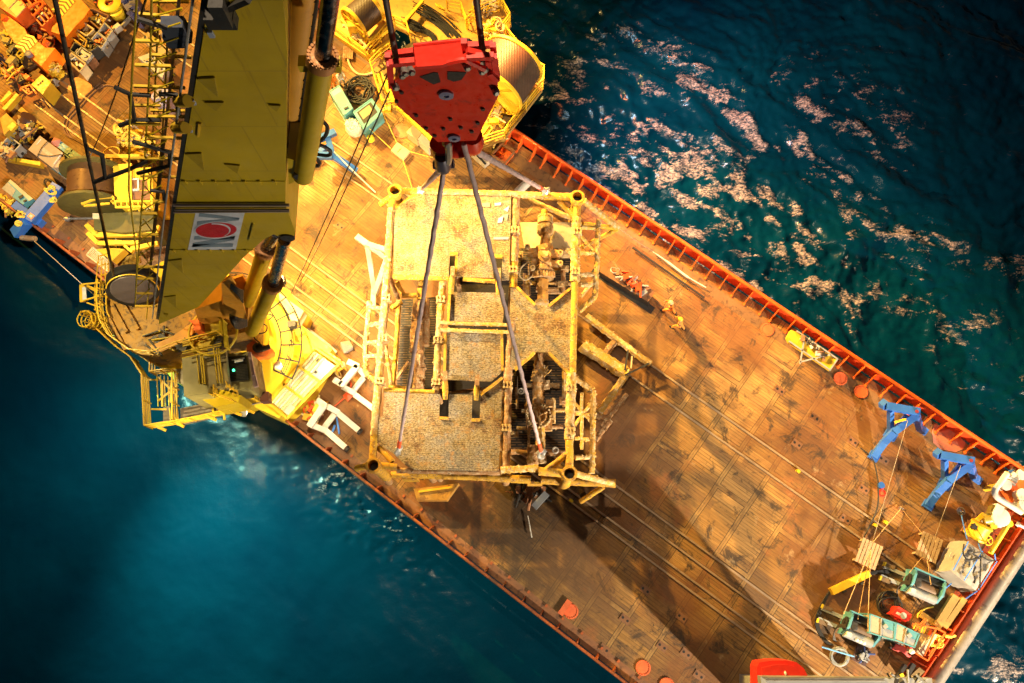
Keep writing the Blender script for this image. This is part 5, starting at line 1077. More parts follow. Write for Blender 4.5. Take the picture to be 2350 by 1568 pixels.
# ------------------------------------------------------------------ blue tripod frames
def tripod_parts(V_, r, o=(0, 0)):
    f = lambda a, b_, z: V_(a + o[0], b_ + o[1], z)
    def leg(pts, wd, ht, nm='leg'):
        for i in range(len(pts) - 1): m = MB(); m.beam(pts[i], pts[i + 1], wd, ht); m.build(nm, BLUE, r)
    leg([f(760, 335, 2.3), f(800, 362, 2.5), f(1060, 410, 2.6)], .42, .40, 'top_beam')
    leg([f(835, 395, 2.4), f(835, 590, .35)], .30, .28); leg([f(1050, 425, 2.5), f(870, 560, 1.6), f(790, 640, .8), f(705, 755, .25)], .40, .38)
    leg([f(1035, 430, 2.4), f(1065, 535, .45), f(1095, 552, .3)], .36, .34); leg([f(960, 440, 2.2), f(835, 590, .6)], .26, .24, 'brace')
    m = MB(); m.box(f(835, 590, .12), (.7, .5, .24), SHIP_A); m.box(f(705, 755, .1), (.6, .5, .2), SHIP_A); m.box(f(1090, 552, .12), (.5, .4, .24), SHIP_A); m.build('foot_plate', BLUE, r)
    m = MB(); m.lathe(f(1040, 405, 2.80), UP, [(.10, 0), (.10, .08)], 10); m.build('padeye', plain('padeye_maroon', (.25, .03, .03), .5), r)
t1 = at('tripod_frame', 'blue steel tripod frame with yellow strap standing by the two round orange hatches', 'steel frame', e4(880, 560, 0), 'blue tripod frames on the aft deck'); tripod_parts(e4, t1)
m = MB(); m.tube(smoothpts([e4(868, 492, 2.2), e4(905, 478, 2.35), e4(958, 466, 2.6)], 4), .07, 6); m.build('strap', YEL, t1)
t2 = at('tripod_frame', 'blue steel tripod frame nearer the stern, beside the oval red deck plate', 'steel frame', e4(1310, 940, 0), 'blue tripod frames on the aft deck'); tripod_parts(e4, t2, (425, 385))
t3 = at('tripod_frame', 'light blue steel bracket frame half hidden behind the upper crane cylinder', 'steel frame', c2(1300, 1150, 0), 'blue tripod frames on the aft deck')
for a, b_, wd in ((c2(1375, 1035, 1.5), c2(1240, 1095, 1.6), .4), (c2(1310, 1060, 1.5), c2(1350, 1200, 1.2), .36), (c2(1215, 1220, 1.4), c2(1350, 1225, 1.3), .42), (c2(1340, 1210, 1.3), c2(1540, 1345, .4), .4), (c2(1350, 1140, 1.2), c2(1250, 1190, 1.2), .3)):
    m = MB(); m.beam(a, b_, wd, .35); m.build('beam', BLUE, t3)
m = MB(); m.tube(sag(c2(1365, 1190, 1.6), P(862, 442, .1), .1), .05, 6); m.build('strap', paint('white_strap', (.7, .66, .6), .7), t3)
# blue arm lashed over the port rail
ob = at('overboard_arm', 'long blue steel arm with yellow rope reaching out over the port rail', 'steel arm', s2(620, 900, 0))
for a, b_, wd in ((s2(960, 560, 1.5), s2(470, 1130, 1.6), .72), (s2(440, 1130, 1.6), s2(255, 1340, 1.0), .66), (s2(255, 870, 1.1), s2(690, 1180, 1.1), .48)): m = MB(); m.beam(a, b_, wd, .5); m.build('beam', BLUE, ob)
m = MB(); m.slab(quad(s2, ((500, 990), (565, 1040), (510, 1105), (440, 1050)), 1.9), 1.8); pl = m.build('mark_plate', paint('orange_mark', (.75, .35, .16), .6), ob)
m = MB(); m.slab(quad(s2, ((500, 1018), (535, 1045), (505, 1075), (470, 1048)), 1.93), 1.9); m.build('mark_centre', WHITE, pl)
for a, b_, r_ in ((850, 650, .42), (885, 800, .26), (345, 1045, .35), (335, 1190, .22)): rope_pile(s2(a, b_, 1.75), r_, 3, .05, YROPE, 'rope_lashing', ob)
m = MB(); m.grown(s2(350, 1400, .9), s2(580, 1420, 1.1), .17, .1); m.build('rope_buoy', GROWNB, ob)
wire(s2(540, 1440, 1.0), F0(222, 683, 8.5), .025, 'pale line stretched along the port side from the blue arm to the crane', WROPE, .1)
m = MB(); m.tube(smoothpts([s2(250, 930, .1), s2(400, 925, .1), s2(520, 880, .1), s2(640, 740, .1), s2(760, 620, .1), s2(720, 500, .1), s2(760, 440, .1), s2(880, 500, .1), s2(860, 560, .1)], 6), .055, 6); solo('hose', m, BLACK, 'dark hose looping along the deck beside the blue overboard arm', 'hose')

# ------------------------------------------------------------------ white sawhorse frames by the crane
def whiteframe(label, paths, group='white steel frames beside the crane'):
    c = cen([p for q in paths for p in q[:2]]); r = at('steel_trestle', label, 'trestle', Vector((c.x, c.y, 0)), group)
    for a, b_, wd, ht in paths: m = MB(); m.beam(a, b_, wd, ht); m.build('bar', WHITE, r)
    return r
w1 = whiteframe('white steel trestle lying closest to the left leg of the hanging structure', [(s3(540, 150, 1.5), s3(700, 225, 1.5), .34, .3), (s3(690, 210, 1.5), s3(430, 520, 1.5), .34, .3), (s3(330, 420, 1.5), s3(450, 490, 1.5), .34, .3), (s3(780, 390, .5), s3(620, 590, .5), .30, .26), (s3(690, 240, 1.2), s3(790, 360, .6), .3, .26), (s3(470, 530, 1.2), s3(630, 620, .6), .3, .26), (s3(640, 640, .5), s3(930, 860, .5), .32, .28)])
w2 = whiteframe('white steel trestle lying nearest the port rail with blue straps', [(s3(190, 790, 1.6), s3(-40, 1130, 1.6), .36, .3), (s3(80, 730, 1.6), s3(200, 810, 1.6), .34, .3), (s3(230, 820, 1.4), s3(390, 910, .8), .32, .28), (s3(10, 1110, 1.4), s3(180, 1180, .8), .32, .28), (s3(340, 940, .6), s3(180, 1150, .6), .3, .26), (s3(400, 930, .7), s3(700, 1180, .5), .34, .3), (s3(200, 1180, .7), s3(500, 1440, .5), .34, .3)])
m = MB(); m.tube(smoothpts([s3(360, 970, .1), s3(390, 1100, .15), s3(410, 1240, .1)], 4), .06, 6); m.tube(smoothpts([s3(300, 1210, .1), s3(330, 1150, .2), s3(340, 1110, .1)], 4), .07, 6); m.build('strap', LASH, w2)
for a, b_ in ((710, 1200), (520, 1460)): m = MB(); m.lathe(s3(a, b_, .35), Vector((1, -.7, 0)), [(.2, -.02), (.2, .12)], 12); m.build('end_cap', BLACK, w2)
w3 = whiteframe('tall white steel frame with a forked top left of the hanging structure', [(e1(40, 560, 3.2), e1(130, 625, 3.2), .36, .3), (e1(120, 620, 3.2), e1(305, 680, 3.0), .30, .26), (e1(130, 620, 3.1), e1(195, 1020, .5), .30, .26), (e1(155, 650, 3.1), e1(310, 760, 2.6), .26, .24), (e1(305, 745, 2.8), e1(195, 1060, .5), .30, .26), (e1(190, 1010, .5), e1(180, 1180, .4), .3, .26)])
m = MB(); m.tube(smoothpts([s3(560, 430, .5), s3(590, 490, .6), s3(580, 550, .5)], 3), .06, 6); m.lump(s3(545, 660, .3), .3); m.tube(sag(s3(550, 640, .3), s3(340, 820, .1), .02), .04, 5); solo('strap_bundle', m, REDTAPE, 'red strap bundle with pale rope on deck between the two white trestles', 'strap')
# bright gangway rack on the crane side
gr = at('pipe_rack', 'bright yellow rack of long pale pipes beside the crane pedestal', 'rack', c5(1750, 1160, 0))
GR = lambda a, b_, z=2.7: c5(a, b_, z)
m = MB()
for a, b_ in (((1815, 910), (1990, 1030)), ((1990, 1030), (1620, 1415)), ((1620, 1415), (1485, 1310)), ((1485, 1310), (1815, 910)), ((1700, 1045), (1860, 1160)), ((1590, 1170), (1740, 1285)), ((1850, 905), (2000, 1010))): m.beam(GR(*a), GR(*b_), .14, .16)
for p in ((1815, 910), (1990, 1030), (1620, 1415), (1485, 1310)): m.beam(GR(*p), GR(*p, .0), .12, .12)
m.build('frame', YEL, gr)
for i in range(7):
    t = (i + .7) / 8; a = GR(1815 + 175 * t, 915 + 120 * t, 2.5); b_ = GR(1490 + 130 * t, 1310 + 105 * t, 2.5); m = MB(); m.tube([a.lerp(b_, .04), a.lerp(b_, .96)], .10, 8); m.build('pipe', WHITE if i % 2 else paint('pale_yellow_pipe', (.75, .66, .30), .45), gr)
slabo([GR(a, b_, 2.62) for a, b_ in ((1890, 990), (1960, 1040), (1850, 1150), (1790, 1110))], 2.5, 'white_panel', WHITE, gr); slabo([GR(a, b_, 2.62) for a, b_ in ((1640, 1310), (1690, 1350), (1640, 1400), (1600, 1375))], 2.5, 'white_panel', WHITE, gr)
m = MB(); m.beam(GR(1845, 985), GR(1825, 1010), .1, .05); m.beam(GR(1815, 1080), GR(1830, 1090), .15, .05); m.build('clamp_mark', BLACK, gr)
hr = at('hose_reel', 'small yellow hose reels between the pipe rack and the trestle', 'hose reel', c5(1985, 1060, 0)); m = MB(); m.lathe(c5(1990, 1050, .8), Vector((1, .6, 0)), [(.4, -.3), (.4, -.25), (.22, -.2), (.22, .2), (.4, .25), (.4, .3)], 18); m.build('drum', YEL, hr); m = MB(); m.ring(c5(1975, 1085, .9), Vector((1, .6, .3)), .38, .05, 18, 6); m.lathe(c5(2010, 1030, 1.1), UP, [(.18, -.3), (.18, .05)], 12); m.build('fittings', PLY, hr)
yg = at('valve_station', 'cluster of yellow pipes and red valves by the port rail', 'valve station', c5(1790, 1370, 0)); heap(quad(c5, ((1700, 1330), (1830, 1240), (1890, 1330), (1760, 1450)), 1), .2, .8, 14, (YEL, REDOR, PLY), 'pipework', yg, (.2, .6))
rp = at('rail_piping', 'pale pipe with dark fittings running along the deck edge behind the crane', 'pipe', z5(1200, 1240, 0)); m = MB(); m.tube(smoothpts([z5(1060, 1150, .5), z5(1180, 1240, .4), z5(1310, 1340, .4), z5(1470, 1480, .3)], 4), .12, 8); m.build('pipe', WHITE, rp); m = MB(); m.lump(z5(1600, 1410, .15), .45); m.tube(smoothpts([z5(1320, 1340, .7), z5(1360, 1440, .7), z5(1420, 1500, .7)], 4), .08, 6); m.ring(z5(1350, 1430, .6), UP, .3, .05); m.build('fittings', GREY, rp)
# ------------------------------------------------------------------ aft deck gear
# encrusted beam frame lying on deck right of the structure
bf = at('beam_frame', 'encrusted steel beam frame lying on the deck right of the hanging structure', 'steel frame', e3(230, 1080, 0))
for a, b_, wd in ((e3(-40, 760, .5), e3(385, 1075, .5), .46), (e3(-60, 950, .5), e3(235, 1145, .5), .85), (e3(230, 1130, .5), e3(45, 1395, .5), .42), (e3(150, 925, .4), e3(60, 1030, .4), .4), (e3(-20, 1390, .4), e3(120, 1440, .4), .4), (e3(230, 1270, .4), e3(60, 1480, .4), .3), (e3(120, 1440, .4), e3(20, 1568, .4), .34)):
    m = MB(); m.grown(a, b_, wd * .5, .12, .2, 6, 30); m.build('beam', GROWN if wd > .4 else GROWNB, bf)
m = MB(); m.beam(e3(215, 1110, .9), e3(235, 985, .9), .1, .1); m.beam(e3(215, 1145, .9), e3(370, 1070, .9), .1, .1); m.build('prop', DARK, bf); m = MB(); m.beam(e3(255, 1100, 1), e3(262, 1020, 1), .09, .06); m.build('marker', PLY, bf)
# flat rack with machine parts
fr_ = at('flat_rack', 'long rusty flat rack carrying machine parts beside the hanging structure', 'flat rack', e3(230, 560, 0))
slabo([e3(a, b_, .75) for a, b_ in ((60, 440), (130, 395), (410, 600), (365, 665), (50, 470))], .3, 'bed', PLATE, fr_)
m = MB(); m.prism([e3(45, 470, .72), e3(370, 672, .72), e3(370, 700, .0), e3(45, 500, .0)], Vector((.05, .06, 0))); m.build('side_sill', BLACK, fr_); m = MB(); m.box(e3(200, 590, .02), (4.6, .5, .03), SHIP_A); m.build('gap_shade_strip', BLACK, fr_)  # flat black strip paints the shade under the rack
heap([e3(a, b_, 1) for a, b_ in ((100, 430), (150, 420), (400, 600), (350, 640))], .8, .35, 16, (RUSTP := paint('rusty_parts', (.34, .16, .08), .6, 0, .5, (.15, .07, .03), 3, .5), GREY, REDOR), 'machine_part', fr_, (.2, .55))
lb = at('boom_section', 'long slim lattice pole with pale wrapping lying along the starboard side', 'pole', e3(530, 460, 0))
m = MB(); m.tube([e3(265, 310, .25), e3(735, 640, .25)], .07, 8); m.build('pole', DARK, lb); m = MB(); m.tube(smoothpts([e3(400, 340, .2), e3(500, 410, .3), e3(620, 500, .3), e3(745, 572, .2)], 5), [.04] * 5 + [.075] * 6 + [.04] * 5, 8); m.build('wrapping', paint('pale_wrapping', (.70, .60, .52), .8), lb)
wire(e1(2310, 490, 5.0), e3(420, 350, .2), .02, 'thin pale tag line from the structure corner to the wrapped pole', WROPE, .1)
# yellow skid by the starboard rail
ysk = at('equipment_skid', 'long yellow skid with grey legs and straps by the starboard rail', 'skid', e3(1440, 980, 0), d=e3(1580, 1085, 0) - e3(1295, 880, 0))
slabo([e3(a, b_, .9) for a, b_ in ((1275, 895), (1300, 848), (1340, 865), (1605, 1040), (1560, 1110), (1290, 925))], .5, 'deck', YEL, ysk)
m = MB()
for a, b_ in (((1340, 858), (1605, 1040)), ((1290, 925), (1555, 1112)), ((1390, 890), (1360, 1070)), ((1355, 1060), (1560, 1010)), ((1605, 1040), (1555, 1112))): m.beam(e3(*a, 1.0), e3(*b_, 1.0), .08, .08)
for p in ((1290, 925), (1555, 1112), (1605, 1040), (1340, 858)): m.beam(e3(*p, 1.0), e3(*p, 0), .1, .1)
m.build('frame', GREY, ysk); heap([e3(a, b_, 1) for a, b_ in ((1330, 880), (1360, 880), (1580, 1040), (1550, 1080))], .95, .25, 9, (RUSTP, WHITE, DARK), 'fitting', ysk, (.1, .35))
sb = at('snatch_block', 'small blue and red snatch block rigged with rope on the aft deck', 'block', e4(765, 1020, 0)); m = MB(); m.lathe(e4(760, 985, .3), Vector((.3, .2, 1)), [(.2, -.1), (.2, .1)], 14); m.build('sheave', BLUE, sb); m = MB(); m.ring(e4(770, 1045, .25), UP, .17, .06, 14, 6); m.lump(e4(765, 1020, .3), .14); m.build('shackle', REDB, sb)
for a, b_, r_, lb_ in ((e4(735, 965, .3), e4(605, 1430, .1), .05, 'dark mooring wire from the blue block towards the left pallet'), (e4(600, 690, .1), e4(740, 965, .3), .045, 'dark rope curving down to the blue snatch block')):
    m = MB(); d = (b_ - a); n_ = d.cross(UP).normalized(); m.tube(smoothpts([a, a.lerp(b_, .4) + n_ * -.35, b_], 8), r_, 6); solo('mooring_rope', m, ROPE, lb_, 'rope')
wire(e4(970, 475, 2.6), e4(690, 1440, .3), .015, 'pale line from the strapped tripod frame to the left pallet', WROPE, .0); wire(e4(1385, 830, 2.9), e4(1180, 1400, .3), .015, 'pale line from the stern tripod frame to the right pallet', WROPE, .0)
pe = at('deck_pad_eye', 'small pad eye on the deck where two lashing lines meet', 'pad eye', e4(920, 1170, 0)); m = MB(); m.ring(e4(920, 1165, .12), Vector((1, 1, 0)), .12, .04, 14, 6); m.build('eye', STEEL, pe); m = MB(); m.box(e4(920, 1170, .02), (.4, .3, .03), SHIP_A); m.build('base', PLATE, pe)
# pallets
def pallet(view, c, d, label):
    r = at('pallet', label, 'pallet', view(*c, 0), 'wooden pallets on the aft deck', d); W_, H_ = 1.25, 1.0
    for i in range(6): m = MB(); m.box((-.52 + i * .208, 0, .60), (.16, 1.45, .03)); m.build('plank', WOODP, r, world=False)
    for y_ in (-.6, 0, .6): m = MB(); m.box((0, y_, .53), (W_, .1, .09)); m.build('bearer', WOODP, r, world=False)
    for x_ in (-.5, .5):
        for y_ in (-.6, .6): m = MB(); m.box((x_, y_, .24), (.12, .12, .48)); m.build('block', WOODP, r, world=False)
    return r
dpl = e5(1060, 395, 0) - e5(985, 360, 0)
pallet(e5, (1015, 455), dpl, 'weathered wooden pallet with pale lifting lines, left of the two'); pallet(e5, (1515, 400), dpl, 'weathered wooden pallet with light across it, nearer the tarpaulin crate')
YLINE = paint('tan_line', (.62, .38, .16), .8)
for i, (a, b_, lab) in enumerate(((e5(1062, 420, 1.1), s1(425, 745, 1.5), 'tan sling from the left pallet to the left end of the lower teal winch'), (e5(1065, 420, 1.1), s1(715, 900, 1.5), 'tan sling from the left pallet to the right end of the lower teal winch'), (e5(1062, 430, 1.1), s1(595, 810, 1.2), 'thin tan sling from left pallet to the middle of the lower teal winch'), (e5(1500, 480, .7), s1(1210, 250, 1.5), 'tan sling from the right pallet to the left end of the upper teal winch'), (e5(1540, 500, .7), s1(1470, 390, 1.5), 'tan sling from the right pallet to the right end of the upper teal winch'), (e4(920, 1165, .15), e4(1110, 1390, .6), 'thin tan line from the deck pad eye to the right pallet'), (e4(920, 1165, .15), e4(690, 1440, .6), 'thin tan line from the deck pad eye to the left pallet'))):
    q = MB(); q.tube(sag(a, b_, .04), .020, 5); solo('sling_line', q, YLINE, lab, 'sling', group='tan lines on the aft deck')
# teal winches
CLEARG = paint('clear_grey_cover', (.30, .32, .33), .3, 0, .3, (.18, .18, .18), 2, .6)
def teal_winch(label, o):
    f = lambda a, b_, z: s1(a + o[0], b_ + o[1], z)
    a0, a1 = f(400, 850, 0), f(700, 980, 0); r = at('teal_winch', label, 'winch', (a0 + a1) / 2, 'teal winches on the aft deck', a1 - a0); Ln = (a1 - a0).length; h = Ln / 2 + .1
    for x_ in (-h, h):
        m = MB(); pr = [(x_, -.62, .1), (x_, .66, .1), (x_, .66, 1.25), (x_, .40, 1.45), (x_, -.15, 1.45), (x_, -.62, .95)]; m.prism(pr, (.12, 0, 0)); ep = m.build('end_plate', TEAL, r, world=False)
        m = MB(); m.lathe((x_ + (.13 if x_ > 0 else -.01), .0, .95), (1 if x_ > 0 else -1, 0, 0), [(.36, 0), (.36, .08), (.2, .10), (.2, .18)], 18); m.build('bearing_housing', DARK, ep, world=False)
    m = MB(); m.box((0, .48, 1.1), (2 * h, .42, .05)); m.box((0, .28, 1.2), (2 * h, .05, .2)); m.build('back_trough', BLACK, r, world=False)
    m = MB(); m.box((0, .70, 1.2), (2 * h + .1, .06, .3)); m.build('back_rail', TEAL, r, world=False)
    m = MB(); m.lathe((-h + .1, 0, .85), (1, 0, 0), [(.34, 0), (.34, 2 * h - .2)], 22); m.build('drum', paint('drum_brown', (.16, .10, .06), .45, .2, .4, (.08, .05, .03), 2, .55), r, world=False)
    m = MB(); m.lathe((-h + .05, -.48, .95), (1, 0, 0), [(.27, 0), (.27, 2 * h - .1)], 22); m.build('wrapped_roller', CLEARG, r, world=False)
    m = MB(); m.lathe((-h + .35, -.1, 1.25), (0, 0, 1), [(.16, 0), (.16, .2), (.1, .22)], 14); m.box((-h + .3, .02, 1.4), (.3, .34, .1)); m.build('motor', DARK, r, world=False)
    m = MB(); m.box((-h + .2, -.55, 1.28), (.26, .24, .22)); m.build('control_box', WHITE, r, world=False)
    m = MB()
    for y_ in (-.3, .3): m.box((-h - .15, y_, .12), (2.2, .2, .2))
    m.build('base_beam', GREY, r, world=False)
    for y_ in (-.42, .42): m = MB(); m.box((-h - .95, y_, .14), (.55, .22, .22)); fk = m.build('fork_beam', paint('fork_brown', (.20, .13, .07), .6), r, world=False); m = MB(); m.box((-h - 1.25, y_, .14), (.10, .24, .24)); m.build('yellow_end', HY, fk, world=False)
    m = MB()
    for i in range(5): m.tube(smoothpts([(-h - .05, -.3 + i * .05, 1.3), (-h - .35, -.4 + i * .04, 1.0), (-h - .3, -.7, .5), (-h - .1 + i * .05, -1.1, .1)], 5), .03, 5)
    m.build('hose', ROPE, r, world=False); return r, h
tw, hh = teal_winch('teal winch with white floats wrapped in its front roller, by the grey hose coil', (0, 0))
for i in range(3): m = MB(); m.lathe((-.1 + i * .2, -.62, 1.12), (0, -.5, 1), [(.12, 0), (.11, .08), (.05, .11)], 14); m.build('float', WHITE, tw, world=False)
tw2, hh = teal_winch('teal winch with bare grey roller beside the tarpaulin crate', (745, -505))
# teal wrapped crates
for lab, pts in (('beige and teal crate under clear wrapping touching the lower teal winch', ((740, 745), (1040, 850), (1025, 1055), (735, 965))), ('grey and teal crate under clear wrapping with a sloping end, nearer the orange basket', ((1055, 850), (1330, 985), (1270, 1140), (1035, 1050)))):
    r, q = crate('wrapped_crate', lab, 'crate', s1, pts, 1.5, paint('beige_panel', (.42, .33, .24), .6), .0, 'wrapped teal crates', TEAL, None, .07)
    slabo(inset(q, .03, .03, .42, .94), 1.49, 'side_panel', paint('tan_panel', (.50, .38, .27), .6), r); slabo(inset(q, .48, .04, .97, .5), 1.49, 'top_panel', TEAL, r); slabo(inset(q, .48, .52, .97, .96, .006), 1.49, 'clear_panel', CLEARG, r); m = MB()
    for x_ in (.45,): m.beam(lerpq(q, x_, .0) + UP * .03, lerpq(q, x_, 1) + UP * .03, .06, .06)
    m.box(lerpq(q, .6, .4) + UP * .08, (.25, .2, .12), .5); m.build('fitting', GREY, r)
rb, q = crate('red_box', 'bright red machine box with white label on the aft deck', 'box', s1, ((1085, 650), (1240, 750), (1170, 840), (1000, 745)), .9, REDB, 0, None, None, None)
slabo(inset(q, .15, .5, .42, .75), .88, 'label_plate', WHITE, rb); m = MB(); m.lathe(lerpq(q, .62, .55), UP, [(.18, 0), (.18, .03)], 16); m.build('cap', GREY, rb); m = MB(); m.box(lerpq(q, 1.02, .4) - UP * .3, (.2, .3, .3), SHIP_A); m.build('lug', REDB, rb); m = MB(); m.box(lerpq(q, .6, 1.03) - UP * .3, (.3, .2, .3), SHIP_A); m.build('lug', REDB, rb)
m = MB()
for i in range(5): m.tube(smoothpts([s1(1065, 212 + i * 7, .1), s1(900, 222 + i * 7, .1), s1(750, 245 + i * 6, .12), s1(500, 330 + i * 4, .1), s1(300, 430 + i * 3, .1), s1(175 + i * 6, 600, .1), s1(95 + i * 9, 790, .1), s1(105 + i * 9, 930, .1), s1(190 + i * 8, 1060, .1), s1(270 + i * 6, 1110, .1)], 6), .05, 6)
solo('cable_bundle', m, BLACK, 'bundle of dark cables sweeping round the teal winches to the grey coil', 'cable')
for c_, r_, mt, lab in ((s1(365, 1250, .05), .46, CLEARG, 'grey hose coil with round open middle beside the blue strip'), (s1(960, 620, .05), .52, BLACK, 'tangled black hose coil beside the upper teal winch')):
    m = MB(); m.tube(coil(c_, r_, 6, .045, .10 if mt is CLEARG else .35), .05, 6); solo('hose_coil', m, mt, lab, 'hose')
yb = at('yellow_beam', 'yellow box beam lying slantwise above the lower teal winch', 'beam', s1(515, 370, 0)); slabo(quad(s1, ((270, 435), (725, 222), (760, 290), (312, 515)), .55), .1, 'beam', YEL, yb); m = MB(); m.box(s1(430, 470, .5), (.2, .12, .3), .4); m.box(s1(640, 375, .5), (.2, .12, .3), .4); m.build('notch', BLACK, yb)
dm = at('dark_machine', 'small dark blue machine on a brown steel tray near the grey hose coil', 'machine', s1(640, 1240, 0)); slabo(quad(s1, ((520, 1285), (600, 1110), (760, 1190), (685, 1370)), .2), .05, 'tray', paint('dark_tray', (.09, .05, .05), .5), dm); heap(quad(s1, ((570, 1260), (640, 1150), (730, 1200), (670, 1310)), .3), .2, .5, 10, (paint('blue_machine', (.06, .10, .30), .4), DARK, GREY), 'machinery', dm, (.12, .4))
m = MB(); m.tube([s1(165, 1135, .5), s1(550, 1250, .5)], .045, 8); solo('blue_strip', m, paint('pale_blue_pole', (.15, .42, .85), .4), 'bright blue pole lying across the grey hose coil', 'pole')
for i, (a, b_, w_, lab) in enumerate(((s1(1525, 900, .3), s1(1760, 525, .3), .42, 'brown yellow timber beam lying along the stern, inner one of the two'), (s1(1620, 900, .3), s1(1860, 555, .3), .3, 'yellow timber beam lying along the stern, nearest the orange gutter'))):
    m = MB(); m.beam(a, b_, w_, .35); solo('stern_beam', m, paint('ochre_beam', (.42, .25, .06), .6, 0, .4, (.2, .12, .03), 1.5, .55), lab, 'beam', group='timber beams by the stern rail')
m = MB(); m.beam(s1(1345, 745, .2), s1(1490, 840, .2), .36, .12); solo('plank', m, paint('ochre_plank', (.55, .34, .06), .6), 'short ochre plank between the red box and the orange basket', 'plank')
ob2 = at('orange_basket', 'orange tubular basket holding pale planks at the stern rail', 'cargo basket', s1(1400, 1080, 0)); m = MB()
for sg in (((1260, 860), (1540, 915)), ((1540, 915), (1640, 965)), ((1640, 965), (1430, 1300)), ((1430, 1300), (1150, 1120)), ((1400, 800), (1280, 940)), ((1260, 860), (1250, 900)), ((1410, 810), (1360, 900)), ((1530, 920), (1390, 1240)), ((1440, 1240), (1500, 1160))):
    m.tube([s1(*sg[0], 1.1), s1(*sg[1], 1.1)], .05, 6); m.tube([s1(*sg[0], .6), s1(*sg[1], .6)], .04, 6); m.tube([s1(*sg[0], 1.1), s1(*sg[0], .1)], .05, 6)
m.build('frame', ORANGE, ob2)
for i in range(6): m = MB(); a, b_ = s1(1345 + i * 28, 960 + i * 12, .55), s1(1235 + i * 24, 1160 + i * 14, .55); m.beam(a, b_, .16, .1); m.build('plank', PLY, ob2)
m = MB(); m.beam(s1(1520, 980, .8), s1(1330, 1240, .8), .28, .08); m.build('white_board', paint('white_board', (.62, .56, .44), .6), ob2)
m = MB()
for i in range(5): m.beam(s1(1290 + i * 30, 850 + i * 10, .7), s1(1260 + i * 30, 920 + i * 14, .7), .06, .05)
m.build('slat', YEL, ob2)
rope_pile(s1(1510, 1070, .5), .5, 5, .04, YROPE, 'yellow_rope', None, 'tangle of yellow rope hanging on the stern rail by the orange basket')
m = MB(); m.tube(smoothpts([s1(1640, 1000, .6), s1(1700, 1015, .5), s1(1745, 1000, .3), s1(1775, 1030, .1)], 4), .09, 6); m.tube(smoothpts([s1(1500, 660, .1), s1(1400, 680, .1), s1(1320, 740, .1), s1(1310, 790, .1)], 4), .05, 6); solo('yellow_hose', m, YROPE, 'yellow rope end hanging over the stern roller', 'rope')
# tarpaulin crate
tc = at('tarpaulin_crate', 'large grey tarpaulin covered crate tied with blue straps at the stern', 'covered crate', e5(1850, 560, 0)); ZT2 = 2.0
q = [e5(a, b_, ZT2) for a, b_ in ((1875, 345), (2112, 505), (1955, 762), (1738, 592))]; m = MB(); n_ = 10; vs = []; fs = []
for j in range(n_ + 1):
    for i in range(n_ + 1):
        p = lerpq(q, i / n_, j / n_); vs.append(p + UP * (.10 * math.sin(i * .9 + j * .7) * math.sin(j * 1.3) + random.uniform(-.03, .03) - (.12 if i in (0, n_) or j in (0, n_) else 0)))
fs = [(j * (n_ + 1) + i, (j + 1) * (n_ + 1) + i, (j + 1) * (n_ + 1) + i + 1, j * (n_ + 1) + i + 1) for j in range(n_) for i in range(n_)]
ed = [i for i in range(n_ + 1)] + [(j + 1) * (n_ + 1) - 1 for j in range(1, n_ + 1)] + [n_ * (n_ + 1) + i for i in range(n_ - 1, -1, -1)] + [j * (n_ + 1) for j in range(n_ - 1, 0, -1)]
o0 = len(vs); cc = cen(q)
for lvl, ex in ((1.0, 1.03), (.05, 1.06)):
    for i in ed: p = vs[i]; vs.append(Vector((cc.x + (p.x - cc.x) * ex + random.uniform(-.05, .05), cc.y + (p.y - cc.y) * ex + random.uniform(-.05, .05), lvl)))
ne = len(ed)
for i in range(ne):
    k2 = (i + 1) % ne; fs.append((ed[i], ed[k2], o0 + k2, o0 + i)); fs.append((o0 + i, o0 + k2, o0 + ne + k2, o0 + ne + i))
m.add(vs, fs, True); m.build('cover', TARP, tc)
def over(a, b_, r_, mat, nm, par):                                  # a strap pulled over the crate top
    m = MB(); pts = [a.lerp(b_, i / 12) + UP * .16 for i in range(13)]; m.tube(pts, r_, 6); m.build(nm, mat, par)
over(e5(1870, 350, ZT2), e5(1745, 590, ZT2), .035, LASH, 'strap', tc); over(e5(1990, 430, ZT2), e5(1835, 675, ZT2), .035, LASH, 'strap', tc); over(e5(2110, 515, ZT2), e5(1955, 755, ZT2), .03, LASH, 'strap', tc)
over(e5(1975, 470, ZT2), e5(1965, 755, ZT2), .045, BLACK, 'hose', tc); m = MB(); m.tube(smoothpts([e5(1845, 370, 2.2), e5(1840, 450, 2.2), e5(1880, 500, 2.2), e5(1960, 480, 2.2), e5(1920, 450, 2.25), e5(1990, 440, 2.3), e5(2000, 480, 2.2), e5(1930, 500, 2.2), e5(1850, 505, 2.2)], 5), .045, 6); m.tube(smoothpts([e5(1990, 470, 2.25), e5(2050, 505, 2.2), e5(2100, 510, 2.1)], 4), .04, 6); m.build('hose', BLACK, tc)
slabo([e5(a, b_, 1.55) for a, b_ in ((1738, 440), (1760, 445), (1745, 485), (1722, 480))], 1.5, 'tag_plate', WHITE, tc)
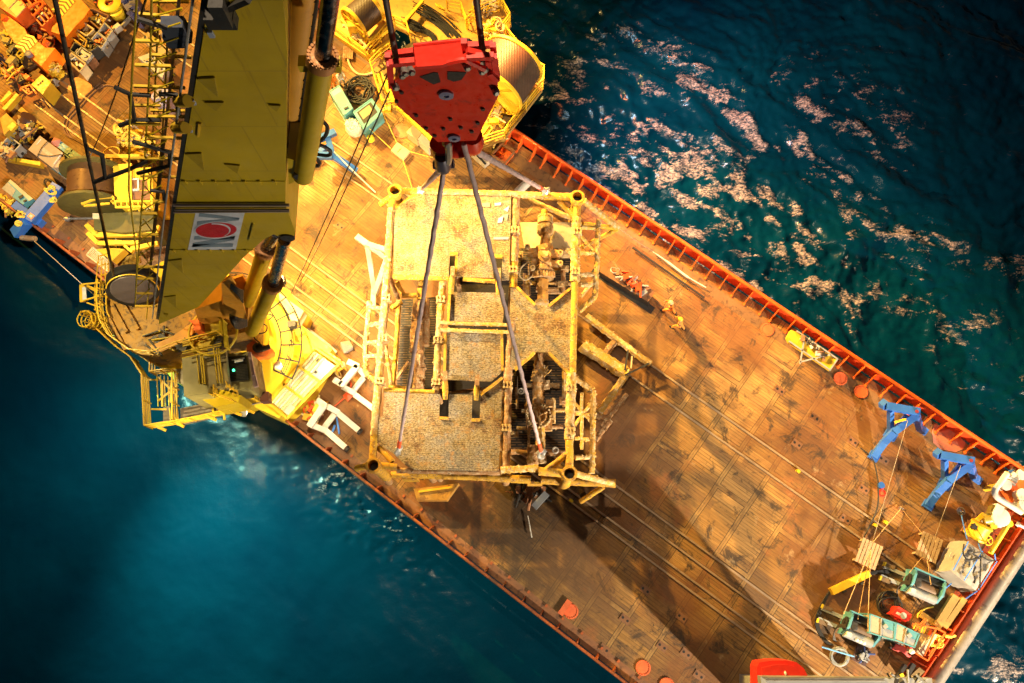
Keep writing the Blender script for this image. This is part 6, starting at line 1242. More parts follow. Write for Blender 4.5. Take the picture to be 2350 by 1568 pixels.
for a, b_, lab in ((e5(1825, 130, .3), e5(1872, 330, 2.0), 'blue and mauve lashing from a deck eye to the tarpaulin crate top'), (e5(1960, 340, .6), e5(1990, 430, 2.1), 'short blue lashing from the yellow capstan to the tarpaulin crate'), (e5(1955, 765, 1.9), e5(1850, 835, .3), 'blue lashing from the crate corner to the stern rail'), (e5(1740, 700, 1.2), e5(1635, 795, .1), 'blue lashing with a loose end on deck left of the tarpaulin crate'), (e5(2105, 455, 1.9), e5(2110, 500, .9), 'short violet lashing at the stern corner of the tarpaulin crate')):
    q_ = MB(); q_.tube(sag(a, b_, .03), .035, 6); solo('lashing', q_, LASH, lab, 'lashing', group='blue lashings of the tarpaulin crate')
# stern starboard corner: platform with bollards, capstan
sp = at('bollard_platform', 'orange platform with white pipe rail and round white topped bollards at the stern corner', 'platform', z6(850, 600, 0))
slabo([z6(a, b_, .5) for a, b_ in ((800, 330), (1120, 230), (1120, 900), (650, 610))], .1, 'floor', ORANGE, sp)
m = MB(); m.tube(smoothpts([z6(800, 310, 1.3), z6(700, 450, 1.3), z6(625, 560, 1.3), z6(645, 650, 1.3), z6(780, 740, 1.3), z6(1020, 885, 1.3)], 6), .17, 12); m.build('pipe_rail', WHITE, sp)
m = MB()
for p in ((800, 310), (640, 600), (1020, 885), (780, 740)): m.tube([z6(*p, 1.3), z6(*p, .4)], .12, 8)
m.build('rail_post', YEL, sp)
for a, b_, r_ in ((795, 482, .30), (1025, 610, .32), (1040, 320, .34), (1045, 800, .32), (1010, 675, .15), (1010, 735, .13), (905, 330, .14)): m = MB(); m.lathe(z6(a, b_, 1.15), -UP, [(r_, 0), (r_, .15), (r_ * .8, .2), (r_ * .8, .65)], 20); m.build('bollard', WHITE, sp)
for i, (a, b_) in enumerate(((845, 340), (830, 375), (800, 415), (920, 385), (905, 420), (880, 460))): m = MB(); m.tube([z6(a - 40, b_ - 22, .8), z6(a + 35, b_ + 22, .8)], .09, 8); m.build('fairlead_roller', WHITE, sp)
m = MB(); m.tube(smoothpts([z6(890, 740, .9), z6(950, 780, .9), z6(1000, 770, .9)], 4), .12, 8); m.build('fairlead_roller', WHITE, sp)
rope_pile(z6(910, 250, .5), .45, 4, .05, WROPE, 'rope_pile', sp); m = MB(); m.lump(z6(840, 295, .8), .2); m.build('blue_cloth', BLUE, sp)
m = MB(); m.slab([z6(a, b_, .9) for a, b_ in ((545, 530), (600, 465), (665, 455), (640, 540), (590, 560))], .1); m.build('step_box', YEL, sp)
cp = at('capstan', 'yellow capstan winch with two large white round covers beside the tarpaulin crate', 'capstan', z6(420, 1120, 0))
slabo([z6(a, b_, .25) for a, b_ in ((135, 1150), (245, 980), (330, 1030), (215, 1190))], .05, 'base', PLATE, cp)
m = MB(); m.lathe(z6(360, 1180, .7), z6(440, 1050, 1.0) - z6(360, 1180, .7), [(.60, -.3), (.66, -.25), (.66, -.15), (.56, -.1), (.56, .5), (.62, .52), (.62, .6)], 24); dr = m.build('drum', YEL, cp)
m = MB(); m.slab([z6(a, b_, 1.32) for a, b_ in ((325, 1035), (390, 1060), (355, 1125), (290, 1090))], 1.0); m.build('inspection_cover', BLACK, dr)
m = MB(); m.lathe(z6(560, 960, 1.0), Vector((1, .2, .3)), [(.34, -.4), (.34, .1), (.42, .1), (.42, .25), (.3, .3)], 18); m.build('gearbox', paint('olive_gearbox', (.30, .24, .04), .4), cp)
m = MB(); m.beam(z6(350, 1000, .9), z6(460, 900, .9), .2, .2); m.beam(z6(540, 1060, .8), z6(640, 1080, .8), .3, .3); m.beam(z6(600, 1000, .6), z6(650, 1090, .6), .2, .3); m.build('bracket', YEL, cp)
m = MB(); m.lathe(z6(722, 950, 2.1), -UP, [(.1, -.06), (.5, 0), (.52, .12), (.46, .2), (.2, .25), (.2, 1.9)], 26); m.build('vent_cover', WHITE, cp); m = MB(); m.beam(z6(590, 820, 1.9), z6(700, 880, 1.9), .62, .5); m.build('vent_cover', WHITE, cp); m = MB(); m.beam(z6(540, 830, 1.8), z6(580, 850, 1.8), .55, .5); m.build('vent_back', paint('olive_vent', (.16, .12, .02), .5), cp)
m = MB(); m.lump(z6(660, 1060, .8), .3); m.lump(z6(640, 1040, .7), .25); m.build('white_fitting', WHITE, cp)
hw = at('handwheel', 'yellow handwheel with four spokes standing on the deck beside the capstan', 'handwheel', z6(520, 1283, 0)); m = MB(); c_ = z6(520, 1283, .7); m.ring(c_, UP, .27, .035, 24, 8); m.build('rim', HY, hw)
for a in (0, R(90)): d = Vector((math.cos(a + .5), math.sin(a + .5), 0)); m = MB(); m.tube([c_ - d * .27, c_ + d * .27], .03, 6); m.build('spoke', HY, hw)
m = MB(); m.tube([c_, c_ - UP * .7], .04, 6); m.build('stem', STEEL, hw)
m = MB(); m.tube([z6(555, 1470, .6), z6(815, 1050, .6)], .15, 12); m.lathe(z6(815, 1045, .5), UP, [(.2, -.4), (.2, .2)], 14); solo('yellow_pipe', m, paint('glossy_yellow', (.85, .62, .05), .25), 'glossy yellow pipe running along the stern gutter', 'pipe')
m = MB(); m.tube([z6(955, 1050, .8), z6(1090, 1120, .7)], .09, 10); m.lump(z6(955, 1050, .8), .15); solo('white_pole', m, WHITE, 'short white pole lying across the stern roller', 'pole')
le_ = at('lashing_eye', 'pale lashing eye on deck at the end of the mauve lashing', 'lashing eye', z6(130, 870, 0)); m = MB(); m.lump(z6(110, 860, .2), .22); m.lump(z6(160, 890, .2), .18); m.build('shackle', STEEL, le_); m = MB(); m.ring(z6(130, 860, .2), UP, .2, .06, 14, 6); m.build('eye', STEEL, le_)
# grey davit arm with red housing at the lower edge
dv = at('red_davit', 'grey boom of a small deck crane with rounded red housing at the lower edge', 'small crane', e5(320, 1500, 0)); ZD = 6.0
prof = [(110, 1400), (130, 1362), (240, 1348), (345, 1346), (440, 1362), (500, 1410), (532, 1470), (530, 1600), (108, 1600)]
m = MB(); vs = [e5(a, b_, ZD) for a, b_ in prof]; m.slab(vs, ZD - 1.3); hs_ = m.build('housing', REDB, dv)
m = MB(); m.slab([e5(a, b_, ZD + .16) for a, b_ in ((150, 1410), (250, 1385), (350, 1380), (430, 1400), (490, 1470), (490, 1600), (150, 1600))], ZD); m.build('housing_top', REDB, hs_); m = MB(); m.lump(e5(347, 1455, ZD + .25), .13); m.build('white_knob', WHITE, hs_)
m = MB(); m.beam(e5(130, 1545, ZD + .5), e5(1560, 1560, ZD + .5), .75, .6); m.build('boom', GREY, dv)
for o in (1495, 1512): m = MB(); m.tube([e5(180, o, ZD + .85), e5(1180, o + 4, ZD + .85)], .035, 6); m.build('boom_pipe', STEEL, dv)
m = MB(); m.slab([e5(a, b_, 5.0) for a, b_ in ((170, 1545), (880, 1555), (880, 1800), (170, 1800))], 0); m.build('shadow_blocker', GREY, dv)  # unseen block added to widen the shadow on the aft deck
heap([e5(a, b_, 7) for a, b_ in ((1180, 1490), (1560, 1500), (1560, 1545), (1180, 1545))], ZD + .5, .5, 8, (DARK, GREY), 'boom_fitting', dv, (.15, .45))
sb_ = at('stern_locker', 'dark hose box and yellow tipped stakes at the lower stern corner', 'box', s1(1200, 1450, 0)); slabo(quad(s1, ((1160, 1540), (1330, 1380), (1400, 1430), (1240, 1580)), .6), .05, 'box', paint('ochre_dark_box', (.22, .14, .05), .6), sb_); m = MB(); m.beam(s1(1060, 1500, .5), s1(1160, 1350, .5), .18, .3); m.beam(s1(1190, 1450, .5), s1(1260, 1340, .5), .22, .3); m.build('stake', DARK, sb_); m = MB(); m.box(s1(1122, 1475, .75), (.2, .16, .1), .5); m.build('yellow_tip', HY, sb_)
# things under the near edge of the hanging structure
yx, q = crate('yellow_skid_box', 'flat yellow skid box on the deck below the near edge of the structure', 'skid', e2, ((455, 1190), (790, 1150), (700, 1275), (480, 1275)), 1.0, paint('dull_ochre_skid', (.46, .25, .05), .6, 0, .5, (.2, .1, .03), 1, .5), 0, None, None, None)
m = MB(); m.beam(lerpq(q, .1, .3) + UP * .06, lerpq(q, .9, .2) + UP * .06, .1, .1); m.build('lifting_bar', YEL, yx)
gm = at('grey_machine', 'dark machine with a pale grey box on the deck beneath the structure', 'machine', e2(1360, 1290, 0)); m = MB(); m.beam(e2(1345, 1330, .9), e2(1440, 1225, .9), .38, .5); m.build('grey_box', paint('slate_box', (.22, .25, .30), .5), gm); heap(quad(e2, ((1080, 1180), (1500, 1150), (1480, 1260), (1200, 1300)), 1), .1, .7, 14, (DARK, RUSTP), 'machinery', gm, (.2, .7))
m = MB(); m.tube([e2(1300, 1390, .15), e2(1330, 1552, .15)], .035, 8); solo('white_tube', m, WHITE, 'thin white tube lying on the dark wet deck below the structure', 'tube')
for p, lab in ((e2(1620, 1278, .12), 'yellow end cap of a rail clamp under the corner of the structure'), (e5(1100, 213, .12), 'yellow rail clamp on the skid rail left of the stern shadow'), (e5(1190, 190, .12), 'yellow rail clamp on the next skid rail inboard'), (e4(110, 873, .12), 'yellow rail clamp alone near mid deck')):
    m = MB(); m.box(p, (.26, .15, .14), SHIP_A); m.box(p + UP * .08, (.12, .18, .06), SHIP_A); solo('rail_clamp', m, HY, lab, 'clamp', group='yellow rail clamps')
m = MB(); m.tube([e1(1430, 175, .3), e1(1520, 90, .3)], .28, 14); solo('white_pipe', m, WHITE, 'white pipe piece lying on the deck behind the top edge of the structure', 'pipe')
# ------------------------------------------------------------------ reel platform on the starboard side
ZP = 3.2
rp_ = at('reel_platform', 'yellow raised platform with railings and two cable reels at the starboard rail', 'platform', c3(900, 100, 0))
FLO = paint('platform_orange_floor', (.58, .32, .05), .55, 0, .4, (.30, .16, .04), .9, .54)
RP = lambda mb, name, mat, par=None: mb.build(name, mat, par or rp_)
m = MB(); m.slab([c3(a, b_, ZP) for a, b_ in ((100, 265), (375, 470), (530, 400), (590, 210), (700, 260), (715, 330), (900, 320), (1200, 300), (1450, 280), (1500, 190), (1400, 0), (1300, -250), (200, -250), (140, 0))], ZP - .3); RP(m, 'floor', FLO)
m = MB(); m.slab([c3(a, b_, ZP) for a, b_ in ((410, 550), (540, 440), (720, 330), (1450, 280), (1640, 510), (1755, 590), (1745, 700), (1480, 1040), (1450, 1085), (1275, 1145), (925, 1115), (610, 840), (505, 860))], ZP - .35); RP(m, 'floor', paint('platform_grating_brown', (.34, .22, .06), .6, 0, .4, (.18, .12, .04), 1, .54))
for pl in (((110, 265), (372, 465), (590, 205), (690, 250), (715, 330)), ((410, 550), (505, 860), (610, 840)), ((1330, -120), (1390, 0), (1490, 185), (1430, 270)), ((1455, 285), (1635, 515), (1752, 590), (1748, 700), (1480, 1035), (1450, 1085), (1280, 1140), (1235, 1095)), ((410, 550), (490, 470), (560, 420)), ((1150, 230), (1260, 130), (1400, 70)), ((1000, 80), (1110, 100), (1160, 230))):
    m = MB(); m.rail([c3(a, b_, ZP) for a, b_ in pl], 1.1, .04, 3, 1.5); RP(m, 'railing', YEL)
# structural beams
for a, b_, wd in ((z7(110, 560, 3.5), z7(700, 960, 3.5), .3), (z7(250, 330, 3.9), z7(650, 700, 3.9), .4), (z7(700, 720, 3.8), z7(1050, 480, 3.8), .25), (z7(720, 960, 3.5), z7(1080, 720, 3.5), .3), (z7(850, 1280, 3.6), z7(1050, 1568, 3.6), .5), (c3(530, 640, 3.8), c3(600, 800, 3.6), .6), (c3(640, 860, 3.5), c3(900, 1110, 3.4), .35), (c3(600, 840, 3.4), c3(930, 1090, 3.1), .2), (c3(560, 860, 3.2), c3(500, 860, 3.1), .3)):
    m = MB(); m.beam(a, b_, wd, .3); RP(m, 'beam', YEL)
def reel(lab, p0, p1, r, rd, mat):
    q = at('cable_reel', lab, 'reel', Vector((((p0 + p1) / 2).x, ((p0 + p1) / 2).y, ZP)), 'cable reels on the yellow platform'); d = p1 - p0; L_ = d.length
    m = MB(); m.lathe(p0, d, [(rd, .02), (rd, L_ - .02)], 40); m.build('wound_cable', mat, q)
    for p, s in ((p0, -1), (p1, 1)):
        m = MB(); m.lathe(p, d * s, [(r * .55, -.06), (r, -.06), (r, .08), (r * .93, .09), (r * .90, .03), (r * .3, .03), (r * .2, .15)], 40); m.ring(p + d.normalized() * s * .1, d, r * .96, .06, 40, 6)
        x = d.orthogonal().normalized(); y = d.normalized().cross(x)
        for i in range(8): a = i * math.pi / 4; v = x * math.cos(a) + y * math.sin(a); m.beam(p + v * r * .25 + d.normalized() * s * .08, p + v * r * .93 + d.normalized() * s * .08, .12, .10)
        m.build('flange', YEL, q)
    m = MB(); base_ = [p0 - d * .15, p1 + d * .15]
    for p in base_: m.beam(p, Vector((p.x, p.y, ZP)), .5, .3)
    m.build('stand', YEL, q); return q
WB = rope_wound('wound_reel_brown', (.075, .045, .030), .30)
reel('cable reel with brown wound cable in the upper left of the yellow platform', z7(445, 375, 4.9), z7(745, 115, 4.9), 1.05, .96, WB)
reel('largest cable reel, partly hidden behind the red hook block', z8(345, 940, 5.2), z8(560, 620, 5.2), 2.0, 1.86, WB)
m = MB()
for i in range(9): m.tube([z7(310 + random.uniform(-60, 120), 300 + random.uniform(0, 200), 4.0), z7(380 + i * 40, 480 + i * 45, 4.0 + .3 * random.random())], .05, 6)
for i in range(10): m.lump(z7(270 + i * 40, 430 + i * 42 + random.uniform(-40, 20), 4.0), random.uniform(.1, .22))
RP(m, 'hydraulic_fittings', PLY)
slabo([z7(a, b_, 3.6) for a, b_ in ((690, 640), (900, 380), (1030, 480), (790, 720))], ZP, 'reel_tray', paint('tray_orange', (.50, .26, .05), .6), rp_)
cb = at('cable_bundle', 'bundle of black cables lying on the yellow platform floor above the hook block', 'cable', z7(1600, 350, ZP)); random.seed(5)
m = MB()
for i in range(26):
    o = random.uniform(-120, 120); p = random.uniform(-90, 90)
    m.tube(smoothpts([z7(1310 + o * .5, 340 + p * .6, ZP + .1 + random.random() * .3), z7(1480 + o * .4, 430 + p, ZP + .15 + random.random() * .3), z7(1640 + o * .3, 520 + p * .6, ZP + .1), z7(1760 + o * .4, 580 + p * .4, ZP + .1), z7(1820 + o * .3, 700, ZP + .05)], 5), .032, 5)
    m.tube(smoothpts([z7(1560 + o, 110 + p, ZP + .1 + random.random() * .4), z7(1740 + o, 210 + p, ZP + .1 + random.random() * .4), z7(1900 + o, 320 + p, ZP + .15), z7(2040 + o, 440 + p, ZP + .1), z7(2150 + o, 560 + p, ZP + .05)], 5), .038, 5)
m.build('cable', BLACK, cb); m = MB(); m.beam(z7(1290, 390, ZP + .5), z7(1620, 10, ZP + .5), .2, .2); m.build('support_beam', YEL, cb)
m = MB()
for i in range(8): m.tube(smoothpts([z7(1830 + i * 14, 60 + i * 6, ZP + .5), z7(1870 + i * 14, 110 + i * 6, ZP + .8), z7(1900 + i * 14, 150 + i * 6, ZP + .4)], 4), .04, 5)
m.build('hanger', YEL, cb)
random.seed(9)
sf = at('pipe_manifold', 'dense yellow pipework with steps on the outer side of the platform', 'pipework', z8(330, 260, ZP)); heap(quad(z8, ((230, 230), (420, 150), (480, 330), (300, 380)), 4), ZP + .2, 1.0, 26, (YEL, PLY), 'pipe', sf, (.2, .7))
sf2 = at('pipe_manifold', 'yellow pipework and brackets on the platform between reel and lower railing', 'pipework', z8(350, 1150, ZP)); heap(quad(z8, ((270, 1150), (390, 1040), (470, 1230), (330, 1290)), 4), ZP + .1, .9, 18, (YEL, PLY), 'pipe', sf2, (.2, .6))
m = MB(); m.beam(z8(470, 1080, 4.2), z8(690, 850, 4.2), .75, .35); RP(m, 'deck_box', YEL); m = MB(); m.beam(z8(185, 1390, 3.6), z8(270, 1280, 3.6), .6, .3); RP(m, 'deck_box', YEL); m = MB(); m.beam(z8(320, 1330, 3.5), z8(250, 1430, 3.5), .2, .25); RP(m, 'beam', YEL)
m = MB(); m.beam(z8(665, 1070, 3.5), z8(720, 1000, 3.5), .2, .15); RP(m, 'lamp_box', WHITE)
heap(quad(z8, ((100, 0), (330, -60), (330, 60), (220, 130)), 4), ZP, .6, 20, (YEL, GREY, PLY), 'platform_gear', rp_, (.2, .7))
# ------------------------------------------------------------------ gear on the mid deck
def tealbox(label, view, pts, z, grp):
    r, q = crate('teal_crate', label, 'crate', view, pts, z, TEAL, 0, grp, TEAL, None, .06); return r, q
r, q = tealbox('teal machine crate with clear window, beside the worker in orange', c3, ((75, 720), (150, 672), (255, 850), (190, 905)), 1.3, 'teal crates behind the crane'); slabo(inset(q, .1, .04, .9, .22), 1.29, 'white_end', paint('pale_end', (.62, .60, .56), .5), r); slabo(inset(q, .14, .26, .86, .70), 1.29, 'window', CLEARG, r); m = MB(); m.box(lerpq(q, .5, .85) + UP * .03, (.3, .12, .05), .5); m.build('vent', BLACK, r)
r, q = tealbox('teal machine crate with open black framed top, beside the white bag', c3, ((262, 880), (405, 775), (485, 890), (345, 1015)), 1.2, 'teal crates behind the crane'); slabo(inset(q, .12, .12, .88, .80), 1.19, 'opening', BLACK, r); slabo(inset(q, .2, .2, .75, .6, .02), 1.18, 'tray', paint('tray_brown', (.36, .26, .14), .6), r)
m = MB(); q = quad(c3, ((215, 965), (250, 925), (310, 985), (265, 1035)), .8)
for i in range(5):
    for j in range(5): m.lump(lerpq(q, .1 + i * .2, .1 + j * .2) + UP * random.uniform(-.1, .12), .24)
m.lathe(cen(q) - UP * .75, UP, [(.55, 0), (.6, .3), (.5, .7)], 14); solo('white_bag', m, paint('white_sack', (.68, .66, .60), .8), 'bulging white sack beside the teal crate with open top', 'bag')
m = MB(); m.tube(coil(c3(310, 720, .05), .72, 9, .05, .45), .055, 6); solo('hose_coil', m, BLACK, 'loose heap of black hose between the two teal crates', 'hose')
m = MB(); m.tube(smoothpts([c3(205, 370, .1), c3(215, 450, .1), c3(240, 520, .1), c3(290, 575, .1), c3(350, 588, .1), c3(410, 570, .1)], 6), .075, 8); solo('hose', m, paint('cream_hose', (.62, .52, .28), .5), 'cream hose curving on the deck below the yellow platform', 'hose')
gp_ = at('grate_pallet', 'small brown grated pallet under the hose below the yellow platform', 'pallet', c3(225, 410, 0))
for i in range(5): m = MB(); m.beam(c3(190 + i * 16, 362 + i * 2, .2), c3(186 + i * 16, 455 + i * 2, .2), .12, .06); m.build('slat', GROWNB, gp_)
for lab, pts, mt in (('pale wooden chest with yellowish lid, left one of the pair under the platform', ((680, 1040), (730, 985), (800, 1045), (760, 1100)), PLY), ('whiter wooden chest, right one of the pair under the platform', ((770, 1100), (805, 1050), (885, 1110), (850, 1175)), paint('white_chest', (.70, .66, .54), .5))):
    r, q = crate('chest', lab, 'chest', c3, pts, .9, mt, 0, 'chests under the platform', None, None); slabo(inset(q, -.02, -.02, 1.02, 1.02, .05), .9, 'lid', mt, r)
r = at('plywood_cover', 'pale plywood sheet with dark slots tied down by thin ropes', 'cover', c3(630, 1185, 0)); q = quad(c3, ((555, 1180), (605, 1115), (705, 1185), (650, 1255)), .35); slabo(q, .1, 'sheet', PLY, r)
for i in range(5): m = MB(); p = lerpq(q, .28 + i * .11, .42 + i * .01) + UP * .012; m.box(p, (.10, .035, .012), R(60)); m.build('slot', BLACK, r)
for a, b_, lab in ((c3(600, 1115, .4), c3(490, 880, 1.0), 'thin yellow rope from the plywood sheet towards the teal crate'), (c3(555, 1165, .4), c3(380, 1000, .8), 'thin yellow rope from the plywood sheet to the crate corner'), (c3(705, 1190, .4), c3(920, 1245, .3), 'thin yellow rope from the plywood sheet towards the hook'), (c3(650, 1255, .4), c3(720, 1470, .2), 'thin yellow rope from the plywood sheet towards the structure')):
    q_ = MB(); q_.tube(sag(a, b_, .02), .022, 5); solo('tie_rope', q_, YROPE, lab, 'rope', group='ropes of the plywood sheet')
r = at('orange_tray', 'open orange steel tray with cut outs near the starboard rail', 'tray', c3(1430, 1210, 0)); q = quad(c3, ((1350, 1220), (1425, 1130), (1522, 1195), (1450, 1285)), .5); slabo([p - UP * .3 for p in q], .05, 'floor', ORANGE, r); m = MB()
for i in range(4): m.beam(q[i], q[(i + 1) % 4], .08, .3)
m.build('rim', PLATE, r); heap(q, .25, .15, 4, (REDOR,), 'part', r, (.1, .3))
r = at('stacked_slabs', 'pale stacked slabs with straps just right of the hook', 'slab stack', c3(1250, 1250, 0)); slabo(quad(c3, ((1185, 1205), (1225, 1180), (1330, 1260), (1290, 1295)), .6), .1, 'stack', paint('mottled_slab', (.50, .46, .38), .7, 0, .5, (.2, .17, .12), 4, .5), r); m = MB(); m.beam(c3(1210, 1195, .65), c3(1300, 1290, .65), .12, .04); m.build('strap', BLACK, r)
m = MB(); m.lathe(c3(400, 1095, 0), UP, [(.25, 0), (.22, .3), (.1, .4)], 16); solo('yellow_float', m, HY, 'small yellow float lying on the deck below the teal crates', 'float')
m = MB(); m.tube(sag(P(670, 285, 1.2), P(690, 320, 1.2), 0), .5, 14); m.lump(P(678, 300, 1.6), .55); solo('red_bundle', m, REDB, 'red covered bundle half hidden between boom and cylinder', 'bundle')
rp4 = at('rust_mat', 'mottled rusty steel mat lying beside the cylinder foot', 'mat', c2(1015, 1230, 0)); slabo(quad(c2, ((1000, 1180), (1050, 1170), (1060, 1290), (1005, 1300)), .3), .05, 'mat', GROWNB, rp4); m = MB(); m.tube(smoothpts([c2(1000, 1150, .4), c2(1040, 1120, .5), c2(1070, 1150, .4)], 4), .15, 8); m.build('roll', BLACK, rp4)
# ------------------------------------------------------------------ yellow winch beside the boom
yw = at('yellow_winch', 'large yellow winch with brown drum and dark round flanges left of the boom', 'winch', c4(850, 560, 0))
YW = lambda mb, name, mat, par=None: mb.build(name, mat, par or yw)
d0, d1 = c4(665, 480, 3.2), c4(800, 655, 3.0); dax = Vector((d1.x - d0.x, d1.y - d0.y, 0)).normalized(); da = Vector((-.10, 1, 0)).normalized()
dc = c4(725, 535, 2.6); p0 = dc + da * 1.05; p1 = dc - da * 1.05
DRM = paint('brown_drum', (.14, .07, .025), .35, .2, .4, (.12, .06, .03), .8, .55); FLG = paint('olive_flange', (.10, .085, .02), .5, 0, .4, (.05, .04, .015), .9, .55)
m = MB(); m.lathe(p1, da, [(1.45, 0), (1.45, 2.1)], 40); YW(m, 'drum', DRM)
for p, s in ((p0, 1), (p1, -1)): m = MB(); m.lathe(p, da * s, [(1.9, 0), (1.9, .16), (1.75, .18), (.5, .2), (.4, .4)], 40); YW(m, 'drum_flange', FLG)
m = MB(); m.tube([c4(500, 775, 2.2), c4(740, 772, 2.4)], .07, 8); m.lathe(c4(515, 778, 2.2), Vector((1, 0, 0)), [(.16, 0), (.16, .25)], 12); YW(m, 'drive_shaft', STEEL)
m = MB(); m.slab([c4(a, b_, 3.2) for a, b_ in ((885, 350), (1030, 340), (1035, 640), (900, 640))], .2); YW(m, 'winch_house', YEL); m = MB(); m.slab([c4(a, b_, 3.0) for a, b_ in ((1030, 380), (1190, 370), (1200, 640), (1040, 640))], .2); YW(m, 'winch_house', YEL)
m = MB(); q = [c4(a, b_, 3.05) for a, b_ in ((1005, 465), (1085, 465), (1085, 548), (1010, 552))]
for i in range(4): m.beam(q[i], q[(i + 1) % 4], .12, .1)
YW(m, 'hatch_frame', WHITE); m = MB(); m.slab([p + UP * .0 for p in q], 3.0); YW(m, 'hatch_opening', PLATE)
m = MB(); m.slab([c4(a, b_, 3.02) for a, b_ in ((1095, 470), (1150, 468), (1160, 545), (1100, 548))], 2.9); m.slab([c4(a, b_, 3.02) for a, b_ in ((1030, 560), (1175, 555), (1180, 630), (1040, 632))], 2.9); YW(m, 'dark_panel', PLATE)
m = MB(); m.slab([c4(a, b_, 2.8) for a, b_ in ((735, 735), (1200, 715), (1210, 860), (960, 885), (735, 860))], .3); YW(m, 'gear_case', FLG); m = MB(); m.slab([c4(a, b_, 2.86) for a, b_ in ((725, 732), (775, 732), (778, 775), (728, 775))], 2.7); YW(m, 'lamp_square', PLY)
m = MB()
for a, b_ in (((870, 640), (1190, 640)), ((905, 685), (1190, 680)), ((1190, 620), (1195, 690)), ((640, 660), (760, 615)), ((760, 615), (890, 605)), ((660, 675), (860, 655)), ((890, 605), (890, 660))): m.beam(c4(*a, 3.5), c4(*b_, 3.5), .12, .12)
for i in range(6): m.beam(c4(905 + i * 45, 640, 3.5), c4(908 + i * 45, 685, 3.5), .08, .08)
YW(m, 'guard_frame', YEL)
m = MB()
for a, b_, wd in (((680, 825), (760, 905), .3), ((760, 905), (1240, 895), .3), ((690, 890), (770, 970), .25), ((770, 970), (1090, 965), .25), ((1010, 810), (1250, 850), .28), ((1030, 1015), (1240, 970), .28), ((980, 990), (1040, 1040), .16), ((1100, 290), (830, 290), .25), ((880, 310), (880, 640), .12)): m = MB(); m.beam(c4(*a, 2.4), c4(*b_, 2.4), wd, .25); YW(m, 'base_beam', YEL)
random.seed(21)
heap(quad(c4, ((760, 800), (1000, 780), (1010, 950), (790, 960)), 2), .6, 1.2, 16, (YEL, GREY, DARK), 'fitting', yw, (.15, .5)); heap(quad(c4, ((1000, 660), (1230, 650), (1230, 900), (1000, 900)), 2), .8, 1.4, 16, (YEL, PLY, DARK), 'fitting', yw, (.15, .5))
yl = at('access_ladder', 'white and yellow ladder platform beside the port rail below the winch', 'ladder', c4(760, 1080, 0)); q = quad(c4, ((680, 1060), (730, 1000), (855, 1110), (850, 1190)), 1.2); m = MB()
for i in range(4): m.beam(q[i], q[(i + 1) % 4], .08, .1)
for i in range(7): m.beam(lerpq(q, (i + .5) / 7, 0), lerpq(q, (i + .5) / 7, 1), .05, .06)
m.build('frame', PLY, yl); slabo([p - UP * .3 for p in quad(c4, ((735, 1000), (860, 985), (960, 1000), (860, 1090)), 1.6)], .6, 'platform', YEL, yl)
cv = at('tarpaulin_cover', 'creased ochre cover lying on the crane side below the boom walkway', 'cover', c4(1010, 1110, 6.5)); m = MB(); q = quad(c4, ((990, 1070), (1080, 1040), (1100, 1110), (950, 1155)), 7.2); m.slab(q, 7.0)
for i in range(10): m.lump(lerpq(q, random.random(), random.random()), .2)
m.build('cover', paint('ochre_cover', (.55, .36, .07), .7), cv)
# heap of yellow slings
hs2 = at('sling_heap', 'heap of yellow slings and gear in front of the yellow winch', 'rope heap', c4(980, 200, 0)); q = quad(c4, ((830, 180), (960, 30), (1150, 160), (1130, 280)), 1)
for mt, n_ in ((YROPE, 26), (WROPE, 8), (YEL, 6)):
    m = MB()
    for _ in range(n_):
        c = lerpq(q, random.random(), random.random()); pts = [c + Vector((random.uniform(-.8, .8), random.uniform(-.6, .6), random.uniform(-.8, .3))) for _ in range(4)]
        for p in pts: p.z = max(.15, p.z)
        m.tube(smoothpts(pts, 4), random.uniform(.05, .12), 6)
    m.build('sling', mt, hs2)
m = MB()
for i in range(20): m.lump(lerpq(q, random.uniform(.2, .8), random.uniform(.3, .9)) - UP * .4, random.uniform(.25, .5))
m.build('sling_mass', YROPE, hs2); m = MB(); m.ring(c4(875, 258, 1.9), Vector((0, .3, 1)), .5, .05, 20, 6); m.beam(c4(700, 225, 1.4), c4(820, 285, 1.6), .25, .2); m.build('hanger_bar', YEL, hs2)
# ------------------------------------------------------------------ left edge gear
r = at('tarpaulin_crate', 'beige tarpaulin covered crate with rope lashings by the long teal container', 'covered crate', z2(700, 1090, 0)); q = quad(z2, ((600, 840), (955, 1105), (790, 1325), (425, 1050)), 2.0); slabo(q, .3, 'cover', TARPB, r)
slabo([q[1] - UP * .05, z2(1080, 1400, 1.2), z2(900, 1400, 1.2), q[2] - UP * .05], 1.0, 'cover_end', TARPB, r); slabo([lerpq(q, .1, .12) + UP * .02, lerpq(q, .13, .12) + UP * .02, lerpq(q, .13, .5) + UP * .02, lerpq(q, .1, .5) + UP * .02], 1.98, 'pale_strap', paint('pale_strap', (.6, .62, .7), .7), r); slabo([lerpq(q, .95, .05) + UP * .02, lerpq(q, .98, .05) + UP * .02, lerpq(q, .98, .8) + UP * .02, lerpq(q, .95, .8) + UP * .02], 1.98, 'pale_strap', paint('pale_strap2', (.6, .62, .7), .7), r)
slabo(inset(q, .35, .4, .8, .6, .008), 1.99, 'faded_print', paint('faded_print', (.60, .50, .38), .8, 0, .5, (.48, .36, .24), 6, .45), r)
m = MB(); m.tube(smoothpts([lerpq(q, .35, 0) + UP * .05, lerpq(q, .33, .5) + UP * .05, lerpq(q, .4, 1) + UP * .05], 4), .025, 5); m.tube(smoothpts([lerpq(q, 1, .1) + UP * .05, lerpq(q, .7, .6) + UP * .05, lerpq(q, .35, .9) + UP * .05], 4), .025, 5); m.build('lashing_rope', ROPE, r)
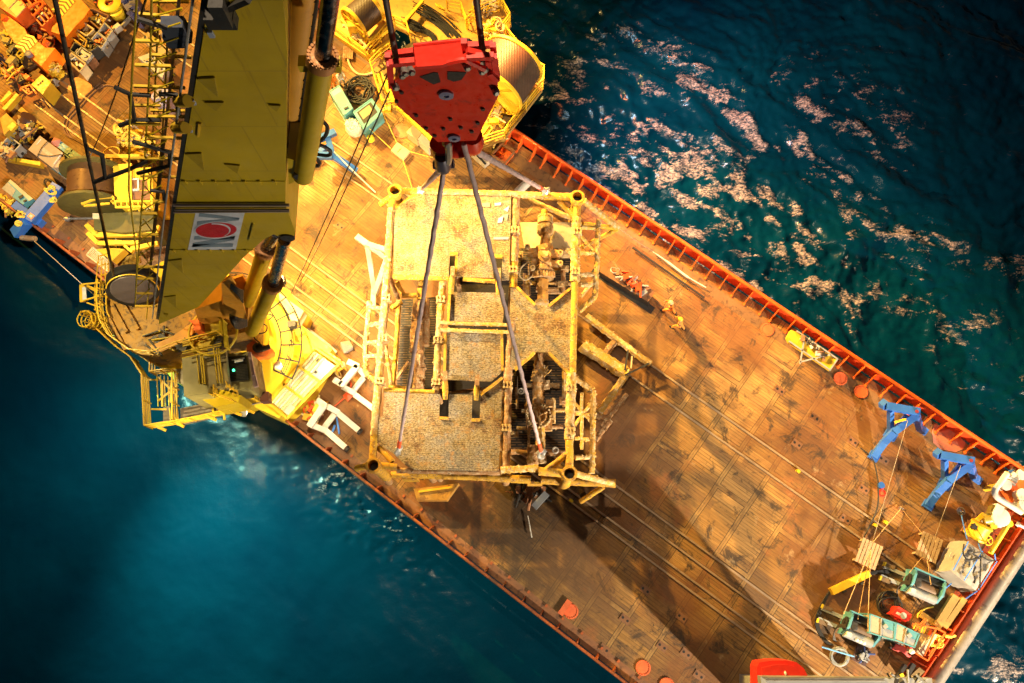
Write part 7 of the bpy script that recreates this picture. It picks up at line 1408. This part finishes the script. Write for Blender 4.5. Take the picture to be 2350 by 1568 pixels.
r = at('long_container', 'long teal container with white labels behind the beige tarpaulin crate', 'container', z2(1050, 1090, 0)); q = quad(z2, ((870, 890), (1310, 1205), (1230, 1290), (800, 960)), 1.7); slabo(q, .1, 'body', TEAL, r); m = MB(); m.beam(lerpq(q, 0, .5) + UP * .03, lerpq(q, 1, .5) + UP * .03, .08, .05); m.beam(lerpq(q, .5, 0) + UP * .03, lerpq(q, .5, 1) + UP * .03, .05, .05); m.build('rib', TEAL, r)
for x_, y_ in ((.22, .25), (.58, .35), (.95, .4)): slabo(inset(q, x_, y_, x_ + .06, y_ + .35), 1.69, 'label_plate', WHITE, r)
m = MB(); m.lump(lerpq(q, .02, .7), .4); m.lump(lerpq(q, .06, .6), .3); m.build('red_float', paint('pink_red_float', (.60, .22, .16), .6), r)
r = at('open_teal_frame', 'open teal machine frame at the end of the beige tarpaulin crate', 'frame', z2(1110, 1300, 0)); q = quad(z2, ((960, 1120), (1250, 1330), (1180, 1390), (1010, 1470)), 1.4); m = MB()
for i in range(4): m.beam(q[i], q[(i + 1) % 4], .12, .12)
m.beam(lerpq(q, .5, 0), lerpq(q, .5, 1), .1, .1); m.beam(z2(800, 1340, 1.2), z2(1010, 1475, 1.2), .12, .2); m.build('frame', TEAL, r); slabo([p - UP * .4 for p in q], .2, 'machine_bed', DARK, r); heap(q, .9, .4, 8, (GREY, TEAL), 'machinery', r, (.15, .4))
r = at('teal_crate', 'teal crate with clear wrapped end and pale lid at the far left edge', 'crate', s2(280, 640, 0), 'teal crates behind the crane'); q = quad(s2, ((165, 450), (240, 460), (535, 760), (480, 700)), 1.6)
qt = quad(s2, ((30, 600), (170, 450), (540, 765), (370, 860)), 1.5); slabo(qt, .1, 'body', TEAL, r); slabo(inset(qt, .32, .0, 1.0, .22) if False else [qt[1] + UP * .02, qt[1].lerp(qt[0], .22) + UP * .02, qt[2].lerp(qt[3], .35) + UP * .02, qt[2] + UP * .02], 1.48, 'lid', paint('pale_lid', (.62, .50, .32), .6), r); slabo([qt[0] + UP * .02, qt[0].lerp(qt[1], .7) + UP * .02, lerpq([qt[0], qt[1], qt[2], qt[3]], .6, .4) + UP * .02, qt[0].lerp(qt[3], .5) + UP * .02], 1.48, 'clear_wrap', paint('clear_wrap', (.36, .36, .30), .3), r); m = MB(); m.box(s2(345, 735, 1.55), (.3, .18, .05), .6); m.box(s2(410, 800, 1.55), (.22, .12, .05), .6); m.build('vent', BLACK, r)
r = at('yellow_beam', 'yellow box beam lying beside the beige tarpaulin crate', 'beam', z2(340, 1220, 0)); slabo(quad(z2, ((75, 1195), (95, 1150), (610, 1235), (605, 1292)), .6), .1, 'beam', YEL, r); m = MB(); m.beam(z2(250, 1175, .61), z2(240, 1245, .61), .03, .03); m.build('seam', BLACK, r)
for lab, v_, pts in (('yellow plate on end beside the dark pit at far left, T shaped bar', z2, ((30, 425), (245, 195), (280, 230), (75, 460))), ('yellow bar at the far left edge beside the T shaped bar', z2, ((0, 320), (135, 160), (180, 200), (25, 340)))):
    r = at('yellow_bar', lab, 'bar', cen(quad(v_, pts, 0)), 'yellow bars at the left edge'); slabo(quad(v_, pts, .5), .05, 'bar', YEL, r)
random.seed(31)
r, q = basket('tool_bin', 'dark grey bin of tools at the far left, beside the beige tarpaulin crate', z2, ((40, 960), (140, 850), (310, 980), (210, 1085)), 1.0, GREY, .1); heap(q, .3, .5, 8, (DARK, GREY), 'tool', r, (.12, .4))
for lab, v_, pts, mats in (('jumble of dark hoses, rags and yellow clamps above the beige crate', z2, ((130, 800), (330, 560), (650, 720), (400, 980)), (DARK, GREY, YEL, PLATE)), ('jumble of rusty fittings at the far left edge', z2, ((0, 1000), (60, 990), (250, 1160), (0, 1150)), (RUSTP, DARK, PLY)), ('olive machinery rack with hoses along the far left edge', z1, ((0, 420), (60, 400), (500, 880), (180, 1060)), (OLIVE, DARK, paint('khaki', (.32, .26, .08), .6))), ('orange and yellow gear stacked left of the yellow machine box', z1, ((0, 1030), (180, 960), (500, 1180), (150, 1300)), (ORANGE, YEL, PLATE, DARK)), ('yellow net and rope gear by the port rail at the far left', s2, ((0, 740), (180, 780), (320, 1000), (90, 1000)), (YROPE, YEL, PLATE)), ('brown machinery strip between the two orange containers', z1, ((290, 320), (560, 260), (880, 640), (700, 700)), (RUSTP, DARK, PLATE, ORANGE)), ('yellow sacks and rope at the foot of the orange container', z1, ((640, 1000), (740, 920), (940, 1060), (860, 1140)), (YEL, PLY, YROPE)), ('red pipes and hoses in the upper left behind the baskets', z1, ((1370, 0), (1500, -60), (1900, 190), (1700, 200)), (REDOR, PLY, DARK))):
    q = quad(v_, pts, .8); c = cen(q); r = at('gear_pile', lab, 'gear pile', Vector((c.x, c.y, 0)), 'piles of loose gear'); slabo([p - UP * .55 for p in q], .02, 'tray', paint('gear_tray', (.10, .06, .03), .7), r); heap(q, .3, .8, 26, mats, 'gear', r, (.14, .6))
r = at('hose_reel', 'dark round hose reel beside the worn yellow deck stripe', 'hose reel', z2(400, 620, 0)); m = MB(); m.lathe(z2(400, 620, .8), Vector((.6, .5, .5)), [(.5, -.35), (.5, -.25), (.4, -.2), (.4, .2), (.5, .25), (.5, .35), (.15, .36)], 22); m.build('drum', paint('dark_red_drum', (.10, .05, .04), .5), r); m = MB(); m.lump(z2(320, 590, .8), .25); m.lump(z2(470, 640, .8), .22); m.build('bracket', PLY, r)
r, q = crate('khaki_locker', 'khaki deck locker with yellow lid at far left', 'locker', z2, ((0, 580), (95, 500), (250, 650), (60, 830)), 1.5, paint('khaki_box', (.55, .34, .04), .55), 0, None, None, None); slabo(quad(z2, ((100, 710), (190, 630), (250, 680), (165, 770)), 1.7), 1.5, 'lid', YEL, r)
# yellow machine box with an orange frame
r, q = crate('yellow_machine_box', 'bright yellow machine box with small dark vents and an orange lifting frame', 'machine box', z1, ((470, 1275), (630, 1120), (765, 1240), (640, 1425)), 1.5, YEL, 0, None, None, None)
for i in range(3): m = MB(); p = lerpq(q, .42 + .0 * i, .30 + .16 * i); p = z1(575 + i * 32, 1278 - i * 26, 1.52); m.box(p, (.10, .14, .02), R(-30)); m.build('vent', BLACK, r)
m = MB()
for sg in (((320, 1330), (430, 1425)), ((430, 1425), (490, 1390)), ((320, 1330), (460, 1280)), ((380, 1320), (450, 1390)), ((460, 1290), (555, 1420)), ((400, 1380), (440, 1340))): m.beam(z1(*sg[0], .9), z1(*sg[1], .9), .1, .1)
m.build('lifting_frame', ORANGE, r); m = MB(); m.lump(z1(770, 1290, .5), .55); m.lump(z1(810, 1250, .5), .4); m.build('grey_sack', GREY, r)
r = at('socket_plate', 'small yellow square plate with a dark hole on the deck', 'plate', z1(855, 1425, 0)); slabo(quad(z1, ((815, 1430), (850, 1390), (895, 1420), (855, 1460)), .06), .01, 'plate', YEL, r); m = MB(); m.lathe(z1(855, 1425, .065), UP, [(.09, 0), (.09, .01)], 12); m.build('hole', BLACK, r)
# orange containers with chevrons
BR = plain('chevron_brown', (.16, .10, .02), .6)
def ocontainer(label, pts, z, chev):
    q = quad(z1, pts, z); c = cen(q); r = at('orange_container', label, 'container', Vector((c.x, c.y, 0)), 'orange containers at upper left'); slabo(q, .2, 'body', paint('vivid_orange', (.92, .22, .005), .5, 0, .3, (.60, .13, .01), .9, .62), r)
    a, b_ = chev
    A, B_ = z1(*a, z + .01), z1(*b_, z + .01); d = (B_ - A); n = d.cross(UP).normalized() * .95
    base_q = [A - n * .5, B_ - n * .5, B_ + n * .5, A + n * .5]; cp_ = slabo(base_q, z, 'chevron_panel', BR, r)
    k_ = 5
    for i in range(k_):
        t0, t1 = i / k_, (i + .55) / k_; D = d / k_ * .7; m = MB()
        m.prism([A + d * t0 - n * .5 + UP * .012, A + d * t1 - n * .5 + UP * .012, A + d * t1 + D + UP * .012, A + d * t0 + D + UP * .012], (0, 0, .008)); m.prism([A + d * t0 + D + UP * .012, A + d * t1 + D + UP * .012, A + d * t1 + n * .5 + UP * .012, A + d * t0 + n * .5 + UP * .012], (0, 0, .008)); m.build('chevron', HY, cp_)
    return r, q
r, q = ocontainer('orange container with round cap and yellow chevrons, left of the thick rope', ((40, 340), (130, 245), (370, 430), (420, 540), (540, 610), (690, 720), (830, 725), (620, 1000), (370, 780), (270, 690), (110, 500)), 1.7, ((300, 760), (500, 560)))
m = MB(); m.lathe(z1(450, 835, 1.7), UP, [(.22, 0), (.22, .25), (.1, .28)], 16); m.build('round_cap', paint('slate_cap', (.14, .15, .22), .4), r)
for a, b_ in ((690, 650), (70, 280), (600, 560)): m = MB(); m.lump(z1(a, b_, 1.8), .25); m.build('lug', ORANGE, r)
r, q = ocontainer('larger orange container with yellow chevrons, right of the thick rope', ((840, 190), (1090, -60), (1190, -40), (1350, 140), (1270, 260), (1130, 400), (1005, 555), (770, 475)), 1.7, ((860, 200), (1060, -30)))
r = at('orange_skip', 'orange steel skip with pale panel roof in the top left corner', 'skip', z1(180, 120, 0)); slabo(quad(z1, ((0, 20), (130, -120), (400, 100), (240, 270), (0, 110)), 2.4), .2, 'body', ORANGE, r); slabo(quad(z1, ((30, 10), (140, -100), (390, 95), (250, 250)), 2.46), 2.38, 'roof_panel', paint('pale_roof', (.66, .50, .22), .6), r)
m = MB(); m.beam(z1(130, 120, 2.5), z1(270, -20, 2.5), .06, .05); m.tube(smoothpts([z1(300, 80, 2.7), z1(340, 60, 2.9), z1(310, 20, 2.7)], 4), .05, 6); m.build('roof_rib', PLY, r)
r, q = basket('orange_cage', 'orange caged basket with brown and white boxes between the orange containers', z1, ((300, -10), (560, -120), (800, 250), (640, 400)), 2.0, ORANGE, .3); m = MB()
for x_ in (.33, .66): m.tube([lerpq(q, x_, 0) + UP * .05, lerpq(q, x_, 1) + UP * .05], .07, 6)
m.tube(smoothpts([z1(500, 250, 2.2), z1(650, 80, 2.3), z1(590, 30, 2.3), z1(430, 130, 2.2)], 4), .09, 8); m.build('bar', ORANGE, r)
for x_, y_, mt in ((.15, .2, PLATE), (.45, .3, paint('brown_box', (.30, .17, .08), .6)), (.8, .6, paint('brown_box_pale', (.44, .30, .16), .6)), (.55, .7, PLATE), (.3, .75, WOODP)): slabo([p - UP * .3 for p in inset(q, x_ - .12, y_ - .14, x_ + .12, y_ + .14)], .4, 'box', mt, r)
slabo(quad(z1, ((560, 265), (660, 150), (690, 175), (595, 290)), 1.95), 1.7, 'white_box', WHITE, r)
# open cargo baskets
random.seed(41)
for lab, pts, mt, mats in (('cream open bin with tools beside the larger orange container', ((1115, 420), (1215, 305), (1415, 445), (1310, 545)), paint('cream_bin', (.66, .48, .24), .5), (DARK, PLY)), ('open basket heaped with yellow hose and white sacks', ((1330, 290), (1380, 130), (1640, 240), (1500, 440)), PLATE, (YROPE, WHITE, YEL)), ('open basket with an orange hose ring beside the yellow drum', ((1480, 490), (1580, 350), (1700, 465), (1610, 590)), GREY, (ORANGE, RUSTP)), ('open basket of rusty fittings and rings', ((1380, 600), (1470, 490), (1610, 610), (1530, 730)), GREY, (RUSTP, PLY, ORANGE)), ('dark open basket with yellow pieces below the cream bin', ((1230, 690), (1330, 570), (1490, 690), (1350, 790)), DARK, (YEL, BLACK)), ('dark basket with white cloth beside the thick rope', ((1060, 760), (1130, 640), (1250, 710), (1170, 840)), DARK, (WHITE, BLACK)), ('open basket with pinkish sacks nearest the open deck', ((1020, 900), (1080, 800), (1295, 965), (1205, 1085)), PLY, (WHITE, RUSTP)), ('basket of orange nets left of the cream bin', ((1040, 540), (1110, 450), (1310, 620), (1280, 720)), paint('amber_bin', (.62, .34, .03), .6), (YROPE, RUSTP))):
    r, q = basket('open_basket', lab, z1, pts, 1.3, mt, .2, 'open cargo baskets'); heap(q, .5, .7, 9, mats, 'content', r, (.12, .45))
r = at('hose_basket', 'open basket holding a cream hose folded in loops', 'cargo basket', z1(1290, 835, 0), 'open cargo baskets'); q = quad(z1, ((1160, 830), (1240, 730), (1400, 830), (1310, 940)), 1.2); slabo([p - UP * .3 for p in q], .2, 'floor', PLATE, r); m = MB()
for i in range(4): m.beam(q[i], q[(i + 1) % 4], .06, .3)
m.build('rim', GREY, r); m = MB(); m.tube(smoothpts([z1(1190, 780, 1.2), z1(1240, 790, 1.25), z1(1290, 850, 1.25), z1(1230, 850, 1.25), z1(1270, 900, 1.25), z1(1350, 880, 1.25), z1(1350, 840, 1.25), z1(1280, 800, 1.25), z1(1215, 745, 1.25)], 6), .09, 8); m.build('hose', paint('cream_hose_loops', (.72, .66, .50), .5), r)
m = MB(); m.lathe(z1(1735, 165, .3), UP, [(.75, 0), (.78, .9), (.66, .95), (.3, .95), (.28, .3)], 22); m.lathe(z1(1800, 250, .3), UP, [(.45, 0), (.5, .7), (.3, .75)], 18); solo('yellow_drum', m, HY, 'yellow drum with a dark hole beside the open baskets', 'drum')
r = at('white_box', 'white plastic box row along the edge of the baskets', 'box row', z1(1680, 520, 0)); 
for a, b_ in ((1660, 530), (1770, 430), (1570, 670), (1230, 1010), (1420, 720)): m = MB(); m.box(z1(a, b_, .7), (.55, .3, .5), R(45)); m.build('box', WHITE if a > 1500 else PLY, r)
m = MB(); m.beam(z1(1250, 1050, .4), z1(1960, 270, .4), .12, .3); m.build('edge_rail', GREY, r)
m = MB(); q = quad(z1, ((1800, -60), (2060, -80), (2050, 240), (1960, 230), (1850, 80)), 1.6); m.slab(q, .2)
for i in range(14): m.lump(lerpq(q[:4], random.random(), random.random()) + UP * .05, random.uniform(.15, .35))
solo('blue_tarpaulin', m, BTARP, 'blue tarpaulin bundle at the top beside the boom walkway', 'tarpaulin')
# gear seen through the boom walkway
for lab, pts, mt, z in (('white crate with small machine seen through the boom walkway', ((1080, 450), (1190, 410), (1310, 520), (1270, 610)), WHITE, 1.0), ('pale beige sheet seen through the boom walkway', ((1110, 300), (1160, 250), (1330, 390), (1250, 440)), PLY, .8), ('white and violet tent roof seen through the boom walkway', ((1175, 760), (1225, 700), (1330, 690), (1280, 830)), paint('lilac_cloth', (.50, .46, .62), .7), 1.8)):
    r, q = crate('covered_box', lab, 'box', c1, pts, z, mt, 0, 'boxes behind the boom walkway', None, None); heap(q, z, .2, 4, (PLY, DARK), 'fitting', r, (.1, .35))
r = at('yellow_barrier', 'yellow machine behind the upper boom walkway', 'machine', c1(1260, 250, 0)); q = quad(c1, ((1200, 190), (1320, 100), (1350, 260), (1260, 300)), 1.0); heap(q, .3, .8, 14, (YEL, PLY), 'gear', r, (.2, .6)); slabo([p - UP * .8 for p in q], .02, 'base', PLATE, r)
